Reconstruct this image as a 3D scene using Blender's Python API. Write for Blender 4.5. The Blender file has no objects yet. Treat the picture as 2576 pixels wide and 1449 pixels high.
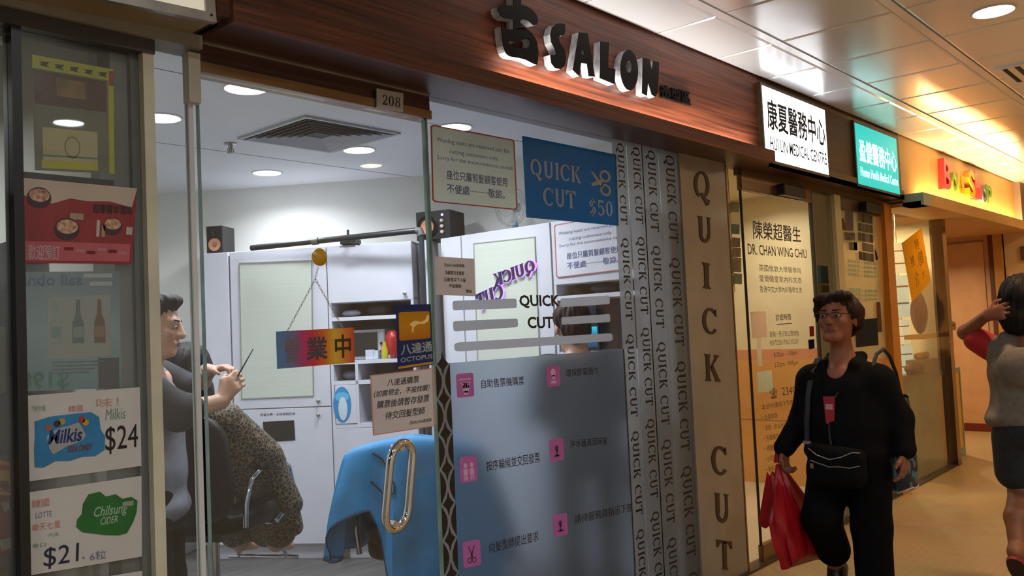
import bpy, bmesh, math, random
import numpy as np
from mathutils import Vector, Matrix

# ------------------------------------------------------------------ scene, camera, world, exposure
random.seed(7)
scene = bpy.context.scene
col = scene.collection
W, H, FPX = 2576, 1449, 2200.0
CX, CY = W / 2, H / 2
CAM = Vector((0, 0, 1.40))
VPX = (3235.0, 742.0)          # vanishing point of the shop-front direction
ROLL = 0.046                   # horizon slope in the photograph

_r1 = Vector((VPX[0] - CX, VPX[1] - CY, FPX)).normalized()
_h = Vector((1, -ROLL, 0)).normalized()
_up = _r1.cross(_h).normalized()
if _up.y > 0: _up = -_up
_yv = _up.cross(_r1).normalized()
if _yv.z < 0: _yv = -_yv
AXC, AYC, AZC = _r1, _yv, _up   # world axes in camera coordinates (x right, y down, z forward)

cam_data = bpy.data.cameras.new('camera')
cam = bpy.data.objects.new('camera', cam_data)
col.objects.link(cam)
right = Vector((AXC.x, AYC.x, AZC.x)); down = Vector((AXC.y, AYC.y, AZC.y)); fwd = Vector((AXC.z, AYC.z, AZC.z))
M = Matrix((( right.x, -down.x, -fwd.x, CAM.x), (right.y, -down.y, -fwd.y, CAM.y), (right.z, -down.z, -fwd.z, CAM.z), (0, 0, 0, 1)))
cam.matrix_world = M
cam_data.sensor_fit = 'HORIZONTAL'; cam_data.sensor_width = 36.0; cam_data.lens = FPX / W * 36.0
cam_data.clip_start = 0.05; cam_data.clip_end = 100
scene.camera = cam

world = bpy.data.worlds.new('world'); scene.world = world; world.use_nodes = True
world.node_tree.nodes['Background'].inputs['Color'].default_value = (1.0, 0.85, 0.7, 1)
world.node_tree.nodes['Background'].inputs['Strength'].default_value = 0.02

scene.view_settings.view_transform = 'Standard'
scene.view_settings.look = 'None'
scene.view_settings.gamma = 1.0
scene.view_settings.use_curve_mapping = False
scene.view_settings.exposure = 0.0
scene.cycles.transparent_max_bounces = 24
scene.cycles.max_bounces = 10
scene.cycles.sample_clamp_indirect = 6.0
SALON_W, CORR_W, CLINIC_W, SHOP_W = 11.8, 15.0, 11.5, 26.0      # lamp powers (W)
SALON_C, CORR_C, CLINIC_C, SHOP_C = (0.86, 0.90, 1.0), (1.0, 0.64, 0.33), (1.0, 0.88, 0.70), (1.0, 0.76, 0.46)
NEAR_W, NEAR_C = 20.0, (0.90, 0.96, 1.0)      # whiter corridor lamps near the salon

# ------------------------------------------------------------------ photo geometry helpers
def ray(px, py):
    d = Vector(((px - CX) / FPX, (py - CY) / FPX, 1.0))
    return Vector((d.dot(AXC), d.dot(AYC), d.dot(AZC)))

def at_depth(px, py, s):
    return CAM + ray(px, py) * s

class Fr:
    """A plane in the place: o + u*U + v*V, n towards the viewer's side."""
    def __init__(self, o, u, n, v=(0, 0, 1)):
        self.o, self.u, self.v, self.n = Vector(o), Vector(u).normalized(), Vector(v).normalized(), Vector(n).normalized()
    def P(self, u, v, w=0.0):
        return self.o + self.u * u + self.v * v + self.n * w
    def uv(self, px, py, w=0.0):
        d = ray(px, py); o = self.o + self.n * w
        t = (o - CAM).dot(self.n) / d.dot(self.n)
        q = CAM + d * t - o
        return q.dot(self.u), q.dot(self.v)
    def pt(self, px, py, w=0.0):
        return self.P(*self.uv(px, py, w), w)

GY = 2.35                                               # shop-front glass
FAC = Fr((0, GY, 0), (1, 0, 0), (0, -1, 0))
FACE = Fr((0, 2.217, 0), (1, 0, 0), (0, -1, 0))          # sign fascia
LIP = Fr((0, 2.13, 0), (1, 0, 0), (0, -1, 0))            # ledge front
DG0 = Vector((2.961, 5.314, 0)); DGU = Vector((0.551, -0.834, 0)).normalized(); DGN = Vector((-0.834, -0.551, 0)).normalized()
DIAG = Fr(DG0, DGU, DGN)                                 # cabinet row on the slanted wall
RCX = 3.82
RCAB = Fr((RCX, 0, 0), (0, -1, 0), (-1, 0, 0))           # cabinet row on the right wall (u = -Y)
CEIL, SCEIL, SOF = 2.805, 2.49, 2.29

# ------------------------------------------------------------------ materials
def lin(c):
    if isinstance(c, str):
        c = c.lstrip('#'); c = [int(c[i:i + 2], 16) / 255 for i in (0, 2, 4)]
        return tuple(x / 12.92 if x <= 0.04045 else ((x + 0.055) / 1.055) ** 2.4 for x in c)
    return tuple(c)

MATS = {}
def _base(name):
    m = bpy.data.materials.new(name); m.use_nodes = True
    nt = m.node_tree; b = nt.nodes['Principled BSDF']
    MATS[name] = m
    return m, nt, b

def pm(name, c, rough=0.5, metal=0.0, c2=None, scale=6.0, stretch=(1, 1, 1), bump=0.0, emit=0.0, spec=0.5, detail=4.0, coat=0.0, ecol=None, trans=0.0, thin=0.0):
    """procedural material: two tones mixed by stretched noise, optional bump and emission"""
    if name in MATS: return MATS[name]
    m, nt, b = _base(name); L = nt.links.new
    c = lin(c); c2 = lin(c2) if c2 is not None else tuple(x * 0.88 for x in c)
    tc = nt.nodes.new('ShaderNodeTexCoord'); mp = nt.nodes.new('ShaderNodeMapping'); mp.inputs['Scale'].default_value = stretch
    no = nt.nodes.new('ShaderNodeTexNoise'); no.inputs['Scale'].default_value = scale; no.inputs['Detail'].default_value = detail
    rp = nt.nodes.new('ShaderNodeValToRGB')
    rp.color_ramp.elements[0].position = 0.35; rp.color_ramp.elements[1].position = 0.65
    rp.color_ramp.elements[0].color = (*c2, 1); rp.color_ramp.elements[1].color = (*c, 1)
    L(tc.outputs['Object'], mp.inputs['Vector']); L(mp.outputs['Vector'], no.inputs['Vector']); L(no.outputs['Fac'], rp.inputs['Fac'])
    L(rp.outputs['Color'], b.inputs['Base Color'])
    b.inputs['Roughness'].default_value = rough; b.inputs['Metallic'].default_value = metal
    b.inputs['Specular IOR Level'].default_value = spec
    b.inputs['Coat Weight'].default_value = coat
    b.inputs['Transmission Weight'].default_value = trans
    if bump:
        bp = nt.nodes.new('ShaderNodeBump'); bp.inputs['Strength'].default_value = bump; bp.inputs['Distance'].default_value = 0.01
        L(no.outputs['Fac'], bp.inputs['Height']); L(bp.outputs['Normal'], b.inputs['Normal'])
    if thin:      # paper and vinyl let some light through
        tl = nt.nodes.new('ShaderNodeBsdfTranslucent'); L(rp.outputs['Color'], tl.inputs['Color'])
        mx = nt.nodes.new('ShaderNodeMixShader'); mx.inputs['Fac'].default_value = thin
        L(b.outputs['BSDF'], mx.inputs[1]); L(tl.outputs['BSDF'], mx.inputs[2]); L(mx.outputs['Shader'], nt.nodes['Material Output'].inputs['Surface'])
    if emit:
        b.inputs['Emission Color'].default_value = (*(lin(ecol) if ecol is not None else c), 1); b.inputs['Emission Strength'].default_value = emit
    return m

def em(name, c, strength):
    """a luminous surface (lamp lens, lit sign)"""
    if name in MATS: return MATS[name]
    m, nt, b = _base(name); c = lin(c)
    b.inputs['Base Color'].default_value = (*c, 1); b.inputs['Roughness'].default_value = 0.4
    b.inputs['Emission Color'].default_value = (*c, 1); b.inputs['Emission Strength'].default_value = strength
    return m

def glass(name, tint=(0.97, 0.985, 0.98), refl=1.0, haze=0.0):
    if name in MATS: return MATS[name]
    m, nt, b = _base(name); L = nt.links.new
    out = nt.nodes['Material Output']
    tr = nt.nodes.new('ShaderNodeBsdfTransparent'); tr.inputs['Color'].default_value = (*tint, 1)
    gl = nt.nodes.new('ShaderNodeBsdfGlossy'); gl.inputs['Roughness'].default_value = 0.02
    lw = nt.nodes.new('ShaderNodeLayerWeight'); lw.inputs['Blend'].default_value = 0.5      # Schlick: the same from both faces of the pane
    pw_ = nt.nodes.new('ShaderNodeMath'); pw_.operation = 'POWER'; pw_.inputs[1].default_value = 5.0
    fr = nt.nodes.new('ShaderNodeMath'); fr.operation = 'MULTIPLY_ADD'; fr.inputs[1].default_value = 0.95; fr.inputs[2].default_value = 0.035 * refl
    L(lw.outputs['Facing'], pw_.inputs[0]); L(pw_.outputs[0], fr.inputs[0])
    mx = nt.nodes.new('ShaderNodeMixShader')
    L(fr.outputs[0], mx.inputs['Fac']); L(tr.outputs['BSDF'], mx.inputs[1]); L(gl.outputs['BSDF'], mx.inputs[2])
    last = mx.outputs['Shader']
    if haze:      # thin dirt on the pane, smeared
        df = nt.nodes.new('ShaderNodeBsdfDiffuse'); df.inputs['Color'].default_value = (0.8, 0.8, 0.8, 1)
        tc = nt.nodes.new('ShaderNodeTexCoord'); no = nt.nodes.new('ShaderNodeTexNoise'); no.inputs['Scale'].default_value = 3.0
        mul = nt.nodes.new('ShaderNodeMath'); mul.operation = 'MULTIPLY'; mul.inputs[1].default_value = haze
        L(tc.outputs['Object'], no.inputs['Vector']); L(no.outputs['Fac'], mul.inputs[0])
        m2 = nt.nodes.new('ShaderNodeMixShader'); L(mul.outputs[0], m2.inputs['Fac']); L(last, m2.inputs[1]); L(df.outputs['BSDF'], m2.inputs[2])
        last = m2.outputs['Shader']
    L(last, out.inputs['Surface'])
    return m

def film(name, tint, see=0.5, rough=0.45, body=(0.6, 0.62, 0.64)):
    """frosted vinyl: part rough transmission, part translucent white"""
    if name in MATS: return MATS[name]
    m, nt, b = _base(name); L = nt.links.new; out = nt.nodes['Material Output']
    rf = nt.nodes.new('ShaderNodeBsdfRefraction'); rf.inputs['IOR'].default_value = 1.35; rf.inputs['Roughness'].default_value = rough; rf.inputs['Color'].default_value = (*tint, 1)
    tl = nt.nodes.new('ShaderNodeBsdfTranslucent'); tl.inputs['Color'].default_value = (*body, 1)
    df = nt.nodes.new('ShaderNodeBsdfDiffuse'); df.inputs['Color'].default_value = (*body, 1)
    m1 = nt.nodes.new('ShaderNodeMixShader'); m1.inputs['Fac'].default_value = 0.35
    L(tl.outputs['BSDF'], m1.inputs[1]); L(df.outputs['BSDF'], m1.inputs[2])
    m2 = nt.nodes.new('ShaderNodeMixShader'); m2.inputs['Fac'].default_value = see
    no = nt.nodes.new('ShaderNodeTexNoise'); no.inputs['Scale'].default_value = 400.0
    bp = nt.nodes.new('ShaderNodeBump'); bp.inputs['Strength'].default_value = 0.05; L(no.outputs['Fac'], bp.inputs['Height']); L(bp.outputs['Normal'], rf.inputs['Normal'])
    L(m1.outputs['Shader'], m2.inputs[1]); L(rf.outputs['BSDF'], m2.inputs[2]); L(m2.outputs['Shader'], out.inputs['Surface'])
    return m

def wood(name, c1, c2, rough=0.4, scale=3.0, axis=0):
    if name in MATS: return MATS[name]
    m, nt, b = _base(name); L = nt.links.new
    tc = nt.nodes.new('ShaderNodeTexCoord'); mp = nt.nodes.new('ShaderNodeMapping')
    st = [22.0, 22.0, 22.0]; st[axis] = 0.55; mp.inputs['Scale'].default_value = st
    n1 = nt.nodes.new('ShaderNodeTexNoise'); n1.inputs['Scale'].default_value = scale; n1.inputs['Detail'].default_value = 8; n1.inputs['Distortion'].default_value = 0.6
    rp = nt.nodes.new('ShaderNodeValToRGB'); rp.color_ramp.elements[0].position = 0.3; rp.color_ramp.elements[1].position = 0.72
    rp.color_ramp.elements[0].color = (*lin(c1), 1); rp.color_ramp.elements[1].color = (*lin(c2), 1)
    L(tc.outputs['Object'], mp.inputs['Vector']); L(mp.outputs['Vector'], n1.inputs['Vector']); L(n1.outputs['Fac'], rp.inputs['Fac']); L(rp.outputs['Color'], b.inputs['Base Color'])
    b.inputs['Roughness'].default_value = rough
    bp = nt.nodes.new('ShaderNodeBump'); bp.inputs['Strength'].default_value = 0.12; bp.inputs['Distance'].default_value = 0.004
    L(n1.outputs['Fac'], bp.inputs['Height']); L(bp.outputs['Normal'], b.inputs['Normal'])
    return m

def leopard(name, bg, spot, scale=34.0):
    if name in MATS: return MATS[name]
    m, nt, b = _base(name); L = nt.links.new
    tc = nt.nodes.new('ShaderNodeTexCoord')
    no = nt.nodes.new('ShaderNodeTexNoise'); no.inputs['Scale'].default_value = 22.0
    ad = nt.nodes.new('ShaderNodeVectorMath'); ad.operation = 'MULTIPLY_ADD'; ad.inputs[1].default_value = (0.03, 0.03, 0.03)
    L(no.outputs['Color'], ad.inputs[0]); L(tc.outputs['Object'], ad.inputs[2])
    L(tc.outputs['Object'], no.inputs['Vector'])
    vo = nt.nodes.new('ShaderNodeTexVoronoi'); vo.feature = 'DISTANCE_TO_EDGE'; vo.inputs['Scale'].default_value = scale; L(ad.outputs[0], vo.inputs['Vector'])
    rp = nt.nodes.new('ShaderNodeValToRGB'); rp.color_ramp.elements[0].position = 0.04; rp.color_ramp.elements[1].position = 0.11
    rp.color_ramp.elements[0].color = (*lin(bg), 1); rp.color_ramp.elements[1].color = (*lin(spot), 1)
    L(vo.outputs['Distance'], rp.inputs['Fac']); L(rp.outputs['Color'], b.inputs['Base Color'])
    b.inputs['Roughness'].default_value = 0.6
    return m

def ramp_mat(name, stops, axis='X', size=1.0, off=0.0, rough=0.45, emit=0.0, thin=0.0):
    """flat print whose colour runs along one object axis (stops: (pos, hex))"""
    m, nt, b = _base(name); L = nt.links.new
    tc = nt.nodes.new('ShaderNodeTexCoord'); sx = nt.nodes.new('ShaderNodeSeparateXYZ')
    mr = nt.nodes.new('ShaderNodeMapRange'); mr.inputs['From Min'].default_value = off; mr.inputs['From Max'].default_value = off + size
    rp = nt.nodes.new('ShaderNodeValToRGB'); els = rp.color_ramp.elements
    for i, (p, c) in enumerate(stops):
        e = els[i] if i < 2 else els.new(p)
        e.position = p; e.color = (*lin(c), 1)
    L(tc.outputs['Object'], sx.inputs[0]); L(sx.outputs[axis], mr.inputs['Value']); L(mr.outputs['Result'], rp.inputs['Fac']); L(rp.outputs['Color'], b.inputs['Base Color'])
    b.inputs['Roughness'].default_value = rough
    if thin:
        tl = nt.nodes.new('ShaderNodeBsdfTranslucent'); L(rp.outputs['Color'], tl.inputs['Color'])
        mx = nt.nodes.new('ShaderNodeMixShader'); mx.inputs['Fac'].default_value = thin
        L(b.outputs['BSDF'], mx.inputs[1]); L(tl.outputs['BSDF'], mx.inputs[2]); L(mx.outputs['Shader'], nt.nodes['Material Output'].inputs['Surface'])
    if emit:
        L(rp.outputs['Color'], b.inputs['Emission Color']); b.inputs['Emission Strength'].default_value = emit
    return m

# ------------------------------------------------------------------ objects
ORG = {}
def tag(o, label=None, cat=None, group=None, kind=None):
    if label: o['label'] = label
    if cat: o['category'] = cat
    if group: o['group'] = group
    if kind: o['kind'] = kind
    return o

def thing(name, label, cat, loc=(0, 0, 0), rotz=0.0, group=None, kind=None):
    o = bpy.data.objects.new(name, None); col.objects.link(o)
    o.empty_display_size = 0.1
    o.location = loc; o.rotation_euler = (0, 0, rotz); ORG[o.name] = Vector(loc)
    return tag(o, label, cat, group, kind)

class MB:
    """mesh builder in world (or local) coordinates"""
    def __init__(self): self.v, self.f, self.m = [], [], []
    def add(self, vs, fs, mi=0):
        k = len(self.v); self.v += [tuple(p) for p in vs]; self.f += [tuple(i + k for i in f) for f in fs]; self.m += [mi] * len(fs); return self
    def hexa(self, p, mi=0):
        return self.add(p, [(0, 1, 2, 3), (7, 6, 5, 4), (0, 4, 5, 1), (1, 5, 6, 2), (2, 6, 7, 3), (3, 7, 4, 0)], mi)
    def box(self, lo, hi, mi=0):
        (a, b, c), (d, e, f) = lo, hi
        return self.hexa([(a, b, c), (a, e, c), (d, e, c), (d, b, c), (a, b, f), (a, e, f), (d, e, f), (d, b, f)], mi)
    def fbox(self, fr, u0, u1, v0, v1, w0, w1, mi=0):
        """box aligned with a frame"""
        P = fr.P
        return self.hexa([P(u0, v0, w0), P(u1, v0, w0), P(u1, v0, w1), P(u0, v0, w1), P(u0, v1, w0), P(u1, v1, w0), P(u1, v1, w1), P(u0, v1, w1)], mi)
    def tube(self, path, r, n=10, caps=True, mi=0, closed=False):
        path = [Vector(p) for p in path]; N = len(path); rs = r if isinstance(r, (list, tuple)) else [r] * N
        vs, fs = [], []; prev = None
        for i, p in enumerate(path):
            if closed: t = path[(i + 1) % N] - path[i - 1]
            else: t = path[min(i + 1, N - 1)] - path[max(i - 1, 0)]
            t.normalize()
            a = prev if prev is not None else (Vector((0, 0, 1)) if abs(t.z) < 0.9 else Vector((1, 0, 0)))
            x = (a - t * a.dot(t)).normalized(); y = t.cross(x); prev = x
            for k in range(n):
                g = 2 * math.pi * k / n; vs.append(p + (x * math.cos(g) + y * math.sin(g)) * rs[i])
        for i in range(N if closed else N - 1):
            for k in range(n):
                a, b = i * n + k, i * n + (k + 1) % n; c, d = ((i + 1) % N) * n + (k + 1) % n, ((i + 1) % N) * n + k
                fs.append((a, b, c, d))
        if caps and not closed: fs.append(tuple(range(n))[::-1]); fs.append(tuple((N - 1) * n + k for k in range(n)))
        return self.add(vs, fs, mi)
    def lathe(self, c, prof, n=20, axis=(0, 0, 1), mi=0):
        """prof: (radius, height) pairs along the axis from c"""
        ax = Vector(axis).normalized(); a = Vector((1, 0, 0)) if abs(ax.x) < 0.9 else Vector((0, 1, 0))
        x = (a - ax * a.dot(ax)).normalized(); y = ax.cross(x); c = Vector(c); vs, fs = [], []
        for r, h in prof:
            for k in range(n):
                g = 2 * math.pi * k / n; vs.append(c + ax * h + (x * math.cos(g) + y * math.sin(g)) * max(r, 1e-4))
        for i in range(len(prof) - 1):
            for k in range(n):
                fs.append((i * n + k, i * n + (k + 1) % n, (i + 1) * n + (k + 1) % n, (i + 1) * n + k))
        fs.append(tuple(range(n))[::-1]); fs.append(tuple((len(prof) - 1) * n + k for k in range(n)))
        return self.add(vs, fs, mi)
    def ball(self, c, r, n=14, mi=0):
        r = (r, r, r) if not isinstance(r, (tuple, list)) else r; vs, fs = [], []; m = n // 2
        for i in range(m + 1):
            t = math.pi * i / m
            for k in range(n):
                g = 2 * math.pi * k / n
                vs.append((c[0] + r[0] * math.sin(t) * math.cos(g), c[1] + r[1] * math.sin(t) * math.sin(g), c[2] + r[2] * math.cos(t)))
        for i in range(m):
            for k in range(n): fs.append((i * n + k, (i + 1) * n + k, (i + 1) * n + (k + 1) % n, i * n + (k + 1) % n))
        return self.add(vs, fs, mi)
    def grid(self, rows, mi=0, closed=False):
        n = len(rows[0]); vs = [p for r in rows for p in r]; fs = []
        for i in range(len(rows) - 1):
            for k in range(n if closed else n - 1):
                fs.append((i * n + k, i * n + (k + 1) % n, (i + 1) * n + (k + 1) % n, (i + 1) * n + k))
        return self.add(vs, fs, mi)
    def prism(self, poly, fn, w0, w1, mi=0, mi_side=None, hole=None):
        """2-D polygon (maybe with a hole ring of the same length handled by bridging) through fn(x,y,w)"""
        n = len(poly); ms = mi if mi_side is None else mi_side
        if hole is None:
            self.add([fn(x, y, w1) for x, y in poly], [tuple(range(n))], mi)
            self.add([fn(x, y, w0) for x, y in poly], [tuple(range(n))[::-1]], ms)
            self.add([fn(x, y, w0) for x, y in poly] + [fn(x, y, w1) for x, y in poly], [(i, (i + 1) % n, n + (i + 1) % n, n + i) for i in range(n)], ms)
        else:
            for w, m_ in ((w1, mi), (w0, ms)):
                self.add([fn(x, y, w) for x, y in poly] + [fn(x, y, w) for x, y in hole], [(i, (i + 1) % n, n + (i + 1) % n, n + i) for i in range(n)], m_)
            for ring in (poly, hole):
                self.add([fn(x, y, w0) for x, y in ring] + [fn(x, y, w1) for x, y in ring], [(i, (i + 1) % n, n + (i + 1) % n, n + i) for i in range(n)], ms)
        return self
    def build(self, name, mats, parent=None, smooth=False, local=False, bevel=0.0, origin=None):
        me = bpy.data.meshes.new(name)
        if parent is not None: org = Vector((0, 0, 0)) if local else ORG[parent.name]
        elif origin is not None: org = Vector(origin)
        else:
            a = np.array(self.v); lo, hi = a.min(0), a.max(0); org = Vector(((lo[0] + hi[0]) / 2, (lo[1] + hi[1]) / 2, lo[2]))
        me.from_pydata([(p[0] - org.x, p[1] - org.y, p[2] - org.z) for p in self.v], [], self.f)
        mats = mats if isinstance(mats, (list, tuple)) else [mats]
        for m in mats: me.materials.append(m)
        me.polygons.foreach_set('material_index', self.m)
        bm = bmesh.new(); bm.from_mesh(me); bmesh.ops.recalc_face_normals(bm, faces=bm.faces); bm.to_mesh(me); bm.free()
        if smooth:
            me.polygons.foreach_set('use_smooth', [True] * len(me.polygons)); me.set_sharp_from_angle(angle=math.radians(42))
        o = bpy.data.objects.new(name, me); col.objects.link(o)
        if parent is not None: o.parent = parent; ORG[o.name] = ORG[parent.name] if not local else Vector((0, 0, 0))
        else: o.location = org; ORG[o.name] = org
        if bevel:
            b = o.modifiers.new('bevel', 'BEVEL'); b.width = bevel; b.segments = 2; b.limit_method = 'ANGLE'
        return o

def struct(o, label=None):
    o['kind'] = 'structure'
    if label: o['label'] = label
    return o

# ------------------------------------------------------------------ sheets (signs, stickers, papers lying on a plane)
class Sheet:
    """four photo corners (TL,TR,BR,BL) dropped on a plane; (s,t) run 0..1 from top left"""
    def __init__(self, fr, corners, w=0.0, uv=False):
        self.fr, self.w = fr, w
        self.c = [tuple(c) if uv else fr.uv(c[0], c[1], w) for c in corners]
    def fn(self, s, t, dw=0.0):
        (a, b), (c, d), (e, f), (g, h) = self.c
        u = (a * (1 - s) + c * s) * (1 - t) + (g * (1 - s) + e * s) * t
        v = (b * (1 - s) + d * s) * (1 - t) + (h * (1 - s) + f * s) * t
        return self.fr.P(u, v, self.w + dw)
    def box(self, mb, s0=0, t0=0, s1=1, t1=1, w0=0.0, w1=0.001, mi=0):
        f = self.fn
        return mb.hexa([f(s0, t1, w0), f(s1, t1, w0), f(s1, t1, w1), f(s0, t1, w1), f(s0, t0, w0), f(s1, t0, w0), f(s1, t0, w1), f(s0, t0, w1)], mi)
    def poly(self, mb, pts, w0, w1, mi=0, hole=None):
        return mb.prism(pts, lambda x, y, w: self.fn(x, y, w), w0, w1, mi, hole=hole)
    def patch(self, name, mat, parent, s0=0, t0=0, s1=1, t1=1, w0=0.0, w1=0.001):
        mb = MB(); self.box(mb, s0, t0, s1, t1, w0, w1); return mb.build(name, mat, parent)

def rrect(s0, t0, s1, t1, r, asp=1.0, n=5):
    """rounded rectangle outline in sheet units (asp = width/height of the sheet)"""
    out = []
    for cx, cy, a0 in ((s1 - r, t0 + r * asp, -90), (s1 - r, t1 - r * asp, 0), (s0 + r, t1 - r * asp, 90), (s0 + r, t0 + r * asp, 180)):
        for k in range(n + 1):
            a = math.radians(a0 + 90 * k / n); out.append((cx + r * math.cos(a), cy + r * asp * math.sin(a)))
    return out

def blob(cx, cy, rx, ry, n=24, amp=0.08, seed=0):
    rnd = random.Random(seed); ph = [rnd.uniform(0, 6.28) for _ in range(4)]
    out = []
    for k in range(n):
        a = 2 * math.pi * k / n; q = 1 + amp * (math.sin(2 * a + ph[0]) + math.sin(3 * a + ph[1]) + 0.6 * math.sin(5 * a + ph[2]))
        out.append((cx + rx * q * math.cos(a), cy + ry * q * math.sin(a)))
    return out

# ------------------------------------------------------------------ lettering
TXT = []
def text(s, fn, box, mat, parent, name='lettering', bold=0.0, w0=0.0006, th=0.0, mirror=False, keep=False, kind=None, shear=0.0):
    """queue a line of lettering that fills box=(s0,t0,s1,t1) of fn(s,t,w)"""
    TXT.append((s, fn, box, mat, parent, name, bold, w0, th, mirror, kind, shear))

def band(cx, cy, rx, ry, a0, a1, tx, ty, n=16):
    q = []
    for k in range(n):
        A, B = math.radians(a0 + (a1 - a0) * k / n), math.radians(a0 + (a1 - a0) * (k + 1) / n)
        q.append([(cx + rx * math.cos(A), cy + ry * math.sin(A)), (cx + rx * math.cos(B), cy + ry * math.sin(B)),
                  (cx + (rx - tx) * math.cos(B), cy + (ry - ty) * math.sin(B)), (cx + (rx - tx) * math.cos(A), cy + (ry - ty) * math.sin(A))])
    return q
GLY = {
 'Q': (0.86, band(0.4, 0.52, 0.4, 0.5, -65, 245, 0.17, 0.09) + [[(0.30, 0.20), (0.42, 0.24), (0.62, 0.02), (0.50, -0.06)], [(0.50, -0.06), (0.62, 0.02), (0.80, -0.02), (0.74, -0.20), (0.60, -0.22)]]),
 'U': (0.80, [[(0.02, 1.0), (0.10, 0.95), (0.10, 0.35), (0.28, 0.35), (0.28, 0.95), (0.34, 1.0)], [(0.50, 1.0), (0.58, 0.94), (0.58, 0.35), (0.70, 0.35), (0.70, 0.94), (0.78, 1.0)]] + band(0.40, 0.36, 0.30, 0.36, 180, 360, 0.15, 0.13)),
 'I': (0.36, [[(0.02, 1.0), (0.09, 0.88), (0.10, 0.12), (0.02, 0.0), (0.34, 0.0), (0.26, 0.12), (0.27, 0.88), (0.34, 1.0)]]),
 'C': (0.76, band(0.42, 0.5, 0.42, 0.5, 48, 318, 0.18, 0.09) + [[(0.60, 0.88), (0.72, 0.98), (0.74, 0.70), (0.66, 0.72)]]),
 'K': (0.80, [[(0.02, 1.0), (0.09, 0.90), (0.09, 0.10), (0.02, 0.0), (0.34, 0.0), (0.27, 0.10), (0.27, 0.90), (0.34, 1.0)], [(0.27, 0.46), (0.56, 0.92), (0.50, 1.0), (0.78, 1.0), (0.68, 0.90), (0.38, 0.52)], [(0.30, 0.52), (0.44, 0.62), (0.72, 0.12), (0.84, 0.0), (0.52, 0.0), (0.54, 0.10)]]),
 'T': (0.76, [[(0.29, 0.95), (0.29, 0.10), (0.22, 0.0), (0.54, 0.0), (0.47, 0.10), (0.47, 0.95)], [(0.0, 1.0), (0.0, 0.74), (0.06, 0.74), (0.16, 0.90), (0.60, 0.90), (0.70, 0.74), (0.76, 0.74), (0.76, 1.0)]]),
 '$': (0.62, band(0.3, 0.70, 0.28, 0.24, 20, 270, 0.13, 0.09, 10) + band(0.3, 0.30, 0.28, 0.26, -160, 90, 0.13, 0.09, 10) + [[(0.26, -0.08), (0.34, -0.08), (0.34, 1.06), (0.26, 1.06)]]),
 '5': (0.62, band(0.27, 0.32, 0.32, 0.33, -150, 120, 0.15, 0.08, 12) + [[(0.08, 1.0), (0.06, 0.46), (0.14, 0.50), (0.16, 0.84), (0.54, 0.84), (0.56, 1.0)]]),
 '0': (0.64, band(0.3, 0.5, 0.3, 0.5, 0, 360, 0.16, 0.06, 20)),
 '2': (0.62, band(0.29, 0.72, 0.28, 0.28, -30, 180, 0.15, 0.07, 12) + [[(0.40, 0.60), (0.54, 0.58), (0.22, 0.16), (0.02, 0.0), (0.02, 0.06)], [(0.02, 0.0), (0.56, 0.0), (0.60, 0.26), (0.54, 0.26), (0.48, 0.15), (0.12, 0.15)]]),
 '8': (0.62, band(0.3, 0.75, 0.25, 0.25, 0, 360, 0.12, 0.06, 16) + band(0.3, 0.27, 0.30, 0.28, 0, 360, 0.15, 0.06, 16)),
 ' ': (0.42, []),
}
def serif(s, gap=0.08):
    """(verts, faces) of a line in the salon's flared serif letters, normalised to 0..1"""
    x, vs, fs = 0.0, [], []
    for ch in s:
        w, polys = GLY[ch]
        for p in polys:
            k = len(vs); vs += [(x + a, b) for a, b in p]; fs.append(tuple(range(k, k + len(p))))
        x += w + gap
    return vs, fs
def norm(vs):
    a = np.array(vs, float); lo, hi = a.min(0), a.max(0); d = np.maximum(hi - lo, 1e-6)
    return (a - lo) / d
def shape(vsfs, fn, box, mat, parent, name='lettering', w0=0.0006, th=0.0, rot=0, mirror=False):
    """put a flat glyph shape into a box of a sheet; rot=1 turns it a quarter clockwise; th extrudes"""
    vs, fs = vsfs; q = norm([(v[0], v[1]) for v in vs]); s0, t0, s1, t1 = box; mb = MB(); out = []
    for x, y in q:
        if mirror: x = 1 - x
        if rot: x, y = y, 1 - x            # reads downwards, tops to the right
        out.append((s0 + (s1 - s0) * x, t0 + (t1 - t0) * (1 - y)))
    mb.add([fn(a, b, w0 + th) for a, b in out], fs)
    if th:
        for f in fs:
            n = len(f); mb.add([fn(*out[i], w0) for i in f] + [fn(*out[i], w0 + th) for i in f], [(i, (i + 1) % n, n + (i + 1) % n, n + i) for i in range(n)])
    return mb.build(name, mat, parent)

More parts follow.
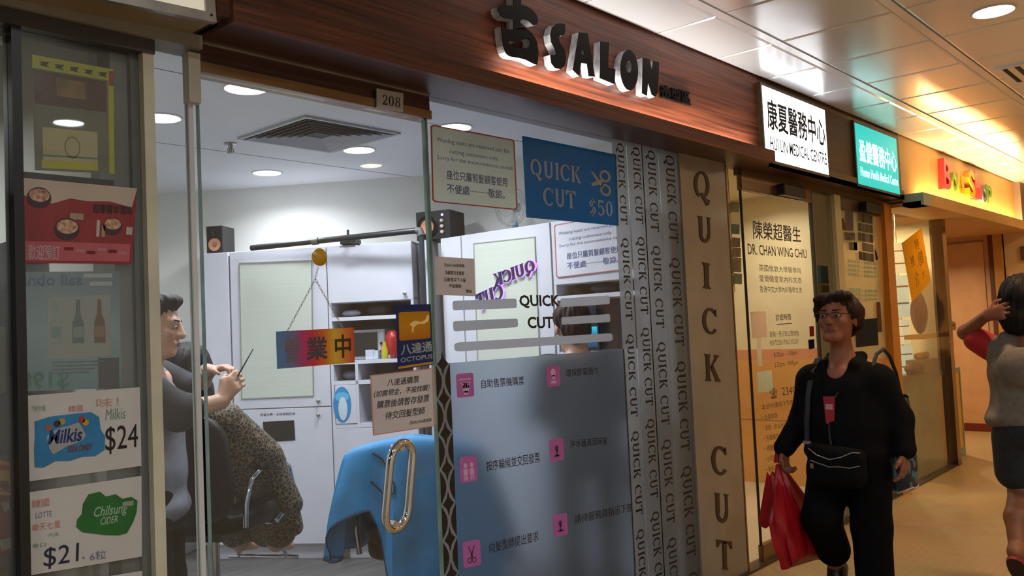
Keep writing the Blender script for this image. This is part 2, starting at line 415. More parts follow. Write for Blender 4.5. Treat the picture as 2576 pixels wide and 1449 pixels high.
def flush_text():
    """convert every queued line to a mesh in one go"""
    cache = {}
    for e in TXT:
        key = (e[0], e[6] if e[0].isascii() else 0.0)
        if key in cache: continue
        cu = bpy.data.curves.new('t', 'FONT'); cu.body = e[0]; cu.offset = key[1]; cu.resolution_u = 2 if len(e[0]) > 3 else 4
        ob = bpy.data.objects.new('t', cu); col.objects.link(ob); cache[key] = ob
    bpy.context.view_layer.update(); dg = bpy.context.evaluated_depsgraph_get()
    geo = {}
    for key, ob in cache.items():
        me = bpy.data.meshes.new_from_object(ob.evaluated_get(dg))
        geo[key] = ([tuple(v.co[:2]) for v in me.vertices], [tuple(p.vertices) for p in me.polygons])
        bpy.data.meshes.remove(me)
        cu = ob.data; bpy.data.objects.remove(ob); bpy.data.curves.remove(cu)
    for s, fn, (s0, t0, s1, t1), mat, parent, name, bold, w0, th, mirror, kind, shear in TXT:
        vs, fs = geo[(s, bold if s.isascii() else 0.0)]
        if not vs: continue
        if bold and not s.isascii():          # heavier strokes: slightly shifted copies
            n_ = len(vs); b_ = min(bold, 0.025) * 1.6; sh = [(0, 0), (b_, 0), (0, b_), (b_, b_)]
            fs = [tuple(i + n_ * k for i in f) for k in range(4) for f in fs]; vs = [(x + dx, y + dy) for dx, dy in sh for x, y in vs]
        q = norm(vs); mb = MB()
        pts = [(s0 + (s1 - s0) * ((1 - x) if mirror else x) + shear * (y - 0.5) * (s1 - s0), t0 + (t1 - t0) * (1 - y)) for x, y in q]
        lay = len(pts) // 4 if (bold and not s.isascii()) else len(pts)      # the shifted copies lie a hair apart
        mb.add([fn(a, b, w0 + th + 0.00012 * (i // lay)) for i, (a, b) in enumerate(pts)], fs)
        if th:
            ed = {}
            for f in fs:
                for i in range(len(f)):
                    a, b = f[i], f[(i + 1) % len(f)]; k = (min(a, b), max(a, b)); ed[k] = ed.get(k, 0) + 1
            n = len(pts); be = [k for k, c in ed.items() if c == 1]
            mb.add([fn(a, b, w0) for a, b in pts] + [fn(a, b, w0 + th) for a, b in pts], [(a, b, n + b, n + a) for a, b in be])
        o = mb.build(name, mat, parent)
        if kind: o['kind'] = kind

# ------------------------------------------------------------------ materials used by the setting
m_white = pm('white_laminate', (0.60, 0.605, 0.66), 0.3, c2=(0.57, 0.575, 0.63))
m_plaster = pm('cream_paint', (0.76, 0.755, 0.70), 0.7, c2=(0.72, 0.715, 0.665), scale=3)
m_sceil = pm('ceiling_paint', (0.82, 0.82, 0.84), 0.6, c2=(0.78, 0.78, 0.80), scale=2)
m_sfloor = pm('grey_vinyl_floor', (0.10, 0.095, 0.09), 0.4, c2=(0.06, 0.06, 0.058), scale=4, stretch=(1, 6, 1))
m_wood = wood('brown_wood_laminate', '#34150c', '#7a4028', rough=0.42)
m_wood_d = wood('dark_wood_soffit', '#3a1e18', '#50302a', rough=0.4)
m_bronze = pm('bronze_metal', '#5a4836', 0.32, 0.8, c2='#6e5a44', scale=9, stretch=(0.2, 4, 4))
m_brass = pm('brass_rail', '#7d6448', 0.3, 0.85, c2='#96795a', scale=8, stretch=(0.3, 5, 5))
m_alu = pm('aluminium', '#9d9a94', 0.35, 0.8, c2='#b5b1aa', scale=12)
m_chrome = pm('chrome', '#d9dade', 0.08, 1.0, c2='#cfd0d4')
m_black = pm('black_paint', '#0b0b0d', 0.45, c2='#141416')
m_blackg = pm('black_gloss', '#08080a', 0.15, c2='#0c0c0f')
m_cream_p = pm('cream_powder_coat', '#c9c3ac', 0.4, c2='#b7b19b')
m_greyp = pm('grey_post_paint', '#7d7c77', 0.5, c2='#6a6964')
m_glass = glass('clear_glass', haze=0.03)
m_glass_d = glass('shop_window_glass', tint=(0.92, 0.95, 0.94), refl=1.2, haze=0.08)
m_gedge = pm('glass_edge_green', '#5f7a74', 0.15, c2='#86a29b')
m_frost = film('frosted_film', (0.80, 0.84, 0.88), see=0.80, rough=0.33, body=(0.32, 0.33, 0.35))
m_bar = film('grey_bar_film', (0.7, 0.7, 0.72), see=0.25, rough=0.5, body=(0.62, 0.62, 0.64))
m_strip = film('strip_film', (0.70, 0.70, 0.70), see=0.6, rough=0.16, body=(0.58, 0.58, 0.57))
m_ink = pm('black_ink', '#0d0c10', 0.5, c2='#121116')
m_paper = pm('white_paper', '#d8cec8', 0.6, c2='#cfc5bf', thin=0.5)
m_peach = pm('peach_wall', '#c79a70', 0.55, c2='#bd9068', scale=3)
m_cwall = pm('cream_wall_far', '#cdb28a', 0.6, c2='#c4a97f', scale=2)

def floor_mat():
    m, nt, b = _base('ribbed_tan_tile'); L = nt.links.new
    tc = nt.nodes.new('ShaderNodeTexCoord'); br = nt.nodes.new('ShaderNodeTexBrick')
    br.inputs['Scale'].default_value = 1.0; br.inputs['Mortar Size'].default_value = 0.0016; br.inputs['Brick Width'].default_value = 0.10; br.inputs['Row Height'].default_value = 0.012
    br.inputs['Color1'].default_value = (*lin('#b59c76'), 1); br.inputs['Color2'].default_value = (*lin('#ad936e'), 1); br.inputs['Mortar'].default_value = (*lin('#856c4a'), 1)
    mp = nt.nodes.new('ShaderNodeMapping'); mp.inputs['Rotation'].default_value = (0, 0, math.radians(90))
    no = nt.nodes.new('ShaderNodeTexNoise'); no.inputs['Scale'].default_value = 1.6; mx = nt.nodes.new('ShaderNodeMixRGB'); mx.blend_type = 'MULTIPLY'; mx.inputs['Fac'].default_value = 0.35
    L(tc.outputs['Object'], mp.inputs['Vector']); L(mp.outputs['Vector'], br.inputs['Vector']); L(tc.outputs['Object'], no.inputs['Vector'])
    L(br.outputs['Color'], mx.inputs['Color1']); L(no.outputs['Color'], mx.inputs['Color2']); L(mx.outputs['Color'], b.inputs['Base Color'])
    bp = nt.nodes.new('ShaderNodeBump'); bp.inputs['Strength'].default_value = 0.15; bp.inputs['Distance'].default_value = 0.002
    L(br.outputs['Fac'], bp.inputs['Height']); L(bp.outputs['Normal'], b.inputs['Normal'])
    b.inputs['Roughness'].default_value = 0.38
    return m
m_floor = floor_mat()

def panel_mat():
    m, nt, b = _base('ceiling_panel_metal'); L = nt.links.new
    tc = nt.nodes.new('ShaderNodeTexCoord'); no = nt.nodes.new('ShaderNodeTexNoise'); no.inputs['Scale'].default_value = 2.2; no.inputs['Detail'].default_value = 1.0
    rp = nt.nodes.new('ShaderNodeValToRGB'); rp.color_ramp.elements[0].color = (0.78, 0.81, 0.86, 1); rp.color_ramp.elements[1].color = (0.83, 0.86, 0.91, 1)
    L(tc.outputs['Object'], no.inputs['Vector']); L(no.outputs['Fac'], rp.inputs['Fac']); L(rp.outputs['Color'], b.inputs['Base Color'])
    bp = nt.nodes.new('ShaderNodeBump'); bp.inputs['Strength'].default_value = 0.18; bp.inputs['Distance'].default_value = 0.02
    L(no.outputs['Fac'], bp.inputs['Height']); L(bp.outputs['Normal'], b.inputs['Normal'])
    b.inputs['Metallic'].default_value = 0.30; b.inputs['Roughness'].default_value = 0.22
    return m
m_panel = panel_mat()

# ------------------------------------------------------------------ corridor shell
XN, XF = -3.0, 15.5           # corridor ends
YO = -1.75                    # opposite wall
struct(MB().box((XN, YO, -0.1), (XF, GY + 0.02, 0.0)).build('floor', m_floor), 'tan ribbed tile floor of the shopping corridor')
struct(MB().box((XN, YO - 0.1, 0), (XF, YO, CEIL + 0.1)).build('wall_opposite', pm('white_wall', '#d9d5cc', 0.6, c2='#d2cec5', scale=2)), 'cream wall on the far side of the corridor')
struct(MB().box((XF, YO - 0.1, 0), (XF + 0.1, 4.2, CEIL + 0.1)).build('wall_far_end', m_cwall), 'cream end wall of the corridor')
struct(MB().box((XN - 0.1, YO - 0.1, 0), (XN, 4.2, CEIL + 0.1)).build('wall_near_end', m_cwall), 'cream wall closing the near end of the corridor')

m_void = pm('dark_plenum', '#2b2520', 0.8, c2='#221d19')
cl = struct(MB().box((XN, YO, CEIL + 0.012), (XF, 2.30, CEIL + 0.09)).build('ceiling', m_void, origin=(0, 0, CEIL)), 'corridor ceiling of square metal panels')
GX0, GS = 3.645, 0.595
rows = [(1.885, 2.205)] + [(1.835 - GS * k - GS + 0.05, 1.835 - GS * k) for k in range(6)]
pan_mesh = {}
def panel(x0, y0, y1):
    key = round(y1 - y0, 3)
    if key not in pan_mesh:
        a, b = GS - 0.007, y1 - y0 - 0.006; e = 0.012
        mb = MB(); mb.add([(0, 0, 0.02), (a, 0, 0.02), (a, b, 0.02), (0, b, 0.02), (0, 0, 0.004), (a, 0, 0.004), (a, b, 0.004), (0, b, 0.004), (e, e, 0), (a - e, e, 0), (a - e, b - e, 0), (e, b - e, 0)],
               [(0, 1, 2, 3), (0, 4, 5, 1), (1, 5, 6, 2), (2, 6, 7, 3), (3, 7, 4, 0), (4, 8, 9, 5), (5, 9, 10, 6), (6, 10, 11, 7), (7, 11, 8, 4), (8, 11, 10, 9)])
        o = mb.build('ceiling_panel', m_panel, cl, local=True); pan_mesh[key] = o.data
    else:
        o = bpy.data.objects.new('ceiling_panel', pan_mesh[key]); col.objects.link(o); o.parent = cl
    o.location = (x0 + 0.0035, y0 + 0.003, 0)
for y0, y1 in rows:
    for k in range(-5, 20):
        panel(GX0 + GS * k, y0, y1)
for k in range(6):
    y = 1.835 - GS * k
    MB().box((GX0 - 5 * GS, y + 0.002, CEIL - 0.001), (XF, y + 0.046, CEIL + 0.012)).build('ceiling_rail', m_panel, cl)

# ------------------------------------------------------------------ lamps
m_lens_w = em('lamp_lens_white', (0.95, 0.97, 1.0), 26.0)
m_lens_y = em('lamp_lens_warm', (1.0, 0.86, 0.62), 22.0)
m_rim = pm('white_lamp_rim', '#d8d8d6', 0.35, c2='#cfcfcd')
def downlight(x, y, z, power, colr, label, lens, group, d=0.17, spread=150):
    t = thing('downlight', label, 'ceiling light', (x, y, z), group=group)
    r = d / 2
    MB().lathe((x, y, z), [(r + 0.014, 0.001), (r + 0.014, -0.004), (r + 0.004, -0.007), (r, -0.003), (r, 0.001)], 28).build('rim', m_rim, t, smooth=True)
    MB().lathe((x, y, z), [(r - 0.001, -0.0005), (r * 0.98, -0.0035)], 28).build('lens', lens, t)
    ld = bpy.data.lights.new('downlight_lamp', 'AREA'); ld.shape = 'DISK'; ld.size = d * 0.9; ld.energy = power; ld.color = colr; ld.spread = math.radians(spread)
    lo = bpy.data.objects.new('downlight_lamp', ld); col.objects.link(lo); lo.parent = t; lo.location = (0, 0, -0.012)
    return t
GS_ = 'round white downlights in the salon ceiling'
for x, y, lab in ((2.044, 3.271, 'bright round downlight cut by the door header in the salon ceiling'),
                  (3.211, 3.969, 'bright round downlight right of the air vent in the salon ceiling'),
                  (3.173, 4.86, 'bright round downlight deepest in the salon, below the air vent in the picture'),
                  (3.264, 3.235, 'bright round downlight above the framed waiting-seat notice'),
                  (2.007, 3.949, 'bright round downlight seen through the narrow side pane')):
    downlight(x, y, SCEIL, SALON_W, SALON_C, lab, m_lens_w, GS_)
downlight(1.75, 5.6, SCEIL, SALON_W, SALON_C, 'round downlight at the hidden back of the salon', m_lens_w, GS_)
GC_ = 'round warm downlights in the corridor ceiling'
for i, (x, y) in enumerate([(4.60, 0.945), (7.57, 0.945), (10.55, 0.945), (13.5, 0.945), (7.57, -0.84), (10.55, -0.84), (4.60, -0.84)]):
    downlight(x, y, CEIL, CORR_W * (1.0 if i else 0.8), CORR_C, ['bright oval corridor downlight at the top right corner of the picture', 'warm round downlight in the corridor ceiling before the second clinic', 'warm round downlight in the corridor ceiling before the gift shop', 'warm round downlight at the far end of the corridor', 'warm round downlight across the corridor from the second clinic', 'warm round downlight across the corridor from the gift shop', 'warm round downlight across the corridor from the pilaster board'][i], m_lens_y, GC_)
for x, y, lab in ((1.03, 0.945, 'before the left shop'), (-1.35, 0.945, 'at the near end'), (2.22, -0.84, 'across from the salon door'), (-0.16, -0.84, 'behind the photographer')):
    downlight(x, y, CEIL, NEAR_W * (0.45 if lab == 'before the left shop' else 1.0), NEAR_C, 'white round downlight in the corridor ceiling ' + lab, m_lens_w, 'round white downlights in the corridor ceiling')

# ------------------------------------------------------------------ salon room
DW = 0.42                                              # cabinet depth on the slanted wall
wA = DIAG.P(-2.6, 0, -DW); wB = DIAG.P(1.9, 0, -DW)
def wallbox(fr, u0, u1, z0, z1, w0, w1, name, mat, label):
    return struct(MB().fbox(fr, u0, u1, z0, z1, w0, w1).build(name, mat), label)
XW = RCX + 0.40                                        # right wall of the salon
wallbox(DIAG, -2.2, 1.66, 0, SCEIL, -DW - 0.1, -DW, 'wall_back', m_plaster, 'cream slanted back wall of the salon')
struct(MB().box((XW, GY + 0.03, 0), (XW + 0.12, 4.6, SCEIL)).build('wall_right', m_plaster), 'cream right wall of the salon')
struct(MB().box((1.06, GY + 0.15, 0), (1.14, 7.4, SCEIL)).build('wall_left', m_plaster), 'cream left wall of the salon')
struct(MB().box((1.0, 7.2, 0), (4.4, 7.3, SCEIL)).build('wall_rear', m_plaster), 'cream rear wall of the salon')
sc_ = struct(MB().box((1.06, GY + 0.02, SCEIL), (4.6, 7.4, SCEIL + 0.06)).build('ceiling', m_sceil), 'pale plasterboard ceiling of the salon')
for y in (3.25, 4.45):
    MB().box((1.14, y, SCEIL - 0.0015), (4.2, y + 0.006, SCEIL + 0.001)).build('ceiling_joint', pm('joint_grey', '#8f9096', 0.7), sc_)
struct(MB().box((1.06, GY + 0.02, -0.1), (4.6, 7.4, 0.0)).build('floor', m_sfloor), 'grey vinyl floor of the salon')

# ------------------------------------------------------------------ salon fascia, ledge, header
CR = 4.52                                              # right end of the salon front
LX = 1.30                                              # left end of the salon fascia
fas = struct(MB().box((LX, 2.217, 2.30), (CR + 0.28, 2.40, CEIL + 0.03)).build('wall_front', m_wood), 'brown wood fascia above the salon front')
LE = LIP.uv(1950, 390)[0]
MB().box((LX, 2.13, SOF), (LE, 2.150, 2.357)).build('ledge_lip', m_wood, fas)
MB().box((LX, 2.150, SOF), (LE, 2.40, SOF + 0.02)).build('soffit', m_wood_d, fas)
MB().box((LE, 2.20, SOF), (5.74, 2.40, SOF + 0.03)).build('soffit', m_wood_d, fas)
# LED strip lying in the cove behind the lip
ls = thing('led_strip', 'bright LED strip hidden in the cove below the salon letters', 'light strip', (3.5, 2.17, SOF + 0.021))
lx0, lx1 = LIP.uv(1278, 190)[0] + 0.05, LE - 0.12
MB().box((lx0, 2.152, SOF + 0.0205), (lx1, 2.174, 2.334)).build('channel', m_alu, ls)
MB().box((lx0, 2.158, 2.3345), (lx1, 2.168, 2.340)).build('strip', em('led_white', (1.0, 0.95, 0.90), 16.0), ls)
ld = bpy.data.lights.new('led_strip_lamp', 'AREA'); ld.shape = 'RECTANGLE'; ld.size = lx1 - lx0; ld.size_y = 0.010; ld.energy = 9.0; ld.spread = math.radians(150); ld.color = (1.0, 0.93, 0.85)
lo = bpy.data.objects.new('led_strip_lamp', ld); col.objects.link(lo); lo.parent = ls; lo.location = ((lx0 + lx1) / 2 - 3.5, -0.007, 0.034); lo.rotation_euler = (math.radians(156), 0, 0)

# ------------------------------------------------------------------ salon glazing
w1 = thing('window_1', 'narrow clear side pane left of the salon door', None, (1.23, GY, 0), kind='structure')
MB().box((1.163, GY - 0.005, 0.0), (1.272, GY + 0.005, 2.28)).build('pane', m_glass, w1)
MB().box((1.272, GY - 0.012, 0.0), (1.286, GY + 0.012, 2.245)).build('edge_channel', pm('white_edge', '#c9cac8', 0.3, c2='#bfc0be'), w1)
MB().box((1.263, GY - 0.035, 2.10), (1.300, GY + 0.0, 2.245)).build('hinge_cover', pm('ivory_plastic', '#b7b2a2', 0.4), w1)
HB = 2.197                                              # underside of door header
hd = struct(MB().box((1.302, GY - 0.012, HB + 0.03), (2.232, GY + 0.04, SOF)).build('trim_1', m_wood_d), 'dark header panel over the salon door')
MB().box((1.302, GY - 0.022, HB), (2.232, GY + 0.045, HB + 0.032)).build('brass_rail', m_brass, hd)
MB().box((1.302, GY - 0.016, SOF - 0.006), (2.232, GY - 0.010, SOF)).build('bright_bead', m_alu, hd)

dr = thing('door_1', 'frameless clear glass door of the salon', None, (1.3, GY, 0), kind='structure')
MB().box((1.308, GY - 0.006, 0.02), (2.205, GY + 0.006, HB - 0.004)).build('pane', m_glass, dr)
MB().box((1.304, GY - 0.0065, 0.02), (1.309, GY + 0.0065, HB - 0.004)).build('pane_edge', m_gedge, dr)
MB().box((2.204, GY - 0.0065, 0.02), (2.212, GY + 0.0065, HB - 0.004)).build('pane_edge', m_gedge, dr)
# big oval pull handle, one loop in front of the glass
hT, hB_ = FAC.pt(1022, 1118, 0.05), FAC.pt(985, 1330, 0.05)
hl = []
wdt = 0.058
for k in range(40):
    a = 2 * math.pi * k / 40; c, s = math.cos(a), math.sin(a)
    zz = (0.165 if s > 0 else -0.165) * min(1, abs(s) * 1.6) ** 1.0
    yy = s
    # stadium outline
    t = k / 40 * 2 * (2 * 0.085 + math.pi * wdt); seg = 0.17; arc = math.pi * wdt
    if t < seg: x_, z_ = wdt, -0.085 + t
    elif t < seg + arc: g = (t - seg) / wdt; x_, z_ = wdt * math.cos(g), 0.085 + wdt * math.sin(g)
    elif t < 2 * seg + arc: x_, z_ = -wdt, 0.085 - (t - seg - arc)
    else: g = math.pi + (t - 2 * seg - arc) / wdt; x_, z_ = wdt * math.cos(g), -0.085 + wdt * math.sin(g)
    hl.append((x_, z_))
hc = FAC.pt(1004, 1222, 0.055)
hpath = [(hc.x + x_ * 0.95 + z_ * 0.17, hc.y + x_ * 0.10, hc.z + z_) for x_, z_ in hl]
hnd = MB().tube(hpath, 0.0145, 14, closed=True).build('pull_handle', m_chrome, dr, smooth=True)
for z_ in (0.125, -0.125):
    MB().tube([(hc.x + z_ * 0.17, hc.y, hc.z + z_), (hc.x + z_ * 0.17, GY - 0.006, hc.z + z_)], 0.011, 12).build('standoff', m_chrome, hnd, smooth=True)

w2 = thing('window_2', 'large fixed pane right of the salon door with vinyl lettering', None, (3.0, GY, 0), kind='structure')
MB().box((2.222, GY - 0.006, 0.0), (3.985, GY + 0.006, SOF)).build('pane', m_glass, w2)
MB().box((2.216, GY - 0.0065, 0.0), (2.222, GY + 0.0065, SOF)).build('pane_edge', m_gedge, w2)

# ------------------------------------------------------------------ pilaster board with upright letters
m_board = pm('grey_acrylic_board', '#8f877b', 0.16, c2='#898176', spec=0.6)
bd = thing('pilaster_sign', 'grey glossy pilaster board with QUICK CUT in upright brown letters', 'sign', (4.25, GY, 0))
bx0 = FAC.uv(1702, 700)[0] + 0.06
MB().box((bx0, GY - 0.02, 0.0), (CR - 0.012, GY + 0.05, SOF)).build('board', m_board, bd)
MB().box((CR - 0.012, GY - 0.024, 0.0), (CR, GY + 0.09, SOF)).build('edge_strip', m_brass, bd)
struct(MB().box((3.99, GY + 0.052, 0.0), (CR, GY + 0.20, SOF)).build('wall_pilaster', m_plaster), 'plastered end of the party wall behind the pilaster board')
struct(MB().box((XW + 0.121, GY + 0.2, 0.0), (CR, 4.6, SCEIL - 0.001)).build('wall_party', m_plaster), 'party wall between the salon and the clinic')

# threshold
struct(MB().box((0.3, GY - 0.045, 0.0), (8.69, GY + 0.045, 0.012)).build('trim_2', pm('dark_threshold', '#4a3c2e', 0.4, 0.4)), 'dark metal threshold strip along the shop fronts')

# ------------------------------------------------------------------ salon letters on the fascia
def zp(x, y, w=0.0):               # points traced on the enlarged fascia detail
    return FACE.uv(1200 + x / 3.578, y / 3.578, w)
SW = 0.040
m_acry = pm('clear_acrylic_edge', '#e9ebf0', 0.15, c2='#a4a7b2', scale=30, trans=0.08, stretch=(1, 1, 0.4))
m_lface = pm('black_letter_face', '#08080a', 0.35, c2='#0c0b0e', spec=0.15)
sg = thing('salon_sign', 'black raised letters with clear acrylic edges on the brown salon fascia', 'sign', (3.4, 2.2, 2.45))
def letter(outer, hole=None):
    o = [zp(*p, SW) for p in outer]; h = [zp(*p, SW) for p in hole] if hole else None
    mb = MB(); mb.prism(o, lambda x, y, w: FACE.P(x, y, w), 0.002, SW - 0.003, 0, hole=h)
    b = mb.build('letter', m_acry, sg)
    mb = MB(); mb.prism(o, lambda x, y, w: FACE.P(x, y, w), SW - 0.003, SW, 0, hole=h)
    mb.build('letter_face', m_lface, b)
def resample(pts, n):
    pts = pts + pts[:1]; L = [0]
    for a, b in zip(pts, pts[1:]): L.append(L[-1] + math.dist(a, b))
    out = []
    for k in range(n):
        d = L[-1] * k / n
        i = max(j for j in range(len(L)) if L[j] <= d + 1e-9); i = min(i, len(pts) - 2)
        t = (d - L[i]) / max(L[i + 1] - L[i], 1e-9); out.append((pts[i][0] * (1 - t) + pts[i + 1][0] * t, pts[i][1] * (1 - t) + pts[i + 1][1] * t))
    return out
# first character: cross stroke joined to a box with an oval opening
letter([(325, -40), (400, -34), (398, 42), (452, 58), (505, 92), (540, 140), (551, 192), (540, 222), (510, 226), (470, 190), (420, 172), (392, 178), (392, 236), (455, 252), (440, 262), (330, 262), (328, 178), (300, 172), (250, 165), (212, 140), (190, 100), (188, 62), (230, 48), (330, 50)])
letter(resample([(218, 238), (262, 262), (300, 268), (392, 250), (450, 258), (500, 300), (540, 370), (556, 460), (550, 540), (546, 584), (505, 572), (450, 540), (380, 520), (300, 510), (262, 480), (240, 420), (228, 330)], 40),
       resample([(290, 366), (340, 378), (400, 366), (430, 345), (462, 345), (480, 368), (474, 410), (440, 436), (400, 428), (340, 430), (290, 418), (284, 392)], 40))
letter([(795, 220), (793, 300), (770, 322), (748, 318), (736, 345), (748, 385), (790, 450), (803, 520), (792, 590), (752, 622), (704, 612), (672, 570), (662, 492), (690, 497), (714, 482), (702, 440), (672, 380), (662, 310), (676, 250), (710, 216), (758, 207)])
A_out = [(920, 290), (998, 300), (1062, 690), (1008, 685), (993, 575), (938, 566), (922, 685), (865, 630)]
letter([(920, 290), (958, 294), (958, 440), (942, 452), (938, 490), (962, 496), (993, 575), (938, 566), (922, 685), (865, 630)])
letter([(958, 294), (998, 300), (1062, 690), (1008, 685), (993, 575), (962, 496), (970, 484), (958, 440)])
letter([(1112, 372), (1190, 382), (1181, 606), (1246, 622), (1240, 758), (1110, 704)])
letter([(1372 + 78 * math.cos(a) + 6 * math.sin(a), 630 + 184 * math.sin(a)) for a in [2 * math.pi * k / 28 for k in range(28)]],
       [(1368 + 27 * math.cos(a), 600 + 55 * math.sin(a)) for a in [2 * math.pi * k / 28 for k in range(28)]])
letter([(1495, 520), (1552, 530), (1578, 645), (1588, 545), (1640, 560), (1630, 832), (1605, 872), (1575, 850), (1540, 735), (1531, 862), (1488, 840)])
smallS = Sheet(FACE, [(1200 + 1632 / 3.578, 762 / 3.578), (1200 + 1897 / 3.578, 826 / 3.578), (1200 + 1908 / 3.578, 962 / 3.578), (1200 + 1640 / 3.578, 884 / 3.578)], 0.0)
text('造型區', smallS.fn, (0, 0.02, 1, 0.98), m_lface, sg, 'letter', bold=0.03, w0=0.002, th=0.012)

# number plate
np_ = Sheet(FAC, [(948, 222), (1015, 235), (1014, 282), (949, 270)], 0.03)
t = thing('number_plate', 'small white plate reading 208 on the dark door header', 'number plate', FAC.pt(982, 280, 0.03))
np_.patch('plate', pm('plate_white', '#a8a3a0', 0.35, c2='#b4afab'), t, w0=-0.006, w1=0.0)
shape(serif('208', 0.1), np_.fn, (0.2, 0.26, 0.88, 0.80), m_ink, t, w0=0.0006)

# ------------------------------------------------------------------ stickers and notices on the salon glass
gl = 0.0075
def notice(fr, corners, w, label, name='notice', border='#b0453c', paper=None):
    S = Sheet(fr, corners, w); loc = S.fn(0.5, 1.0)
    t = thing(name, label, 'notice', loc)
    mb = MB(); S.poly(mb, rrect(0, 0, 1, 1, 0.035, 1.15), 0.0, 0.0015); mb.build('sheet', paper or pm('notice_paper', '#d6dad2', 0.5, c2='#cfd3cb', thin=0.6), t)
    mb = MB(); S.poly(mb, rrect(0.0, 0.0, 1, 1, 0.035, 1.15), 0.0015, 0.0026, hole=rrect(0.014, 0.016, 0.986, 0.984, 0.03, 1.15)); mb.build('border', pm('red_line_' + border, border, 0.5), t)
    inkb = pm('blue_grey_ink', '#5a6590', 0.5, c2='#515c86')
    text('Waiting seats are reserved just for', S.fn, (0.06, 0.15, 0.93, 0.225), inkb, t, w0=0.0024)
    text('cutting customers only.', S.fn, (0.2, 0.28, 0.78, 0.355), inkb, t, w0=0.0024)
    text('Sorry for the inconvenience caused', S.fn, (0.06, 0.385, 0.955, 0.455), inkb, t, w0=0.0024)
    text('座位只屬剪髮顧客使用', S.fn, (0.16, 0.56, 0.88, 0.685), inkb, t, bold=0.01, w0=0.0024)
    text('不便處⋯⋯⋯敬諒。', S.fn, (0.16, 0.74, 0.84, 0.865), inkb, t, bold=0.01, w0=0.0024)
    return t
notice(FAC, [(1082, 313), (1293, 352), (1301, 529), (1087, 508)], gl, 'pale framed waiting-seat notice on the glass, left of the blue price sign')
notice(RCAB, [(1394, 566), (1580, 533), (1592, 676), (1400, 699)], 0.004, 'white framed waiting-seat notice on the right cabinet door', paper=pm('notice_white', '#d5d6de', 0.5), border='#b86a66')

S = Sheet(FAC, [(1313, 342), (1549, 389), (1555, 568), (1324, 547)], gl)
t = thing('price_sign', 'blue square QUICK CUT $50 sign with white scissors on the glass', 'sign', S.fn(0.5, 1.0))
S.patch('panel', pm('sign_blue', '#0a86ba', 0.35, c2='#0980b2', thin=0.55), t, w0=0.0, w1=0.003)
m_sw = pm('sign_white_print', '#d9dee2', 0.4, thin=0.5)
shape(serif('QUICK'), S.fn, (0.06, 0.26, 0.58, 0.53), m_sw, t, w0=0.0036)
shape(serif('CUT'), S.fn, (0.17, 0.60, 0.51, 0.83), m_sw, t, w0=0.0036)
shape(serif('$50', 0.12), S.fn, (0.66, 0.66, 0.93, 0.90), m_sw, t, w0=0.0036)
mb = MB()
def ringp(cx, cy, rx, ry, k=0.62, n=20):
    return ([(cx + rx * math.cos(2 * math.pi * i / n), cy + ry * math.sin(2 * math.pi * i / n)) for i in range(n)], [(cx + rx * k * math.cos(2 * math.pi * i / n), cy + ry * k * math.sin(2 * math.pi * i / n)) for i in range(n)])
for cy in (0.335, 0.525):
    a, b = ringp(0.855, cy, 0.065, 0.085); S.poly(mb, a, 0.003, 0.0036, hole=b)
S.poly(mb, [(0.69, 0.30), (0.72, 0.305), (0.83, 0.465), (0.80, 0.495), (0.77, 0.44)], 0.003, 0.0036)
S.poly(mb, [(0.70, 0.50), (0.69, 0.46), (0.80, 0.385), (0.83, 0.415), (0.79, 0.455)], 0.003, 0.0037)
mb.build('scissors_symbol', m_sw, t)

S = Sheet(FAC, [(1093, 645), (1192, 651), (1195, 745), (1097, 742)], gl)
t = thing('paper_notice', 'small pinkish typed paper on the glass beside the door edge', 'notice', S.fn(0.5, 1.0))
S.patch('sheet', m_paper, t)
for s_, b_ in (('古SALON造型區', (0.22, 0.16, 0.74, 0.25)), ('為顧客安全着想', (0.24, 0.35, 0.72, 0.46)), ('五歲或以下小童', (0.2, 0.53, 0.76, 0.64)), ('不設服務', (0.32, 0.70, 0.64, 0.80)), ('敬啟', (0.76, 0.83, 0.91, 0.92))):
    text(s_, S.fn, b_, m_ink, t, w0=0.0016, bold=0.015)

# payment card sticker
S = Sheet(FAC, [(995, 767), (1083, 765), (1090, 917), (1000, 931)], gl)
t = thing('payment_sticker', 'dark blue and orange card payment sticker on the salon door', 'sticker', S.fn(0.5, 1.0))
S.patch('sticker', pm('sticker_navy', '#1b3a78', 0.35, c2='#193670', thin=0.4), t)
og = ramp_mat('sticker_orange', [(0.0, '#e07818'), (0.55, '#f2a818'), (1.0, '#e8a018')], 'Z', 0.12, 0.08, thin=0.4)
mb = MB(); S.poly(mb, rrect(0.07, 0.115, 0.95, 0.56, 0.06, 0.6), 0.001, 0.0018); mb.build('picture', og, t)
mb = MB()
S.poly(mb, [(0.36, 0.31), (0.5, 0.26), (0.7, 0.285), (0.82, 0.25), (0.86, 0.19), (0.9, 0.17), (0.93, 0.22), (0.9, 0.28), (0.78, 0.32), (0.6, 0.315), (0.48, 0.36), (0.46, 0.45), (0.41, 0.43), (0.44, 0.36)], 0.0018, 0.0022)
mb.build('swirl', pm('swirl_yellow', '#ffd98a', 0.4), t)
text('八達通', S.fn, (0.1, 0.61, 0.98, 0.78), m_sw, t, bold=0.02, w0=0.0016)
text('OCTOPUS', S.fn, (0.08, 0.82, 0.98, 0.895), m_sw, t, bold=0.02, w0=0.0016)
S.patch('orange_band', pm('band_orange', '#c9891c', 0.4), t, 0.02, 0.95, 0.98, 0.985, 0.001, 0.0018)

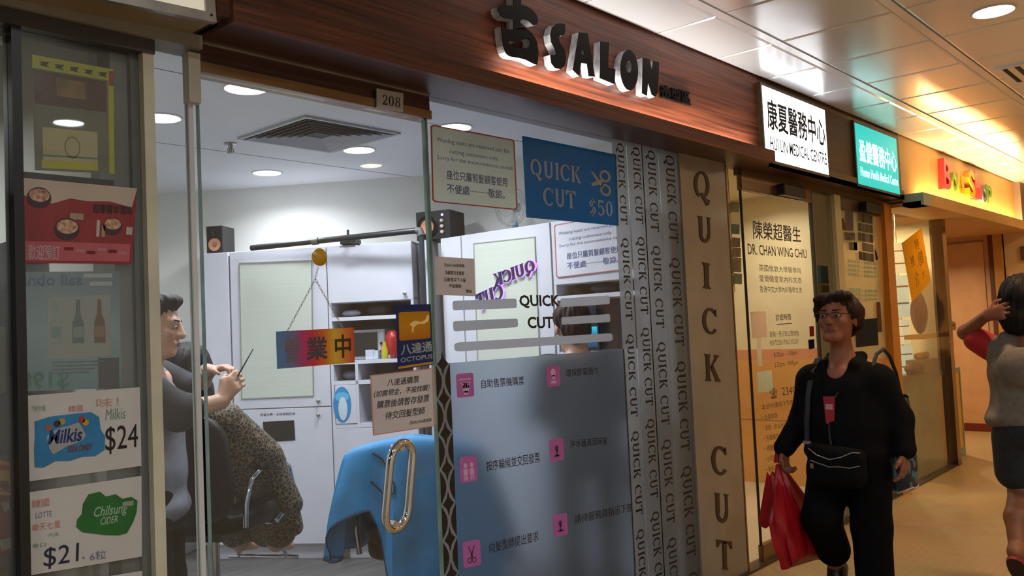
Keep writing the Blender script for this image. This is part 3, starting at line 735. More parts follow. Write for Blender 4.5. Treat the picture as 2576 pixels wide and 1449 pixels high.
S = Sheet(FAC, [(931, 944), (1088, 926), (1093, 1072), (938, 1096)], gl)
t = thing('paper_notice', 'pink bordered handwritten-style ticket notice above the door handle', 'notice', S.fn(0.5, 1.0))
S.patch('sheet', m_paper, t)
mb = MB(); S.poly(mb, [(0, 0), (1, 0), (1, 1), (0, 1)], 0.001, 0.0016, hole=[(0.015, 0.015), (0.985, 0.015), (0.985, 0.985), (0.015, 0.985)]); mb.build('border', pm('coral_line', '#d58a7c', 0.5), t)
for s_, b_ in (('八達通購票', (0.25, 0.10, 0.76, 0.22)), ('（如需現金，不設找贖）', (0.04, 0.27, 0.93, 0.38)), ('購票後請暫存發票', (0.08, 0.44, 0.92, 0.57)), ('待交回髮型師', (0.20, 0.64, 0.84, 0.77)), ('古SALON造型區', (0.58, 0.85, 0.95, 0.91))):
    text(s_, S.fn, b_, m_ink, t, w0=0.0016, bold=0.008, shear=0.03)

# rainbow "open" board on a chain from a yellow suction hook
S = Sheet(FAC, [(694, 834), (888, 824), (890, 912), (697, 928)], 0.012)
t = thing('open_board', 'rainbow striped open sign hanging by a chain from a yellow hook on the door', 'sign', S.fn(0.5, 1.0))
cw = S.fn(1, 0) - S.fn(0, 0)
rb = ramp_mat('rainbow_print', [(0.0, '#6d93b4'), (0.18, '#7f86aa'), (0.30, '#c0508a'), (0.45, '#d04a50'), (0.58, '#d87a3a'), (0.74, '#dcc04a'), (0.86, '#dd9a44'), (1.0, '#d0603c')], 'X', cw.x, -cw.x / 2, thin=0.45)
S.patch('board', rb, t, w0=0.0, w1=0.005)
for s_, b_, c_ in (('營', (0.09, 0.18, 0.27, 0.86), '#7a6a78'), ('業', (0.36, 0.2, 0.63, 0.84), '#4a4a5c'), ('中', (0.73, 0.18, 0.95, 0.84), '#3b3424')):
    text(s_, S.fn, b_, pm('board_ink' + c_, c_, 0.3, 0.3), t, bold=0.03, w0=0.006, mirror=(s_ == '中'))
hk = FAC.pt(800, 648, 0.02)
MB().lathe(FAC.pt(802, 647, 0.006), [(0.028, 0.0), (0.029, 0.006), (0.022, 0.012), (0.012, 0.016), (0.004, 0.018)], 24, axis=(0, -1, 0)).build('suction_hook', pm('yellow_plastic', '#c99a08', 0.3, c2='#b98c06'), t, smooth=True)
jn = FAC.pt(793, 702, 0.014)
def chain(a, b, n, parent):
    a, b = Vector(a), Vector(b); d = (b - a); mb = MB()
    for k in range(n):
        c = a + d * ((k + 0.5) / n); h_ = d.length / n * 0.62; tdir = d.normalized(); sd = Vector((0, -1, 0)) if k % 2 else tdir.cross(Vector((0, -1, 0))).normalized()
        mb.tube([c + tdir * h_ * math.cos(g) + sd * 0.003 * math.sin(g) for g in [2 * math.pi * i / 8 for i in range(8)]], 0.0008, 5, closed=True)
    mb.build('chain', m_alu, parent)
chain(FAC.pt(800, 672, 0.014), jn, 4, t); chain(jn, S.fn(0.13, 0.02, 0.002), 16, t); chain(jn, S.fn(0.86, 0.02, 0.002), 15, t)

# ------------------------------------------------------------------ vinyl film on the big pane
FW = 0.0062
f0 = FAC.uv(1136, 1100)[0]; f1 = FAC.uv(1560, 1100)[0] + 0.06; ft = 1.29
fm = MB().fbox(FAC, f0, f1, 0.02, ft, FW, FW + 0.0012).build('frosted_film', m_frost, w2)
# oval chain border: black pieces stand in for the dark behind clear gaps
mb = MB(); mbk = MB()
u0 = FAC.uv(1103, 1180)[0]; wd = f0 - u0; z = ft; hh = 0.128
while z > 0.05:
    cz = z - hh / 2
    for cx, rx in ((u0 + wd * 0.02, wd * 0.62), (u0 + wd * 1.0, wd * 0.62)):
        pass
    lens = [(u0 + wd * 0.03 + wd * 0.40 * max(0, math.sin(math.pi * k / 12)), cz - hh / 2 + hh * k / 12) for k in range(13)]
    lens2 = [(f0 - wd * 0.03 - wd * 0.36 * max(0, math.sin(math.pi * k / 12)), cz - hh / 2 + hh * k / 12) for k in range(13)]
    P_ = lambda x, y, w: FAC.P(x, y, w)
    mbk.prism([(u0, cz - hh / 2 + 0.012)] + [(u0 + (x - u0) * 0.92, cz + (y - cz) * 0.9) for x, y in lens], P_, FW, FW + 0.001)
    mbk.prism([(f0 - (f0 - x) * 0.92, cz + (y - cz) * 0.9) for x, y in lens2] + [(f0, cz + hh / 2 - 0.014)], P_, FW, FW + 0.001)
    mbk.prism([(u0 + wd * 0.5, z - 0.044), (u0 + wd * 0.60, z - 0.02), (u0 + wd * 0.88, z), (u0 + wd * 0.60, z + 0.02), (u0 + wd * 0.5, z + 0.044), (u0 + wd * 0.40, z + 0.02), (u0 + wd * 0.12, z), (u0 + wd * 0.40, z - 0.02)], P_, FW, FW + 0.001)
    z -= hh
mb.fbox(FAC, u0, f0, 0.02, ft, FW - 0.0001, FW + 0.0001)
mb.build('border_film', pm('border_grey', '#7d828a', 0.5), w2); mbk.build('oval_border', m_black, w2)

def bars(x0, y0, x1, y1, x2, y2, x3, y3):
    SB = Sheet(FAC, [(x0, y0), (x1, y1), (x2, y2), (x3, y3)], FW)
    mb = MB(); SB.poly(mb, rrect(0, 0, 1, 1, 0.035, 7.0), 0, 0.001); mb.build('bar_film', m_bar, w2)
bars(1138, 757, 1299, 751, 1300, 775, 1139, 781)
bars(1409, 751, 1533, 743, 1534, 765, 1410, 773)
bars(1139, 808, 1302, 801, 1303, 823, 1141, 834)
bars(1412, 798, 1534, 790, 1535, 810, 1413, 817)
bars(1142, 862, 1540, 838, 1541, 858, 1144, 885)
SQ = Sheet(FAC, [(1305, 742), (1406, 742), (1408, 776), (1307, 776)], FW)
text('QUICK', SQ.fn, (0, 0, 1, 1), m_ink, w2, bold=0.03, w0=0.001)
SQ = Sheet(FAC, [(1326, 797), (1390, 796), (1391, 826), (1328, 826)], FW)
text('CUT', SQ.fn, (0, 0, 1, 1), m_ink, w2, bold=0.03, w0=0.001)

m_pink = pm('pink_vinyl', '#a85aa6', 0.4, c2='#b064ae'); m_picto = pm('pale_vinyl', '#cfa9cf', 0.4)
def icon(x0, y0, x1, y1, x2, y2, x3, y3, kind):
    SI = Sheet(FAC, [(x0, y0), (x1, y1), (x2, y2), (x3, y3)], FW + 0.0013)
    mb = MB(); SI.poly(mb, rrect(0, 0, 1, 1, 0.12, 0.85), 0, 0.0008); o = mb.build('icon', m_pink, w2)
    mb = MB(); a, b = 0.0008, 0.0014
    el = lambda cx, cy, rx, ry: SI.poly(mb, [(cx + rx * math.cos(2 * math.pi * k / 14), cy + ry * math.sin(2 * math.pi * k / 14)) for k in range(14)], a, b)
    q = lambda s0, t0, s1, t1: SI.poly(mb, [(s0, t0), (s1, t0), (s1, t1), (s0, t1)], a, b)
    mat = m_picto
    if kind == 'hand':
        q(0.15, 0.22, 0.85, 0.28); q(0.2, 0.38, 0.8, 0.44); el(0.52, 0.62, 0.2, 0.2)
        for k in range(4): q(0.33 + 0.1 * k, 0.40, 0.40 + 0.1 * k, 0.62)
        q(0.40, 0.75, 0.62, 0.9)
    elif kind == 'person': el(0.5, 0.33, 0.17, 0.2); el(0.5, 0.55, 0.1, 0.12); q(0.3, 0.72, 0.7, 0.86)
    elif kind == 'queue':
        for cx in (0.32, 0.68): el(cx, 0.35, 0.1, 0.1); q(cx - 0.12, 0.48, cx + 0.12, 0.72); q(cx - 0.09, 0.74, cx - 0.01, 0.92); q(cx + 0.02, 0.74, cx + 0.1, 0.92)
    elif kind == 'scissors':
        mat = pm('dark_vinyl', '#4a3a58', 0.4)
        for cx in (0.35, 0.62):
            A, B = ringp(cx, 0.75, 0.13, 0.11, 0.65); SI.poly(mb, A, a, b, hole=B)
        SI.poly(mb, [(0.30, 0.2), (0.36, 0.2), (0.58, 0.66), (0.52, 0.68)], a, b); SI.poly(mb, [(0.62, 0.2), (0.68, 0.22), (0.46, 0.68), (0.40, 0.66)], a, b)
    else:
        mat = pm('dark_vinyl', '#4a3a58', 0.4); el(0.5, 0.42, 0.13, 0.13); q(0.44, 0.5, 0.56, 0.78); q(0.3, 0.72, 0.7, 0.8)
    mb.build('pictogram', mat, o)
icon(1147, 941, 1190, 937, 1193, 997, 1150, 1001, 'hand')
icon(1373, 922, 1407, 918, 1410, 970, 1376, 974, 'person')
icon(1155, 1151, 1198, 1145, 1202, 1209, 1158, 1216, 'queue')
icon(1381, 1107, 1416, 1101, 1419, 1157, 1384, 1163, 'tool')
icon(1163, 1364, 1207, 1356, 1210, 1421, 1166, 1430, 'scissors')
icon(1390, 1297, 1426, 1290, 1428, 1344, 1393, 1352, 'person2')
m_finkt = pm('film_ink', '#23222c', 0.5)
def ftext(s_, x0, y0, x1, y1, h):
    T = Sheet(FAC, [(x0, y0), (x1, y1), (x1 + 1, y1 + h), (x0 + 1, y0 + h)], FW + 0.0013)
    text(s_, T.fn, (0, 0, 1, 1), m_finkt, w2, bold=0.005, w0=0.0005)
ftext('自助售票機購票', 1210, 955, 1317, 946, 22)
ftext('環保即棄頸巾', 1423, 929, 1503, 922, 20)
ftext('按序輪候並交回發票', 1222, 1160, 1357, 1137, 26)
ftext('沖水器清潔碎髮', 1433, 1107, 1527, 1098, 20)
ftext('向髮型師提出要求', 1230, 1366, 1354, 1335, 26)
ftext('請待服務員指示下座', 1445, 1296, 1590, 1264, 22)

# four vertical strips with repeated running letters
qc = serif('QUICK CUT', 0.06)
for x0, x1, yt, per, phase in ((1544, 1578, 362, 235, 0), (1581, 1619, 372, 222, 0), (1617, 1658, 380, 236, 0), (1660, 1706, 392, 254, 0)):
    ua, ub = FAC.uv(x0, 500)[0], FAC.uv(x1, 500)[0]
    st = MB().fbox(FAC, ua, ub, 0.02, SOF, FW + 0.0, FW + 0.001).build('strip_film', m_strip, w2)
    lt = MB(); z = FAC.uv((x0 + x1) / 2, yt)[1]
    Lh = (FAC.uv((x0 + x1) / 2, yt)[1] - FAC.uv((x0 + x1) / 2, yt + per * 0.86)[1]); gap = Lh * 0.17
    q = norm(qc[0])
    while z > 0.1:
        pts = [FAC.P(ua + (ub - ua) * (0.22 + 0.6 * y), z - Lh * x, FW + 0.0016) for x, y in q]
        lt.add(pts, qc[1]); z -= Lh + gap
    lt.build('lettering', m_ink, st)
# upright letters on the pilaster
m_bl = pm('brown_letter', '#2c1610', 0.4, c2='#351b14')
for ch, x0, y0, x1, y1 in (('Q', 1744, 428, 1785, 518), ('U', 1753, 543, 1790, 612), ('I', 1765, 659, 1788, 727), ('C', 1765, 772, 1803, 842), ('K', 1771, 890, 1813, 960), ('C', 1788, 1119, 1828, 1196), ('U', 1795, 1239, 1835, 1316), ('T', 1802, 1357, 1842, 1434)):
    SL = Sheet(FAC, [(x0, y0), (x1 - 2, y0 + 5), (x1, y1), (x0 + 2, y1 - 3)], 0.02)
    shape(serif(ch), SL.fn, (0, 0, 1, 1), m_bl, bd, 'letter', w0=0.0005, th=0.004)

# ------------------------------------------------------------------ salon ceiling fittings
vt = thing('air_vent', 'square louvred air conditioning vent in the salon ceiling', 'air vent', (2.81, 3.8, SCEIL))
cx, cy, hs = 2.81, 3.80, 0.285
m_vent = pm('vent_white', '#a9abb2', 0.45); m_vd = pm('vent_dark', '#2a2b30', 0.7)
mb = MB(); mb.prism([(cx - hs - 0.02, cy - hs - 0.02), (cx + hs + 0.02, cy - hs - 0.02), (cx + hs + 0.02, cy + hs + 0.02), (cx - hs - 0.02, cy + hs + 0.02)], lambda x, y, w: (x, y, SCEIL - w), 0.0, 0.012, hole=[(cx - hs, cy - hs), (cx + hs, cy - hs), (cx + hs, cy + hs), (cx - hs, cy + hs)]); mb.build('frame', m_vent, vt)
MB().box((cx - hs, cy - hs, SCEIL - 0.0015), (cx + hs, cy + hs, SCEIL)).build('backing', m_vd, vt)
for k in range(7):
    a = hs - 0.012 - k * 0.038; b = a - 0.026
    if b < 0.02: break
    q = lambda r, z_: [(cx - r, cy - r, z_), (cx + r, cy - r, z_), (cx + r, cy + r, z_), (cx - r, cy + r, z_)]
    v = q(a, SCEIL - 0.016) + q(b, SCEIL - 0.003) + q(a, SCEIL - 0.0145) + q(b, SCEIL - 0.002)
    MB().add(v, [(i, (i + 1) % 4, 4 + (i + 1) % 4, 4 + i) for i in range(4)] + [(8 + i, 12 + i, 12 + (i + 1) % 4, 8 + (i + 1) % 4) for i in range(4)] + [(i, 8 + i, 8 + (i + 1) % 4, (i + 1) % 4) for i in range(4)]).build('slat', m_vent, vt)
sp = thing('sprinkler', 'small metal fire sprinkler head in the salon ceiling', 'sprinkler', (2.55, 4.25, SCEIL))
MB().lathe((2.55, 4.25, SCEIL), [(0.032, 0.0), (0.034, -0.006), (0.012, -0.010), (0.011, -0.03)], 16).build('escutcheon', m_alu, sp, smooth=True)
MB().lathe((2.55, 4.25, SCEIL), [(0.008, -0.03), (0.008, -0.05), (0.018, -0.052), (0.018, -0.055), (0.005, -0.058)], 16).build('deflector', m_alu, sp, smooth=True)
for s_ in (-1, 1): MB().tube([(2.55 + 0.012 * s_, 4.25, SCEIL - 0.028), (2.55 + 0.02 * s_, 4.25, SCEIL - 0.04), (2.55 + 0.006 * s_, 4.25, SCEIL - 0.052)], 0.003, 6).build('frame_arm', m_alu, sp)

# ------------------------------------------------------------------ cabinets
m_mirror = pm('mirror_wall_reflection', '#c6ccbf', 0.12, c2='#c1c7ba', stretch=(0.3, 0.3, 40), scale=4)  # mirrors: the reflected cream wall is put into the colour
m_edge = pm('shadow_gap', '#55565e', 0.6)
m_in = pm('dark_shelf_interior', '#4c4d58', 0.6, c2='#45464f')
def uvb(fr, x0, y0, x1, y1, w=0.0):
    xm, ym = (x0 + x1) / 2, (y0 + y1) / 2
    return fr.uv(x0, ym, w)[0], fr.uv(x1, ym, w)[0], fr.uv(xm, y1, w)[1], fr.uv(xm, y0, w)[1]
def knob(fr, u, v, parent, w=0.0):
    c = fr.P(u, v, w); MB().lathe(c, [(0.006, 0.0), (0.005, 0.012), (0.012, 0.016), (0.013, 0.022), (0.008, 0.026)], 14, axis=fr.n).build('knob', m_alu, parent, smooth=True)
def cab(fr, u0, u1, z1, label, group=None):
    return thing('cabinet', label, 'cabinet', fr.P((u0 + u1) / 2, 0, -0.2), group=group)
TOP = 2.0
def body(fr, c, u0, u1, z0, z1, depth=0.40):
    MB().fbox(fr, u0 + 0.001, u1 - 0.001, z0, z1, -depth, -0.021).build('body', m_white, c)
    MB().fbox(fr, u0 + 0.001, u1 - 0.001, 0.0, 0.10, -depth, -0.05).build('plinth', m_white, c)
def door(fr, c, u0, u1, z0, z1, kn=None):
    d = MB().fbox(fr, u0 + 0.003, u1 - 0.003, z0 + 0.003, z1 - 0.003, -0.020, 0.0).build('door', m_white, c, bevel=0.002)
    if kn: knob(fr, kn[0], kn[1], d)
    return d
GCAB = 'white salon cabinets'
# slanted wall: narrow filler, mirror unit, shelf unit
c = cab(DIAG, 0.0, 0.18, TOP, 'narrow white cabinet at the left end of the salon row', GCAB); body(DIAG, c, 0.0, 0.178, 0.10, TOP)
door(DIAG, c, 0.0, 0.178, 0.93, TOP); door(DIAG, c, 0.0, 0.178, 0.10, 0.93, kn=(0.155, 0.88))
c = cab(DIAG, 0.186, 0.845, TOP, 'wide white cabinet with a pale mirror panel and a small black screen', GCAB); body(DIAG, c, 0.184, 0.845, 0.10, TOP)
zs = DIAG.uv(700, 1027)[1]
d = door(DIAG, c, 0.184, 0.845, zs, TOP, kn=DIAG.uv(803, 1008))
SM = Sheet(DIAG, [(602, 661), (785, 654), (790, 997), (608, 1005)], 0.0)
SM.patch('mirror_panel', m_mirror, d, w0=0.0, w1=0.004)
mb = MB(); SM.poly(mb, [(0, 0), (1, 0), (1, 1), (0, 1)], 0.0, 0.006, hole=[(0.012, 0.008), (0.988, 0.008), (0.988, 0.992), (0.012, 0.992)]); mb.build('mirror_frame', pm('frame_grey_line', '#8e9186', 0.5), d)
d = door(DIAG, c, 0.184, 0.845, 0.10, zs, kn=DIAG.uv(803, 1043))
SS = Sheet(DIAG, [(662, 1061), (740, 1057), (743, 1107), (665, 1112)], 0.0)
SS.patch('screen', m_blackg, d, w0=0.0, w1=0.004)
ST = Sheet(DIAG, [(655, 1040), (743, 1037), (743, 1044), (655, 1047)], 0.0)
text('剪髮收費・全程電腦記錄', ST.fn, (0, 0, 1, 1), m_ink, d, w0=0.001)

c = cab(DIAG, 0.855, 1.44, TOP, 'white shelf cabinet holding the microwave, with doors above and below', GCAB)
uL, uR = 0.849, 1.41
b_ = MB()
zA = DIAG.uv(930, 759)[1]; zB = DIAG.uv(915, 800)[1]; zC = DIAG.uv(940, 909)[1]; zD = DIAG.uv(900, 962)[1]; zE = DIAG.uv(870, 1072)[1]
uM = DIAG.uv(899, 1000)[0]
b_.fbox(DIAG, uL, uL + 0.018, 0.0, TOP, -0.40, -0.002); b_.fbox(DIAG, uR - 0.018, uR, 0.0, TOP, -0.40, -0.002)
b_.fbox(DIAG, uL, uR, 0.0, TOP, -0.40, -0.392); b_.fbox(DIAG, uL, uR, TOP - 0.018, TOP, -0.40, -0.021)
b_.fbox(DIAG, uL, uR, zA - 0.0, zA + 0.018, -0.40, -0.021)
b_.build('body', m_white, c)
MB().fbox(DIAG, uL + 0.018, uR - 0.018, 0.12, zA, -0.391, -0.388).build('back_panel', m_in, c)
for z_ in (zB, zC, zD, zE): MB().fbox(DIAG, uL + 0.018, uR - 0.018, z_ - 0.012, z_ + 0.012, -0.388, -0.004).build('shelf', m_white, c)
MB().fbox(DIAG, uM - 0.009, uM + 0.009, zE + 0.012, zC - 0.012, -0.388, -0.004).build('divider', m_white, c)
door(DIAG, c, uL + 0.01, uR, zA, TOP, kn=DIAG.uv(1020, 738))
d = door(DIAG, c, uL + 0.02, uM - 0.006, zE + 0.012, zD - 0.012)
mb = MB(); cc = DIAG.uv(861, 1018)
mb.prism([(cc[0] + 0.060 * math.cos(2 * math.pi * k / 24), cc[1] + 0.115 * math.sin(2 * math.pi * k / 24)) for k in range(24)], lambda x, y, w: DIAG.P(x, y, w), 0.0, 0.001)
lb = mb.build('round_label', pm('label_blue', '#2a86c0', 0.3), d)
mb = MB(); mb.prism([(cc[0] + 0.03 * math.cos(2 * math.pi * k / 16) + 0.004, cc[1] - 0.025 + 0.075 * math.sin(2 * math.pi * k / 16)) for k in range(16)], lambda x, y, w: DIAG.P(x, y, w), 0.001, 0.002); mb.build('label_picture', pm('label_white', '#c8d4dc', 0.4), lb)
mb = MB(); mb.prism([(cc[0] + 0.048 * math.cos(2 * math.pi * k / 16) , cc[1] + 0.05 + 0.03 * math.sin(2 * math.pi * k / 16)) for k in range(16)], lambda x, y, w: DIAG.P(x, y, w), 0.001, 0.0018); mb.build('label_picture', pm('label_cyan', '#58b4dc', 0.4), lb)
door(DIAG, c, uL + 0.006, uR, 0.10, zE - 0.012)
MB().fbox(DIAG, uL, uR, 0.0, 0.10, -0.40, -0.05).build('plinth', m_white, c)
MB().fbox(DIAG, DIAG.uv(842, 1390)[0], DIAG.uv(874, 1390)[0], 0.005, 0.075, -0.05, -0.045).build('plug_socket', pm('socket_grey', '#6d6c68', 0.4), c)
c = cab(DIAG, 1.44, 1.56, TOP, 'white corner filler panel behind the black boom pole', GCAB)
MB().fbox(DIAG, 1.475, 1.535, 0.0, TOP, -0.22, -0.02).build('panel', m_white, c)
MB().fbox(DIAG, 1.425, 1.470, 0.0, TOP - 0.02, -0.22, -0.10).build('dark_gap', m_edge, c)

# right wall units
def rspan(a, b): return RCAB.uv(a, 700)[0], RCAB.uv(b, 700)[0]
c = cab(RCAB, -3.96, -3.77, TOP, 'narrow white cabinet beside the door edge on the right wall', GCAB)
a, b = -3.955, -3.775; body(RCAB, c, a, b, 0.10, TOP, 0.36); door(RCAB, c, a, b, 0.10, TOP); 
c = cab(RCAB, -3.77, -3.06, TOP, 'white cabinet with the reflected purple-lit lettering on its mirror panel', GCAB)
a, b = -3.77, -3.068; body(RCAB, c, a, b, 0.10, TOP, 0.38); d = door(RCAB, c, a, b, 0.10, TOP)
SM = Sheet(RCAB, [(1192, 612), (1347, 595), (1360, 905), (1203, 925)], 0.0)
SM.patch('mirror_panel', m_mirror, d, w0=0.0, w1=0.004)
mb = MB(); SM.poly(mb, [(0, 0), (1, 0), (1, 1), (0, 1)], 0.0, 0.006, hole=[(0.012, 0.008), (0.988, 0.008), (0.988, 0.992), (0.012, 0.992)]); mb.build('mirror_frame', pm('frame_grey_line', '#8e9186', 0.5), d)
c = cab(RCAB, -3.06, -2.45, TOP, 'white cabinet with open shelves and the framed notice on its upper door', GCAB)
a, b = -3.06, -2.46; zA, zB, zC = RCAB.uv(1470, 712)[1], RCAB.uv(1480, 745)[1], RCAB.uv(1450, 890)[1]
mb = MB(); mb.fbox(RCAB, a, a + 0.018, 0, TOP, -0.38, -0.002); mb.fbox(RCAB, b - 0.018, b, 0, TOP, -0.38, -0.002); mb.fbox(RCAB, a, b, 0, TOP, -0.38, -0.372); mb.fbox(RCAB, a, b, TOP - 0.018, TOP, -0.38, -0.021); mb.fbox(RCAB, a, b, zA, zA + 0.018, -0.38, -0.021); mb.build('body', m_white, c)
MB().fbox(RCAB, a + 0.018, b - 0.018, 0.12, zA, -0.371, -0.367).build('back_panel', m_in, c)
for z_ in (zB, zC): MB().fbox(RCAB, a + 0.018, b - 0.018, z_ - 0.012, z_ + 0.012, -0.367, -0.004).build('shelf', m_white, c)
door(RCAB, c, a + 0.004, b, zA, TOP); door(RCAB, c, a + 0.004, b, 0.10, zC - 0.012)
MB().fbox(RCAB, a, b, 0.0, 0.10, -0.37, -0.05).build('plinth', m_white, c)

# reflection of a purple-lit sign, built as glowing letters reading backwards
t = thing('sign_reflection', 'backwards reflection of purple-lit QUICK lettering, built as letters on the mirror panel', 'sign', RCAB.pt(1275, 770, 0.01))
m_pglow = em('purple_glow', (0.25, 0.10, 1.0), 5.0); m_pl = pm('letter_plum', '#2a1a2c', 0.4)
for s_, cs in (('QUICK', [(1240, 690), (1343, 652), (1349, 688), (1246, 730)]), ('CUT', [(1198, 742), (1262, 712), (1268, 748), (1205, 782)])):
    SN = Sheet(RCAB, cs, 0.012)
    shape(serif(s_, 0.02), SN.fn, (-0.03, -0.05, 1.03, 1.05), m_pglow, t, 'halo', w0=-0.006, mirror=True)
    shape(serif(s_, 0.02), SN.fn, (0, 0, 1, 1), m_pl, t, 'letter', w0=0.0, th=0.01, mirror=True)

# ------------------------------------------------------------------ goods on and in the cabinets
def fthing(name, label, cat, fr, u, v, w, group=None): return thing(name, label, cat, fr.P(u, v, w), group=group)
m_spk = pm('speaker_black', '#121114', 0.5, c2='#18171a', spec=0.3); m_cone = pm('copper_cone', '#b07a5a', 0.35, 0.4, c2='#c48c6a')
# small loudspeaker, left
u0, u1, v0, v1 = uvb(DIAG, 519, 573, 549, 634, -0.06)
v0 = TOP + 0.0005; v1 = v0 + 0.185
t = fthing('loudspeaker', 'small black bookshelf loudspeaker with a copper cone on the left cabinet', 'speaker', DIAG, (u0 + u1) / 2, v0, -0.1)
MB().fbox(DIAG, u0, u1 + 0.03, v0, v1, -0.24, -0.06).build('body', m_spk, t, bevel=0.004)
um = (u0 + u1 + 0.03) / 2
MB().lathe(DIAG.P(um, v0 + 0.06, -0.06), [(0.042, 0), (0.042, 0.004), (0.034, 0.003), (0.012, -0.001)], 20, axis=DGN).build('woofer', m_cone, t, smooth=True)
MB().lathe(DIAG.P(um, v0 + 0.135, -0.06), [(0.026, 0), (0.026, 0.004), (0.018, 0.002), (0.01, 0.006)], 18, axis=DGN).build('tweeter', m_blackg, t, smooth=True)
# powered subwoofer on the corner
o = at_depth(1112, 592, 1.0) - CAM
SUB = Fr(DIAG.P(1.46, 0, -0.05), Vector((0.35, -0.94, 0)), Vector((-0.94, -0.35, 0)))
ua, ub = SUB.uv(1047, 570)[0], SUB.uv(1133, 560)[0]
t = thing('subwoofer', 'black powered speaker box with knobs and a blue light above the corner', 'speaker', SUB.P((ua + ub) / 2, TOP, -0.1))
MB().fbox(SUB, ua, ub, TOP + 0.001, TOP + 0.185, -0.22, 0.0).build('body', m_spk, t, bevel=0.004)
wc_ = SUB.uv(1076, 572)[0]
MB().lathe(SUB.P(wc_, TOP + 0.085, 0.0), [(0.074, 0), (0.074, 0.005), (0.055, 0.007), (0.045, 0.003)], 24, axis=SUB.n).build('surround', m_blackg, t, smooth=True)
MB().lathe(SUB.P(wc_, TOP + 0.085, 0.004), [(0.046, 0), (0.045, 0.004), (0.018, 0.001)], 24, axis=SUB.n).build('woofer', m_cone, t, smooth=True)
cu_ = SUB.uv(1113, 560)[0]
MB().lathe(SUB.P(cu_, TOP + 0.155, 0.0), [(0.008, 0), (0.008, 0.003)], 12, axis=SUB.n).build('power_light', em('blue_led', (0.15, 0.2, 1.0), 8.0), t)
for z_ in (0.118, 0.082, 0.046): MB().lathe(SUB.P(cu_ - 0.002, TOP + z_, 0.0), [(0.012, 0), (0.011, 0.012), (0.008, 0.014)], 14, axis=SUB.n).build('control_knob', pm('knob_ivory', '#c4b8a4', 0.4), t, smooth=True)
# boom pole stand
pA, pB = DIAG.pt(632, 624, 0.06), DIAG.pt(1046, 580, 0.16)
pC = DIAG.pt(1060, 592, 0.16)
t = thing('boom_stand', 'black metal pole stand with a long horizontal arm over the cabinets', 'stand', (pC.x, pC.y, 0))
MB().tube([pA, pB], 0.019, 12).build('arm', pm('pole_charcoal', '#2a2f31', 0.4, 0.4), t, smooth=True)
MB().tube([pB, DIAG.pt(1056, 580, 0.16), pC], 0.024, 12).build('elbow', pm('elbow_grey', '#5e625c', 0.5), t, smooth=True)
MB().tube([pC, (pC.x, pC.y, 0.04)], 0.017, 12).build('pole', pm('pole_slate', '#33373d', 0.4, 0.3), t, smooth=True)
MB().lathe((pC.x, pC.y, 0.0), [(0.13, 0.0), (0.13, 0.012), (0.05, 0.03), (0.02, 0.05)], 24).build('base', m_black, t, smooth=True)
pm_ = pA.lerp(pB, 0.40); MB().lathe(pm_, [(0.024, -0.02), (0.024, 0.02)], 14, axis=(pB - pA)).build('collar', pm('elbow_grey', '#5e625c', 0.5), t, smooth=True)
pm_ = pA.lerp(pB, 0.60); MB().tube([pm_ + Vector((0, 0, 0.05)), pm_ + Vector((0, 0, -0.03)), pm_ + Vector((0.05, -0.05, -0.045))], 0.008, 8).build('clamp', m_black, t)
MB().fbox(DIAG, DIAG.uv(858, 603)[0], DIAG.uv(896, 603)[0], TOP + 0.001, TOP + 0.035, -0.10, 0.02).build('small_box', m_black)
o = bpy.data.objects['small_box']; tag(o, 'small black box lying on the cabinet under the boom arm', 'box')
# ghost reflection of a fan, built as a solid one on the right cabinets
fc = RCAB.P(-3.48, TOP, -0.18)
t = thing('fan_reflection', 'pale reflection of a fan, built standing on the right cabinets', 'fan', fc)
MB().lathe(fc, [(0.07, 0.0), (0.07, 0.012), (0.02, 0.02), (0.015, 0.06)], 20).build('base', pm('fan_blue', '#6f93b4', 0.4), t, smooth=True)
hcn = fc + Vector((0, 0, 0.15)); m_wire = pm('fan_wire', '#9a9a98', 0.35, 0.5)
MB().lathe(hcn + Vector((0.03, 0, 0)), [(0.03, 0.0), (0.032, 0.02), (0.02, 0.05)], 16, axis=(-1, 0, 0)).build('motor', pm('fan_white', '#b9bab6', 0.4), t, smooth=True)
for k in range(3):
    a0 = k * 2.094; MB().grid([[hcn + Vector((-0.025 + 0.012 * j, r_ * math.cos(a0 + 0.35 * j), r_ * math.sin(a0 + 0.35 * j))) for j in range(4)] for r_ in (0.02, 0.06, 0.10)]).build('blade', glass('fan_blade_clear', (0.8, 0.85, 0.88)), t)
for r_, x_ in ((0.115, -0.02), (0.118, -0.045), (0.10, -0.06), (0.06, -0.072)):
    MB().tube([hcn + Vector((x_, r_ * math.cos(g), r_ * math.sin(g))) for g in [2 * math.pi * i / 32 for i in range(32)]], 0.0018, 5, closed=True).build('guard_ring', m_wire, t)
mb = MB()
for k in range(20):
    g = 2 * math.pi * k / 20; mb.tube([hcn + Vector((x_, r_ * math.cos(g), r_ * math.sin(g))) for r_, x_ in ((0.02, -0.074), (0.06, -0.072), (0.10, -0.06), (0.118, -0.045), (0.115, -0.02))], 0.001, 4)
mb.build('guard_wires', m_wire, t)
# cable lying on top
cp = [RCAB.P(-3.1 + 0.12 * k, TOP + 0.008 + 0.002 * math.sin(k * 2), -0.12 - 0.02 * math.sin(k)) for k in range(6)]
tag(MB().tube(cp, 0.007, 6).build('cable', m_black), 'black cable lying on top of the right cabinets', 'cable')

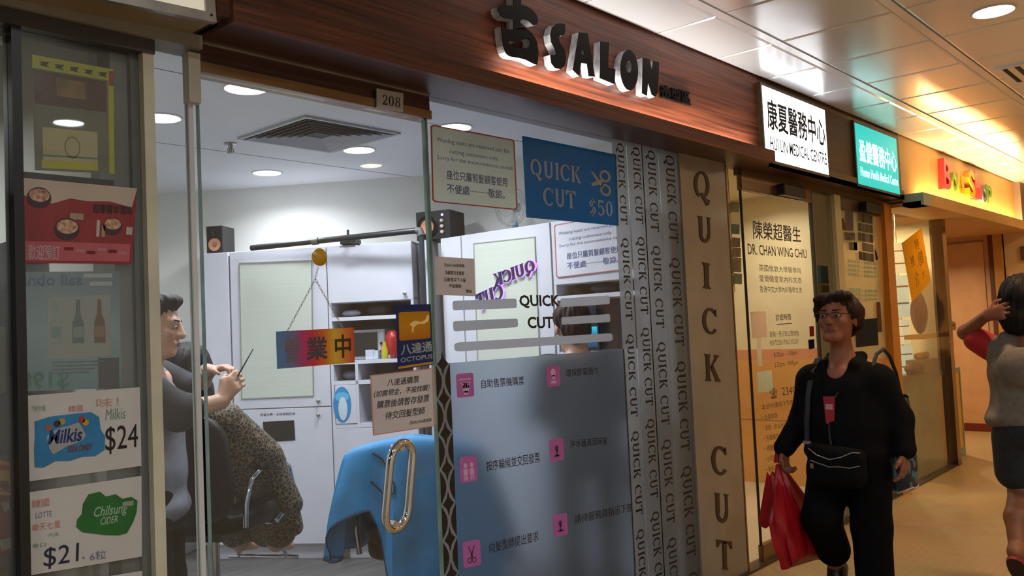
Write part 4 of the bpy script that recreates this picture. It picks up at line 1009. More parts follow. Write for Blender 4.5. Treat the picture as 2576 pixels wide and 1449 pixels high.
# microwave and small things
def dbox(name, label, cat, x0, y0, x1, y1, w0, w1, mat, z=None, group=None, fr=DIAG):
    u0, u1, v0, v1 = uvb(fr, x0, y0, x1, y1, w1)
    if z is not None: v1 = z + (v1 - v0); v0 = z
    return tag(MB().fbox(fr, u0, u1, v0, v1, w0, w1).build(name, mat, bevel=0.002), label, cat, group), (u0, u1, v0, v1)
zsh = zC  # (right unit shelf height kept above)
zmw = DIAG.uv(940, 909)[1] + 0.0125
u0, u1 = DIAG.uv(868, 870, -0.08)[0], DIAG.uv(968, 870, -0.08)[0]; v1 = DIAG.uv(930, 829, -0.08)[1]
t = thing('microwave', 'white microwave oven with a dark window on the cabinet shelf', 'microwave', DIAG.P((u0 + u1) / 2, zmw, -0.2))
MB().fbox(DIAG, u0, u1, zmw + 0.001, v1, -0.36, -0.09).build('body', pm('microwave_white', '#a9aab2', 0.35), t, bevel=0.004)
MB().fbox(DIAG, u0 + 0.012, u1 - 0.05, zmw + 0.022, v1 - 0.018, -0.09, -0.084).build('door_window', m_blackg, t)
MB().fbox(DIAG, u1 - 0.042, u1 - 0.006, zmw + 0.02, v1 - 0.016, -0.09, -0.086).build('control_panel', pm('panel_pale', '#b9bac2', 0.4), t)
for z_ in (0.05, 0.10): MB().lathe(DIAG.P(u1 - 0.024, zmw + z_, -0.086), [(0.009, 0), (0.008, 0.01)], 12, axis=DGN).build('dial', m_black, t)
_, _ = dbox('tissue_box', 'small white box in front of the microwave', 'box', 919, 882, 938, 906, -0.07, -0.02, pm('box_white', '#c9ced8', 0.5), z=zmw)
_, _ = dbox('carton', 'white and blue carton in front of the microwave', 'box', 935, 880, 951, 902, -0.075, -0.03, pm('box_blue', '#9db7d0', 0.5, c2='#d0d5dc', scale=20), z=zmw)
cR = DIAG.pt(987, 845, -0.06); MB().lathe((cR.x, cR.y, zmw), [(0.03, 0.0), (0.035, 0.05), (0.05, 0.13), (0.03, 0.17), (0.012, 0.18)], 18).build('red_bottle', pm('red_plastic', '#a51c1c', 0.35), smooth=True)
tag(bpy.data.objects['red_bottle'], 'red round bottle on the shelf beside the microwave', 'bottle')
cR = DIAG.pt(968, 890, -0.03); MB().lathe((cR.x, cR.y, zmw), [(0.02, 0.0), (0.022, 0.06), (0.012, 0.085), (0.012, 0.11)], 16).build('yellow_bottle', pm('amber_plastic', '#c08a1c', 0.35, c2='#a8b42c', scale=30), smooth=True)
tag(bpy.data.objects['yellow_bottle'], 'small yellow bottle near the payment sticker on the microwave shelf', 'bottle')
for k in range(6):
    u_, z_ = 1.20 + 0.03 * k, zmw
    tag(MB().lathe(DIAG.P(u_, z_, -0.03), [(0.008, 0), (0.009, 0.018), (0.004, 0.024)], 10).build('small_jar', pm('jar_grey%d' % (k % 2), '#8f959e' if k % 2 else '#3a3b40', 0.3), smooth=True), ['leftmost', 'second', 'third', 'fourth', 'fifth', 'rightmost'][k] + ' tiny jar in the row on the front edge of the microwave shelf', 'jar', 'tiny jars in front of the microwave')
# heaps of dark goods on the open shelves
zb = DIAG.uv(915, 800)[1] + 0.0125
rnd = random.Random(3)
def lump(name, label, cat, c, r, mat, seed, group=None):
    rr = random.Random(seed); mb = MB(); mb.ball((0, 0, 0), 1.0, 16); mb.v = [(c[0] + r[0] * x * (1 + 0.12 * math.sin(5 * y + seed)), c[1] + r[1] * y * (1 + 0.12 * math.sin(4 * x + seed * 2)), c[2] + r[2] * (1 + z * (1 + 0.15 * math.sin(6 * x + 3 * y + seed)))) for x, y, z in mb.v]
    zmin = min(p[2] for p in mb.v); mb.v = [(p[0], p[1], p[2] - zmin + c[2]) for p in mb.v]
    return tag(mb.build(name, mat, smooth=True), label, cat, group)
m_cloth_k = pm('black_cloth', '#15141a', 0.8, c2='#26252c', scale=20); m_cloth_w = pm('white_cloth', '#9a9aa4', 0.8, c2='#7d7d88', scale=20)
lump('folded_towel', 'pale folded towel on the shelf above the microwave', 'towel', DIAG.P(0.96, zb, -0.12), (0.06, 0.08, 0.022), m_cloth_w, 1)
lump('dark_bag', 'black bag stuffed on the shelf above the microwave', 'bag', DIAG.P(1.14, zb, -0.14), (0.07, 0.09, 0.035), m_cloth_k, 2)
lump('dark_cloth', 'black cloth bundle right of the bag above the microwave', 'cloth', DIAG.P(1.30, zb, -0.14), (0.05, 0.07, 0.03), m_cloth_k, 3)
zc2 = DIAG.uv(900, 962)[1] + 0.0125
lump('cushion', 'grey bundle in the small cubby left below the microwave', 'cloth', DIAG.P(0.94, zc2, -0.12), (0.05, 0.06, 0.03), pm('bundle_grey', '#6d6d78', 0.8), 4)
zk = DIAG.uv(870, 1072)[1] + 0.0125
tag(MB().lathe(DIAG.P(uM + 0.09, zk, -0.1), [(0.03, 0), (0.034, 0.04), (0.02, 0.055), (0.012, 0.07)], 16).build('dark_bottle', m_blackg, smooth=True), 'black bottle in the cubby beside the round blue label', 'bottle')
# right wall shelves: dark bundles, a glowing tablet, a small white box
zb = RCAB.uv(1480, 745)[1] + 0.0125
for k, (u_, s_) in enumerate(((-2.96, 0.06), (-2.80, 0.07), (-2.63, 0.06))):
    lump('hair_cape', ['dark folded cape at the left of the right-hand shelf', 'dark folded cape in the middle of the right-hand shelf', 'dark folded cape at the far end of the right-hand shelf'][k], 'cape', RCAB.P(u_, zb, -0.13), (0.09, s_, 0.028), m_cloth_k if k != 1 else pm('slate_cloth', '#34384a', 0.7), 10 + k, 'dark folded capes on the upper right shelf')
zt = RCAB.uv(1450, 890)[1] + 0.0125
SP = Sheet(RCAB, [(1437, 823), (1505, 818), (1506, 846), (1438, 851)], -0.06)
t = thing('tablet', 'tablet with a glowing blue screen standing on the right-hand shelf', 'tablet', SP.fn(0.5, 1.0) * 1.0)
uu0, uu1 = RCAB.uv(1437, 836, -0.06)[0], RCAB.uv(1506, 836, -0.06)[0]; zz1 = RCAB.uv(1470, 818, -0.06)[1]
MB().fbox(RCAB, uu0, uu1, zt, zz1, -0.075, -0.062).build('body', m_blackg, t)
MB().fbox(RCAB, uu0 + 0.01, uu1 - 0.01, zt + 0.02, zz1 - 0.01, -0.062, -0.0605).build('screen', ramp_mat('screen_blue', [(0.0, '#03121c'), (0.6, '#0a5a86'), (1.0, '#28b8c8')], 'Z', zz1 - zt, zt - SP.fn(0.5, 1.0).z, emit=0.7), t)
tag(MB().fbox(RCAB, RCAB.uv(1430, 880)[0], RCAB.uv(1448, 880)[0], zt, zt + 0.03, -0.05, -0.02).build('white_box', pm('box_white2', '#d4d6dc', 0.4), bevel=0.002), 'little white box on the shelf under the tablet', 'box')

# ------------------------------------------------------------------ water dispenser with blue bottle
wp = DIAG.P(-0.42, 0, -0.18)
t = thing('water_dispenser', 'water dispenser with a blue bottle against the slanted wall', 'water dispenser', wp)
MB().fbox(DIAG, -0.58, -0.26, 0.0, 1.02, -0.36, -0.02).build('body', pm('dispenser_white', '#9fa2a8', 0.4), t, bevel=0.01)
MB().lathe(wp + Vector((0, 0, 1.0)), [(0.05, 0.02), (0.06, 0.08), (0.135, 0.11), (0.138, 0.16), (0.130, 0.18), (0.138, 0.20), (0.138, 0.30), (0.10, 0.34)], 28).build('bottle', pm('blue_bottle', '#6f9bc0', 0.15, c2='#5f8fb8', trans=0.3), t, smooth=True)
MB().fbox(DIAG, -0.52, -0.32, 1.34, 1.46, -0.26, -0.12).build('bottle_cap', pm('cap_blue', '#86aecb', 0.3), t, bevel=0.01)

# ------------------------------------------------------------------ salon chairs
m_leather = pm('black_leather', '#060707', 0.5, c2='#0a0b0b', scale=40, bump=0.1, spec=0.2)
m_steel = pm('chair_chrome', '#b9bcc2', 0.12, 1.0, c2='#c6c9cf')
def cushion(c, r, p=4.0, n=20):
    mb = MB(); mb.ball((0, 0, 0), 1.0, n * 2)
    out = []
    for x, y, z in mb.v:
        k = (abs(x) ** p + abs(y) ** p + abs(z) ** p) ** (1 / p); out.append((c[0] + r[0] * x / k, c[1] + r[1] * y / k, c[2] + r[2] * z / k))
    mb.v = out; return mb
def salon_chair(loc, rotz, label, lift=0.0):
    t = thing('salon_chair', label, 'chair', loc, rotz, 'black hydraulic salon chairs')
    base_n = len(col.objects)
    MB().lathe((0, 0, 0), [(0.29, 0.0), (0.29, 0.012), (0.26, 0.022), (0.06, 0.05), (0.05, 0.07)], 32).build('base', m_steel, t, smooth=True, local=True)
    MB().lathe((0, 0, 0), [(0.036, 0.06), (0.036, 0.30), (0.028, 0.30), (0.028, 0.40 + lift)], 20).build('column', m_steel, t, smooth=True, local=True)
    MB().box((-0.12, -0.14, 0.38), (0.12, 0.14, 0.41)).build('seat_plate', m_black, t, local=True)
    cushion((0, 0.02, 0.465), (0.255, 0.25, 0.06)).build('seat', m_leather, t, smooth=True, local=True)
    b = cushion((0, 0, 0), (0.245, 0.05, 0.24)); b.v = [(x, y - 0.245 - 0.16 * (z + 0.1), z + 0.72) for x, y, z in b.v]; b.build('backrest', m_leather, t, smooth=True, local=True)
    for s in (-1, 1):
        a = MB().tube([(0.275 * s, -0.20, 0.46), (0.285 * s, -0.21, 0.56), (0.29 * s, -0.17, 0.66), (0.29 * s, -0.05, 0.705), (0.29 * s, 0.10, 0.70), (0.29 * s, 0.20, 0.66), (0.29 * s, 0.235, 0.58), (0.28 * s, 0.20, 0.47), (0.26 * s, 0.12, 0.42)], 0.0125, 12)
        ar = a.build('armrest', m_steel, t, smooth=True, local=True)
        MB().tube([(0.29 * s, -0.10, 0.700), (0.29 * s, 0.02, 0.718), (0.29 * s, 0.14, 0.700)], [0.018, 0.022, 0.018], 12).build('arm_pad', m_leather, ar, smooth=True, local=True)
    fr_ = MB()
    for s in (-1, 1): fr_.tube([(0.13 * s, 0.14, 0.42), (0.13 * s, 0.34, 0.36), (0.13 * s, 0.47, 0.16)], 0.011, 10)
    fr_.tube([(-0.19, 0.47, 0.16), (0.19, 0.47, 0.16)], 0.013, 10)
    fr_.build('footrest', m_steel, t, smooth=True, local=True)
    for ch in t.children:
        if ch.name.split('.')[0] not in ('base', 'column'): ch.location.z += lift
    lv = MB().tube([(-0.03, -0.03, 0.26), (-0.14, -0.12, 0.20), (-0.22, -0.20, 0.13)], 0.009, 8).build('pump_lever', m_steel, t, smooth=True, local=True)
    MB().box((-0.27, -0.26, 0.10), (-0.17, -0.18, 0.13)).build('lever_pad', m_black, lv, local=True)
    return t
CH1 = at_depth(532, 1200, 4.06); CH1 = Vector((CH1.x, CH1.y, 0))
CH2 = at_depth(1062, 1200, 4.15); CH2 = Vector((CH2.x, CH2.y, 0))
ROT1 = math.radians(-60); ROT2 = math.radians(-48); LIFT1 = 0.14
salon_chair(CH1, ROT1, 'black salon chair with a chrome armrest seating the customer in the leopard cape', lift=LIFT1)
salon_chair(CH2, ROT2, 'empty black salon chair under the blue cloth behind the door handle', lift=-0.03)
# blue cape thrown over the empty chair
t = thing('blue_cape', 'bright blue hair-cutting cape draped over the empty salon chair', 'cape', CH2, ROT2)
rows_ = []
NT, NV = 96, 26
for j in range(NV + 1):
    v = j / NV; r = []
    for i in range(NT):
        g = 2 * math.pi * i / NT; c_, s_ = math.cos(g), math.sin(g)
        sup = 1.0 / ((abs(c_) ** 3.0 + abs(s_) ** 3.0) ** (1 / 3.0))
        fold = math.sin(7 * g + 0.8) + 0.7 * math.sin(11 * g + 2.0) + 0.4 * math.sin(17 * g)
        cor = abs(math.cos(2 * (g - 0.5))) ** 1.5
        hem = float(np.interp(math.degrees(g) % 360, [0, 60, 120, 175, 205, 222, 240, 262, 300, 330, 360], [0.40, 0.45, 0.42, 0.42, 0.45, 0.60, 0.66, 0.30, 0.16, 0.36, 0.40])) - 0.012 * math.sin(9 * g)
        zt = 0.962 - 0.03 * c_ * c_                        # top edge of the backrest
        if v < 0.25:                                      # over the top
            k = v / 0.25; R = (0.30 * k, 0.075 * k); z_ = zt - 0.035 * k ** 3; off = -0.30; f_ = 0.0
        else:
            k = (v - 0.25) / 0.75; front = max(0.0, s_)
            rx, ry = 0.30 + 0.09 * k ** 0.7, 0.075 + (0.10 + 0.34 * front) * k ** (0.55 if front else 0.8)
            R = (rx, ry); z_ = zt - 0.035 - (zt - 0.035 - hem) * k; off = -0.30 + 0.02 * k; f_ = 0.030 * min(1, k * 1.6)
        r.append((R[0] * c_ * (sup if v > 0.1 else 1) * (1 + f_ * fold * 3), off + R[1] * s_ * (sup if v > 0.1 else 1) + f_ * fold * s_, z_))
    rows_.append(r)
m_cape = pm('blue_cape_fabric', '#1c8ac6', 0.65, c2='#187cb4', scale=12, bump=0.15)
mb = MB(); mb.grid(rows_, closed=True)
cp_ = mb.build('cloth', m_cape, t, smooth=True, local=True)
sol = cp_.modifiers.new('thick', 'SOLIDIFY'); sol.thickness = 0.003
MB().tube(rows_[-1], 0.004, 6, closed=True).build('hem_piping', pm('navy_piping', '#12233c', 0.6), cp_, local=True)
MB().tube([Vector(rows_[j][64 + int(round(5 * math.sin((j - 8) / 9 * math.pi)))]) + Vector((-0.003, -0.004, 0.002)) for j in range(8, 18)], 0.0035, 6).build('cord', m_black, cp_, local=True)

# ------------------------------------------------------------------ neighbouring shop on the left
m_dim = pm('dim_grey_wall', '#5d605c', 0.7, c2='#535652', scale=3)
struct(MB().box((-1.2, 4.4, 0), (1.06, 4.5, 2.5)).build('wall_left_shop_back', m_dim), 'dim grey back wall of the left shop')
struct(MB().box((-1.3, GY + 0.1, 0), (-1.2, 4.5, 2.5)).build('wall_left_shop_side', m_dim), 'dim grey side wall of the left shop')
lc = struct(MB().box((-1.2, GY + 0.1, 2.45), (1.06, 4.5, 2.5)).build('ceiling', pm('slat_ceiling_dark', '#4b4f4e', 0.5)), 'dark slatted ceiling of the left shop')
for k in range(12): MB().box((-1.2, 2.55 + 0.15 * k, 2.43), (1.06, 2.60 + 0.15 * k, 2.45)).build('ceiling_slat', pm('slat_grey', '#6a6e6d', 0.4), lc)
struct(MB().box((-1.2, GY + 0.1, -0.1), (1.06, 4.5, 0.0)).build('floor', m_sfloor), 'grey floor of the left shop')
downlight(0.2, 3.4, 2.43, 16.0, (0.95, 0.97, 1.0), 'dim downlight inside the left shop', m_lens_y, 'downlights in the left shop')
# shelf with packets inside the shop
t = thing('display_shelf', 'dark metal shelf behind the posters in the left shop', 'shelf', (0.55, 3.0, 0))
for z_ in (0.3, 0.62, 0.94, 1.26, 1.58): MB().box((0.1, 2.85, z_), (1.02, 3.15, z_ + 0.02)).build('shelf_board', m_black, t)
for x_ in (0.1, 1.0): MB().box((x_, 2.85, 0.0), (x_ + 0.02, 3.15, 1.75)).build('upright', m_black, t)
rnd = random.Random(5)
for iz, z_ in enumerate((0.32, 0.64, 0.96, 1.28)):
    for k in range(7):
        x_ = 0.15 + 0.12 * k; h_ = rnd.uniform(0.12, 0.24); cl_ = rnd.choice(['#5b6a78', '#7a6a52', '#8a8a86', '#4c5a50', '#6a4a44'])
        o = MB().box((x_, 2.88, z_ + 0.0005), (x_ + 0.09, 3.0, z_ + h_)).build('goods_box', pm('goods' + cl_, cl_, 0.5), bevel=0.004)
        tag(o, 'dim packet, %s from the left on the %s shelf of the left shop' % (['first', 'second', 'third', 'fourth', 'fifth', 'sixth', 'seventh'][k], ['lowest', 'second', 'third', 'top'][iz]), 'box', 'packets on the shelf of the left shop')

# frame: cream post, grey inner post, black mullion, head rail
fr4 = thing('window_3', 'framed display window of the left shop', None, (0.9, GY, 0), kind='structure')
MB().box((1.131, GY - 0.03, 0.0), (1.162, GY + 0.06, 2.255)).build('cream_post', m_cream_p, fr4)
MB().box((1.062, GY + 0.02, 0.0), (1.131, GY + 0.10, 2.255)).build('grey_post', m_greyp, fr4)
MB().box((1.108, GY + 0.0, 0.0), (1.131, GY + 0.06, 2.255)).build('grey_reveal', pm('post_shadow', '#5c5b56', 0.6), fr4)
MB().box((0.797, GY - 0.03, 0.0), (0.820, GY + 0.03, 2.26)).build('mullion', m_black, fr4)
MB().box((0.30, GY - 0.036, 2.215), (1.1635, GY + 0.065, 2.2555)).build('head_rail', pm('head_dark', '#4a4540', 0.45, 0.4), fr4)
MB().box((0.30, GY - 0.05, 2.255), (1.30, GY + 0.05, 2.295)).build('head_trim', pm('head_pale', '#8a8578', 0.45), fr4)
MB().box((0.820, GY - 0.004, 0.0), (1.131, GY + 0.004, 2.215)).build('pane', m_glass_d, fr4)
MB().box((0.30, GY - 0.004, 0.0), (0.797, GY + 0.004, 2.215)).build('pane', m_glass_d, fr4)
MB().tube([FAC.pt(300, 90, 0.0) + Vector((0, 0.015, 0)), FAC.pt(322, 122) + Vector((0, 0.015, 0)), FAC.pt(332, 140) + Vector((0, 0.015, 0)), FAC.pt(338, 170) + Vector((0, 0.015, 0))], 0.003, 6).build('cable', m_black, fr4)

# light box sign above
lb = thing('lightbox_sign', 'blank cream light box in an aluminium frame above the left shop', 'sign', (1.27, 2.25, SOF))
x1_, yF = 1.270, 2.175
MB().box((0.0, yF + 0.006, SOF + 0.004), (x1_ - 0.004, GY + 0.1, CEIL - 0.01)).build('casing', pm('casing_tan', '#8f7a5e', 0.5, c2='#84704f'), lb)
MB().box((0.0, yF, SOF + 0.026), (x1_ - 0.03, yF + 0.008, CEIL - 0.02)).build('face', pm('lightbox_cream', '#d6cfba', 0.4, emit=0.6), lb)  # glow added to brighten the face; the box is unlit
MB().box((0.0, yF - 0.008, SOF), (x1_, yF + 0.012, SOF + 0.026)).build('frame', m_alu, lb)
MB().box((x1_ - 0.03, yF - 0.0078, SOF + 0.026), (x1_, yF + 0.012, CEIL - 0.01)).build('frame', m_alu, lb)
for z_ in (0.018, 0.10): MB().lathe((x1_ - 0.015, yF - 0.0078, SOF + z_), [(0.004, 0), (0.003, 0.003)], 10, axis=(0, -1, 0)).build('screw', m_black, lb)

lb.rotation_euler = (0, math.radians(-2.6), 0)
# posters behind / on the window
pw = -0.006
def poster(corners, label, mat, w=pw, cat='poster', name='poster', th=0.001):
    S = Sheet(FAC, corners, w); t = thing(name, label, cat, S.fn(0.5, 1.0)); S.patch('sheet', mat, t, w0=-th, w1=0.0); return S, t
ink = lambda h: pm('ink' + h, h, 0.5, thin=0.3)
S, t = poster([(80, 137), (285, 175), (288, 437), (88, 428)], 'faded poster with a yellow caution-tape border at the top of the left window', pm('faded_poster', '#a8a290', 0.5, c2='#989282', scale=5, thin=0.45))
S.patch('tape_border', pm('tape_yellow', '#c4bd32', 0.4), t, 0.0, 0.0, 1.0, 0.115, 0.0, 0.0006); S.patch('tape_border', pm('tape_yellow', '#c4bd32', 0.4), t, 0.93, 0.115, 1.0, 1.0, 0.0, 0.0006)
S.patch('red_corner', pm('tape_red', '#a8483c', 0.4), t, 0.94, 0.02, 1.0, 0.16, 0.0006, 0.001)
for k in range(5):
    mb = MB(); s0 = 0.08 + 0.18 * k; S.poly(mb, [(s0, 0.05), (s0 + 0.12, 0.04), (s0 + 0.09, 0.075), (s0 + 0.12, 0.09), (s0, 0.08), (s0 + 0.03, 0.065)], 0.0006, 0.001); mb.build('tape_mark', ink('#4a5030'), t)
S.patch('picture', pm('poster_maroon', '#6a4438', 0.5, c2='#55382e', scale=8), t, 0.02, 0.13, 0.90, 0.42, 0.0, 0.0006)
S.patch('picture', pm('poster_amber', '#a0742c', 0.5, c2='#6e5830', scale=18), t, 0.28, 0.17, 0.64, 0.33, 0.0006, 0.001)
S.patch('picture', pm('poster_cream', '#c8b98c', 0.5, c2='#bfae80', scale=4), t, 0.10, 0.62, 0.78, 0.93, 0.0, 0.0006)
mb = MB(); A, B = ringp(0.46, 0.78, 0.10, 0.10, 0.86); S.poly(mb, A, 0.0006, 0.001, hole=B); mb.build('ring_mark', ink('#a09a6a'), t)
S.patch('blue_line', ink('#7fa0a0'), t, 0.10, 0.86, 0.78, 0.875, 0.0006, 0.001); S.patch('yellow_band', pm('tape_yellow', '#c4bd32', 0.4), t, 0.08, 0.91, 0.78, 0.98, 0.0006, 0.001)
# black shelf band under it
t = MB().fbox(FAC, 0.822, FAC.uv(291, 450)[0], FAC.uv(170, 461)[1], FAC.uv(170, 440)[1], -0.03, -0.012).build('window_bar', m_black); tag(t, 'black bar across the left window below the taped poster', 'bar')

S, t = poster([(55, 447), (345, 474), (332, 664), (55, 662)], 'red hot-pot meal poster on the left shop window', pm('poster_red', '#8e2a2c', 0.45, c2='#7a2023', scale=6), w=0.006)
mb = MB(); S.poly(mb, [(0, 0), (1, 0), (0.96, 0.26), (0.75, 0.2), (0.55, 0.22), (0.4, 0.2), (0.25, 0.28), (0, 0.2)], 0.0, 0.0006); mb.build('pale_area', pm('poster_beige', '#b5a493', 0.5), t)
for cx_, cy_, r_ in ((0.14, 0.22, 0.10), (0.38, 0.58, 0.11), (0.79, 0.52, 0.09)):
    mb = MB(); S.poly(mb, [(cx_ + r_ * math.cos(2 * math.pi * k / 20), cy_ + r_ * 1.25 * math.sin(2 * math.pi * k / 20)) for k in range(20)], 0.0006, 0.0012); p_ = mb.build('pot_picture', pm('pot_dark', '#3a2428', 0.4), t)
    mb = MB(); S.poly(mb, [(cx_ + r_ * 0.85 * math.cos(2 * math.pi * k / 20), cy_ - 0.03 + r_ * 0.8 * math.sin(2 * math.pi * k / 20)) for k in range(20)], 0.0012, 0.0016); mb.build('food_picture', pm('food_mix', '#c9a48a', 0.5, c2='#8a5a3a', scale=90), p_)
for k, (a_, b_, c_, d_) in enumerate(((0.64, 0.45, 0.67, 0.66), (0.69, 0.52, 0.72, 0.66), (0.92, 0.52, 0.98, 0.62), (0.40, 0.38, 0.52, 0.46))): S.patch('small_picture', ink('#b8a088' if k % 2 else '#c9c0b4'), t, a_, b_, c_, d_, 0.0006, 0.0012)
text('迎春賀年滋味', S.fn, (0.60, 0.24, 0.97, 0.36), ink('#4a3c3c'), t, bold=0.02, w0=0.0014)
text('盆菜', S.fn, (0.12, 0.10, 0.19, 0.16), ink('#4a3c3c'), t, w0=0.0018)
S.patch('pink_band', pm('poster_pink', '#b4545c', 0.5, c2='#a24850', scale=8), t, 0.0, 0.74, 0.97, 0.97, 0.0, 0.0007)
text('歡迎預訂', S.fn, (0.05, 0.78, 0.32, 0.96), ink('#c9a8a8'), t, bold=0.02, w0=0.0012)
for k in range(6): S.patch('text_line', ink('#c98a8e' if k % 2 else '#7c2228'), t, 0.36 + 0.1 * k, 0.80 + 0.02 * (k % 3), 0.44 + 0.1 * k, 0.84 + 0.02 * (k % 3), 0.0007, 0.0012)

S, t = poster([(50, 684), (300, 682), (305, 976), (50, 985)], 'pale blue sparkling wine poster seen from its back in the left window', ramp_mat('poster_blue_fade', [(0.0, '#86a4aa'), (0.45, '#a9babe'), (1.0, '#728690')], 'Z', 0.34, 0.0, thin=0.45))
mb = MB(); S.poly(mb, [(0.26, 0.22), (0.9, 0.2), (0.9, 0.72), (0.26, 0.74)], 0.0, 0.0006); mb.build('pale_area', pm('poster_pale', '#c9c6bb', 0.5, thin=0.45), t)
text('sail obnil', S.fn, (0.0, 0.02, 0.6, 0.12), ink('#3c5a86'), t, bold=0.02, w0=0.0008, mirror=True)
for k in range(2): S.patch('white_strip', ink('#c9cacc'), t, 0.62 + 0.06 * k, 0.02 + 0.07 * k, 0.92, 0.055 + 0.07 * k, 0.0006, 0.001)
for cx_, cA, cB in ((0.34, '#a4b0a8', '#8a9a96'), (0.56, '#5a7068', '#8f9c90'), (0.78, '#7a4438', '#a8745a')):
    bt = [(cx_ - 0.018, 0.24), (cx_ + 0.018, 0.24), (cx_ + 0.024, 0.36), (cx_ + 0.056, 0.44), (cx_ + 0.06, 0.61), (cx_ - 0.06, 0.61), (cx_ - 0.056, 0.44), (cx_ - 0.024, 0.36)]
    mb = MB(); S.poly(mb, bt, 0.0006, 0.0012); p_ = mb.build('bottle_picture', ink(cA), t)
    S.patch('label_picture', ink(cB), p_, cx_ - 0.05, 0.47, cx_ + 0.05, 0.56, 0.0012, 0.0016)
for k in range(4): S.patch('text_line', ink('#6c757a'), t, 0.3, 0.76 + 0.03 * k, 0.82 - 0.05 * k, 0.772 + 0.03 * k, 0.0006, 0.001)
S.patch('dark_panel', ink('#4a4348'), t, 0.76, 0.74, 0.98, 1.0, 0.0004, 0.0008)
text('$198', S.fn, (0.0, 0.84, 0.46, 1.0), ink('#3f8a78'), t, bold=0.03, w0=0.0012, mirror=True)

m_card = pm('white_card', '#bcb8b4', 0.35, c2='#b5b1ad')
S, t = poster([(59, 996), (352, 974), (356, 1172), (66, 1212)], 'white hand-lettered card with a blue sweet packet marked $24', m_card, w=0.008, cat='price card', name='price_card')
mb = MB(); S.poly(mb, [(0.08, 0.31), (0.2, 0.27), (0.42, 0.26), (0.55, 0.26), (0.62, 0.33), (0.63, 0.48), (0.67, 0.58), (0.66, 0.74), (0.58, 0.80), (0.46, 0.79), (0.36, 0.82), (0.24, 0.80), (0.14, 0.86), (0.07, 0.84), (0.07, 0.62), (0.08, 0.5)], 0.0, 0.0015); bl_ = mb.build('packet_cutout', pm('packet_blue', '#2277a8', 0.3, c2='#1d6a98', scale=12), t)
mb = MB(); S.poly(mb, [(0.17, 0.50), (0.26, 0.42), (0.36, 0.40), (0.44, 0.37), (0.47, 0.44), (0.5, 0.54), (0.46, 0.60), (0.34, 0.64), (0.22, 0.72), (0.19, 0.64)], 0.0015, 0.002); mb.build('cloud_shape', ink('#b6b2b0'), bl_)
text('Milkis', S.fn, (0.19, 0.43, 0.47, 0.60), ink('#1f3a78'), bl_, bold=0.025, w0=0.0024, shear=0.08)
text('SODA CANDY', S.fn, (0.34, 0.64, 0.55, 0.72), ink('#8a3a3a'), bl_, bold=0.02, w0=0.0024, shear=0.06)
for cx_, cy_, h_ in ((0.47, 0.34, '#c03a34'), (0.50, 0.38, '#d0b020'), (0.26, 0.36, '#4a3030'), (0.30, 0.34, '#c8a030'), (0.19, 0.40, '#b06a50')):
    mb = MB(); S.poly(mb, [(cx_ + 0.028 * math.cos(2 * math.pi * k / 12), cy_ + 0.04 * math.sin(2 * math.pi * k / 12)) for k in range(12)], 0.002 + 0.0002 * cx_, 0.0026); mb.build('sweet_picture', ink(h_), bl_)
text('$24', S.fn, (0.67, 0.46, 0.97, 0.80), ink('#2a1a20'), t, w0=0.001, shear=0.02)
text('牛奶汽水糖', S.fn, (0.06, 0.12, 0.17, 0.20), ink('#8fa898'), t, w0=0.001)
text('韓國', S.fn, (0.36, 0.16, 0.48, 0.24), ink('#c98a80'), t, w0=0.001)
text('Milkis', S.fn, (0.68, 0.24, 0.86, 0.38), ink('#7a9c8c'), t, w0=0.001, shear=0.05)
text('味！', S.fn, (0.6, 0.1, 0.8, 0.22), ink('#cf9a88'), t, w0=0.001)
S, t = poster([(63, 1240), (356, 1197), (357, 1400), (66, 1449)], 'white hand-lettered card with a green gum packet marked $21', m_card, w=0.008, cat='price card', name='price_card')
mb = MB(); S.poly(mb, [(0.52, 0.13), (0.62, 0.12), (0.67, 0.19), (0.76, 0.18), (0.82, 0.25), (0.90, 0.24), (0.96, 0.30), (0.95, 0.44), (0.92, 0.55), (0.86, 0.68), (0.78, 0.69), (0.66, 0.66), (0.56, 0.62), (0.46, 0.58), (0.41, 0.50), (0.42, 0.42), (0.46, 0.36), (0.47, 0.24)], 0.0, 0.0015); bl_ = mb.build('packet_cutout', pm('packet_green', '#1c6a2c', 0.3, c2='#185a26', scale=10), t)
text('Chilsung', S.fn, (0.56, 0.30, 0.86, 0.46), ink('#b4c4b0'), bl_, bold=0.01, w0=0.002, shear=0.08)
text('CIDER', S.fn, (0.62, 0.44, 0.78, 0.53), ink('#b4c4b0'), bl_, bold=0.01, w0=0.002, shear=0.08)
S.patch('white_flash', ink('#9fb09c'), bl_, 0.82, 0.29, 0.92, 0.35, 0.0015, 0.002)
text('$21', S.fn, (0.14, 0.70, 0.43, 0.96), ink('#2c2c44'), t, w0=0.001, shear=0.03)
text('・6粒', S.fn, (0.46, 0.84, 0.67, 0.95), ink('#7d7aa0'), t, w0=0.001)
text('韓國', S.fn, (0.05, 0.10, 0.19, 0.20), ink('#d08a80'), t, w0=0.001)
text('LOTTE', S.fn, (0.08, 0.26, 0.21, 0.33), ink('#8480a8'), t, w0=0.001)
text('樂天七星', S.fn, (0.05, 0.39, 0.28, 0.48), ink('#d0897a'), t, w0=0.001)
text('汽水', S.fn, (0.17, 0.53, 0.27, 0.58), ink('#7aa884'), t, w0=0.001); text('香口', S.fn, (0.05, 0.63, 0.16, 0.68), ink('#7aa884'), t, w0=0.001)
S, t = poster([(70, 1482), (358, 1436), (359, 1600), (72, 1650)], 'edge of a third white card at the bottom of the left window', m_card, w=0.008, cat='price card', name='price_card')
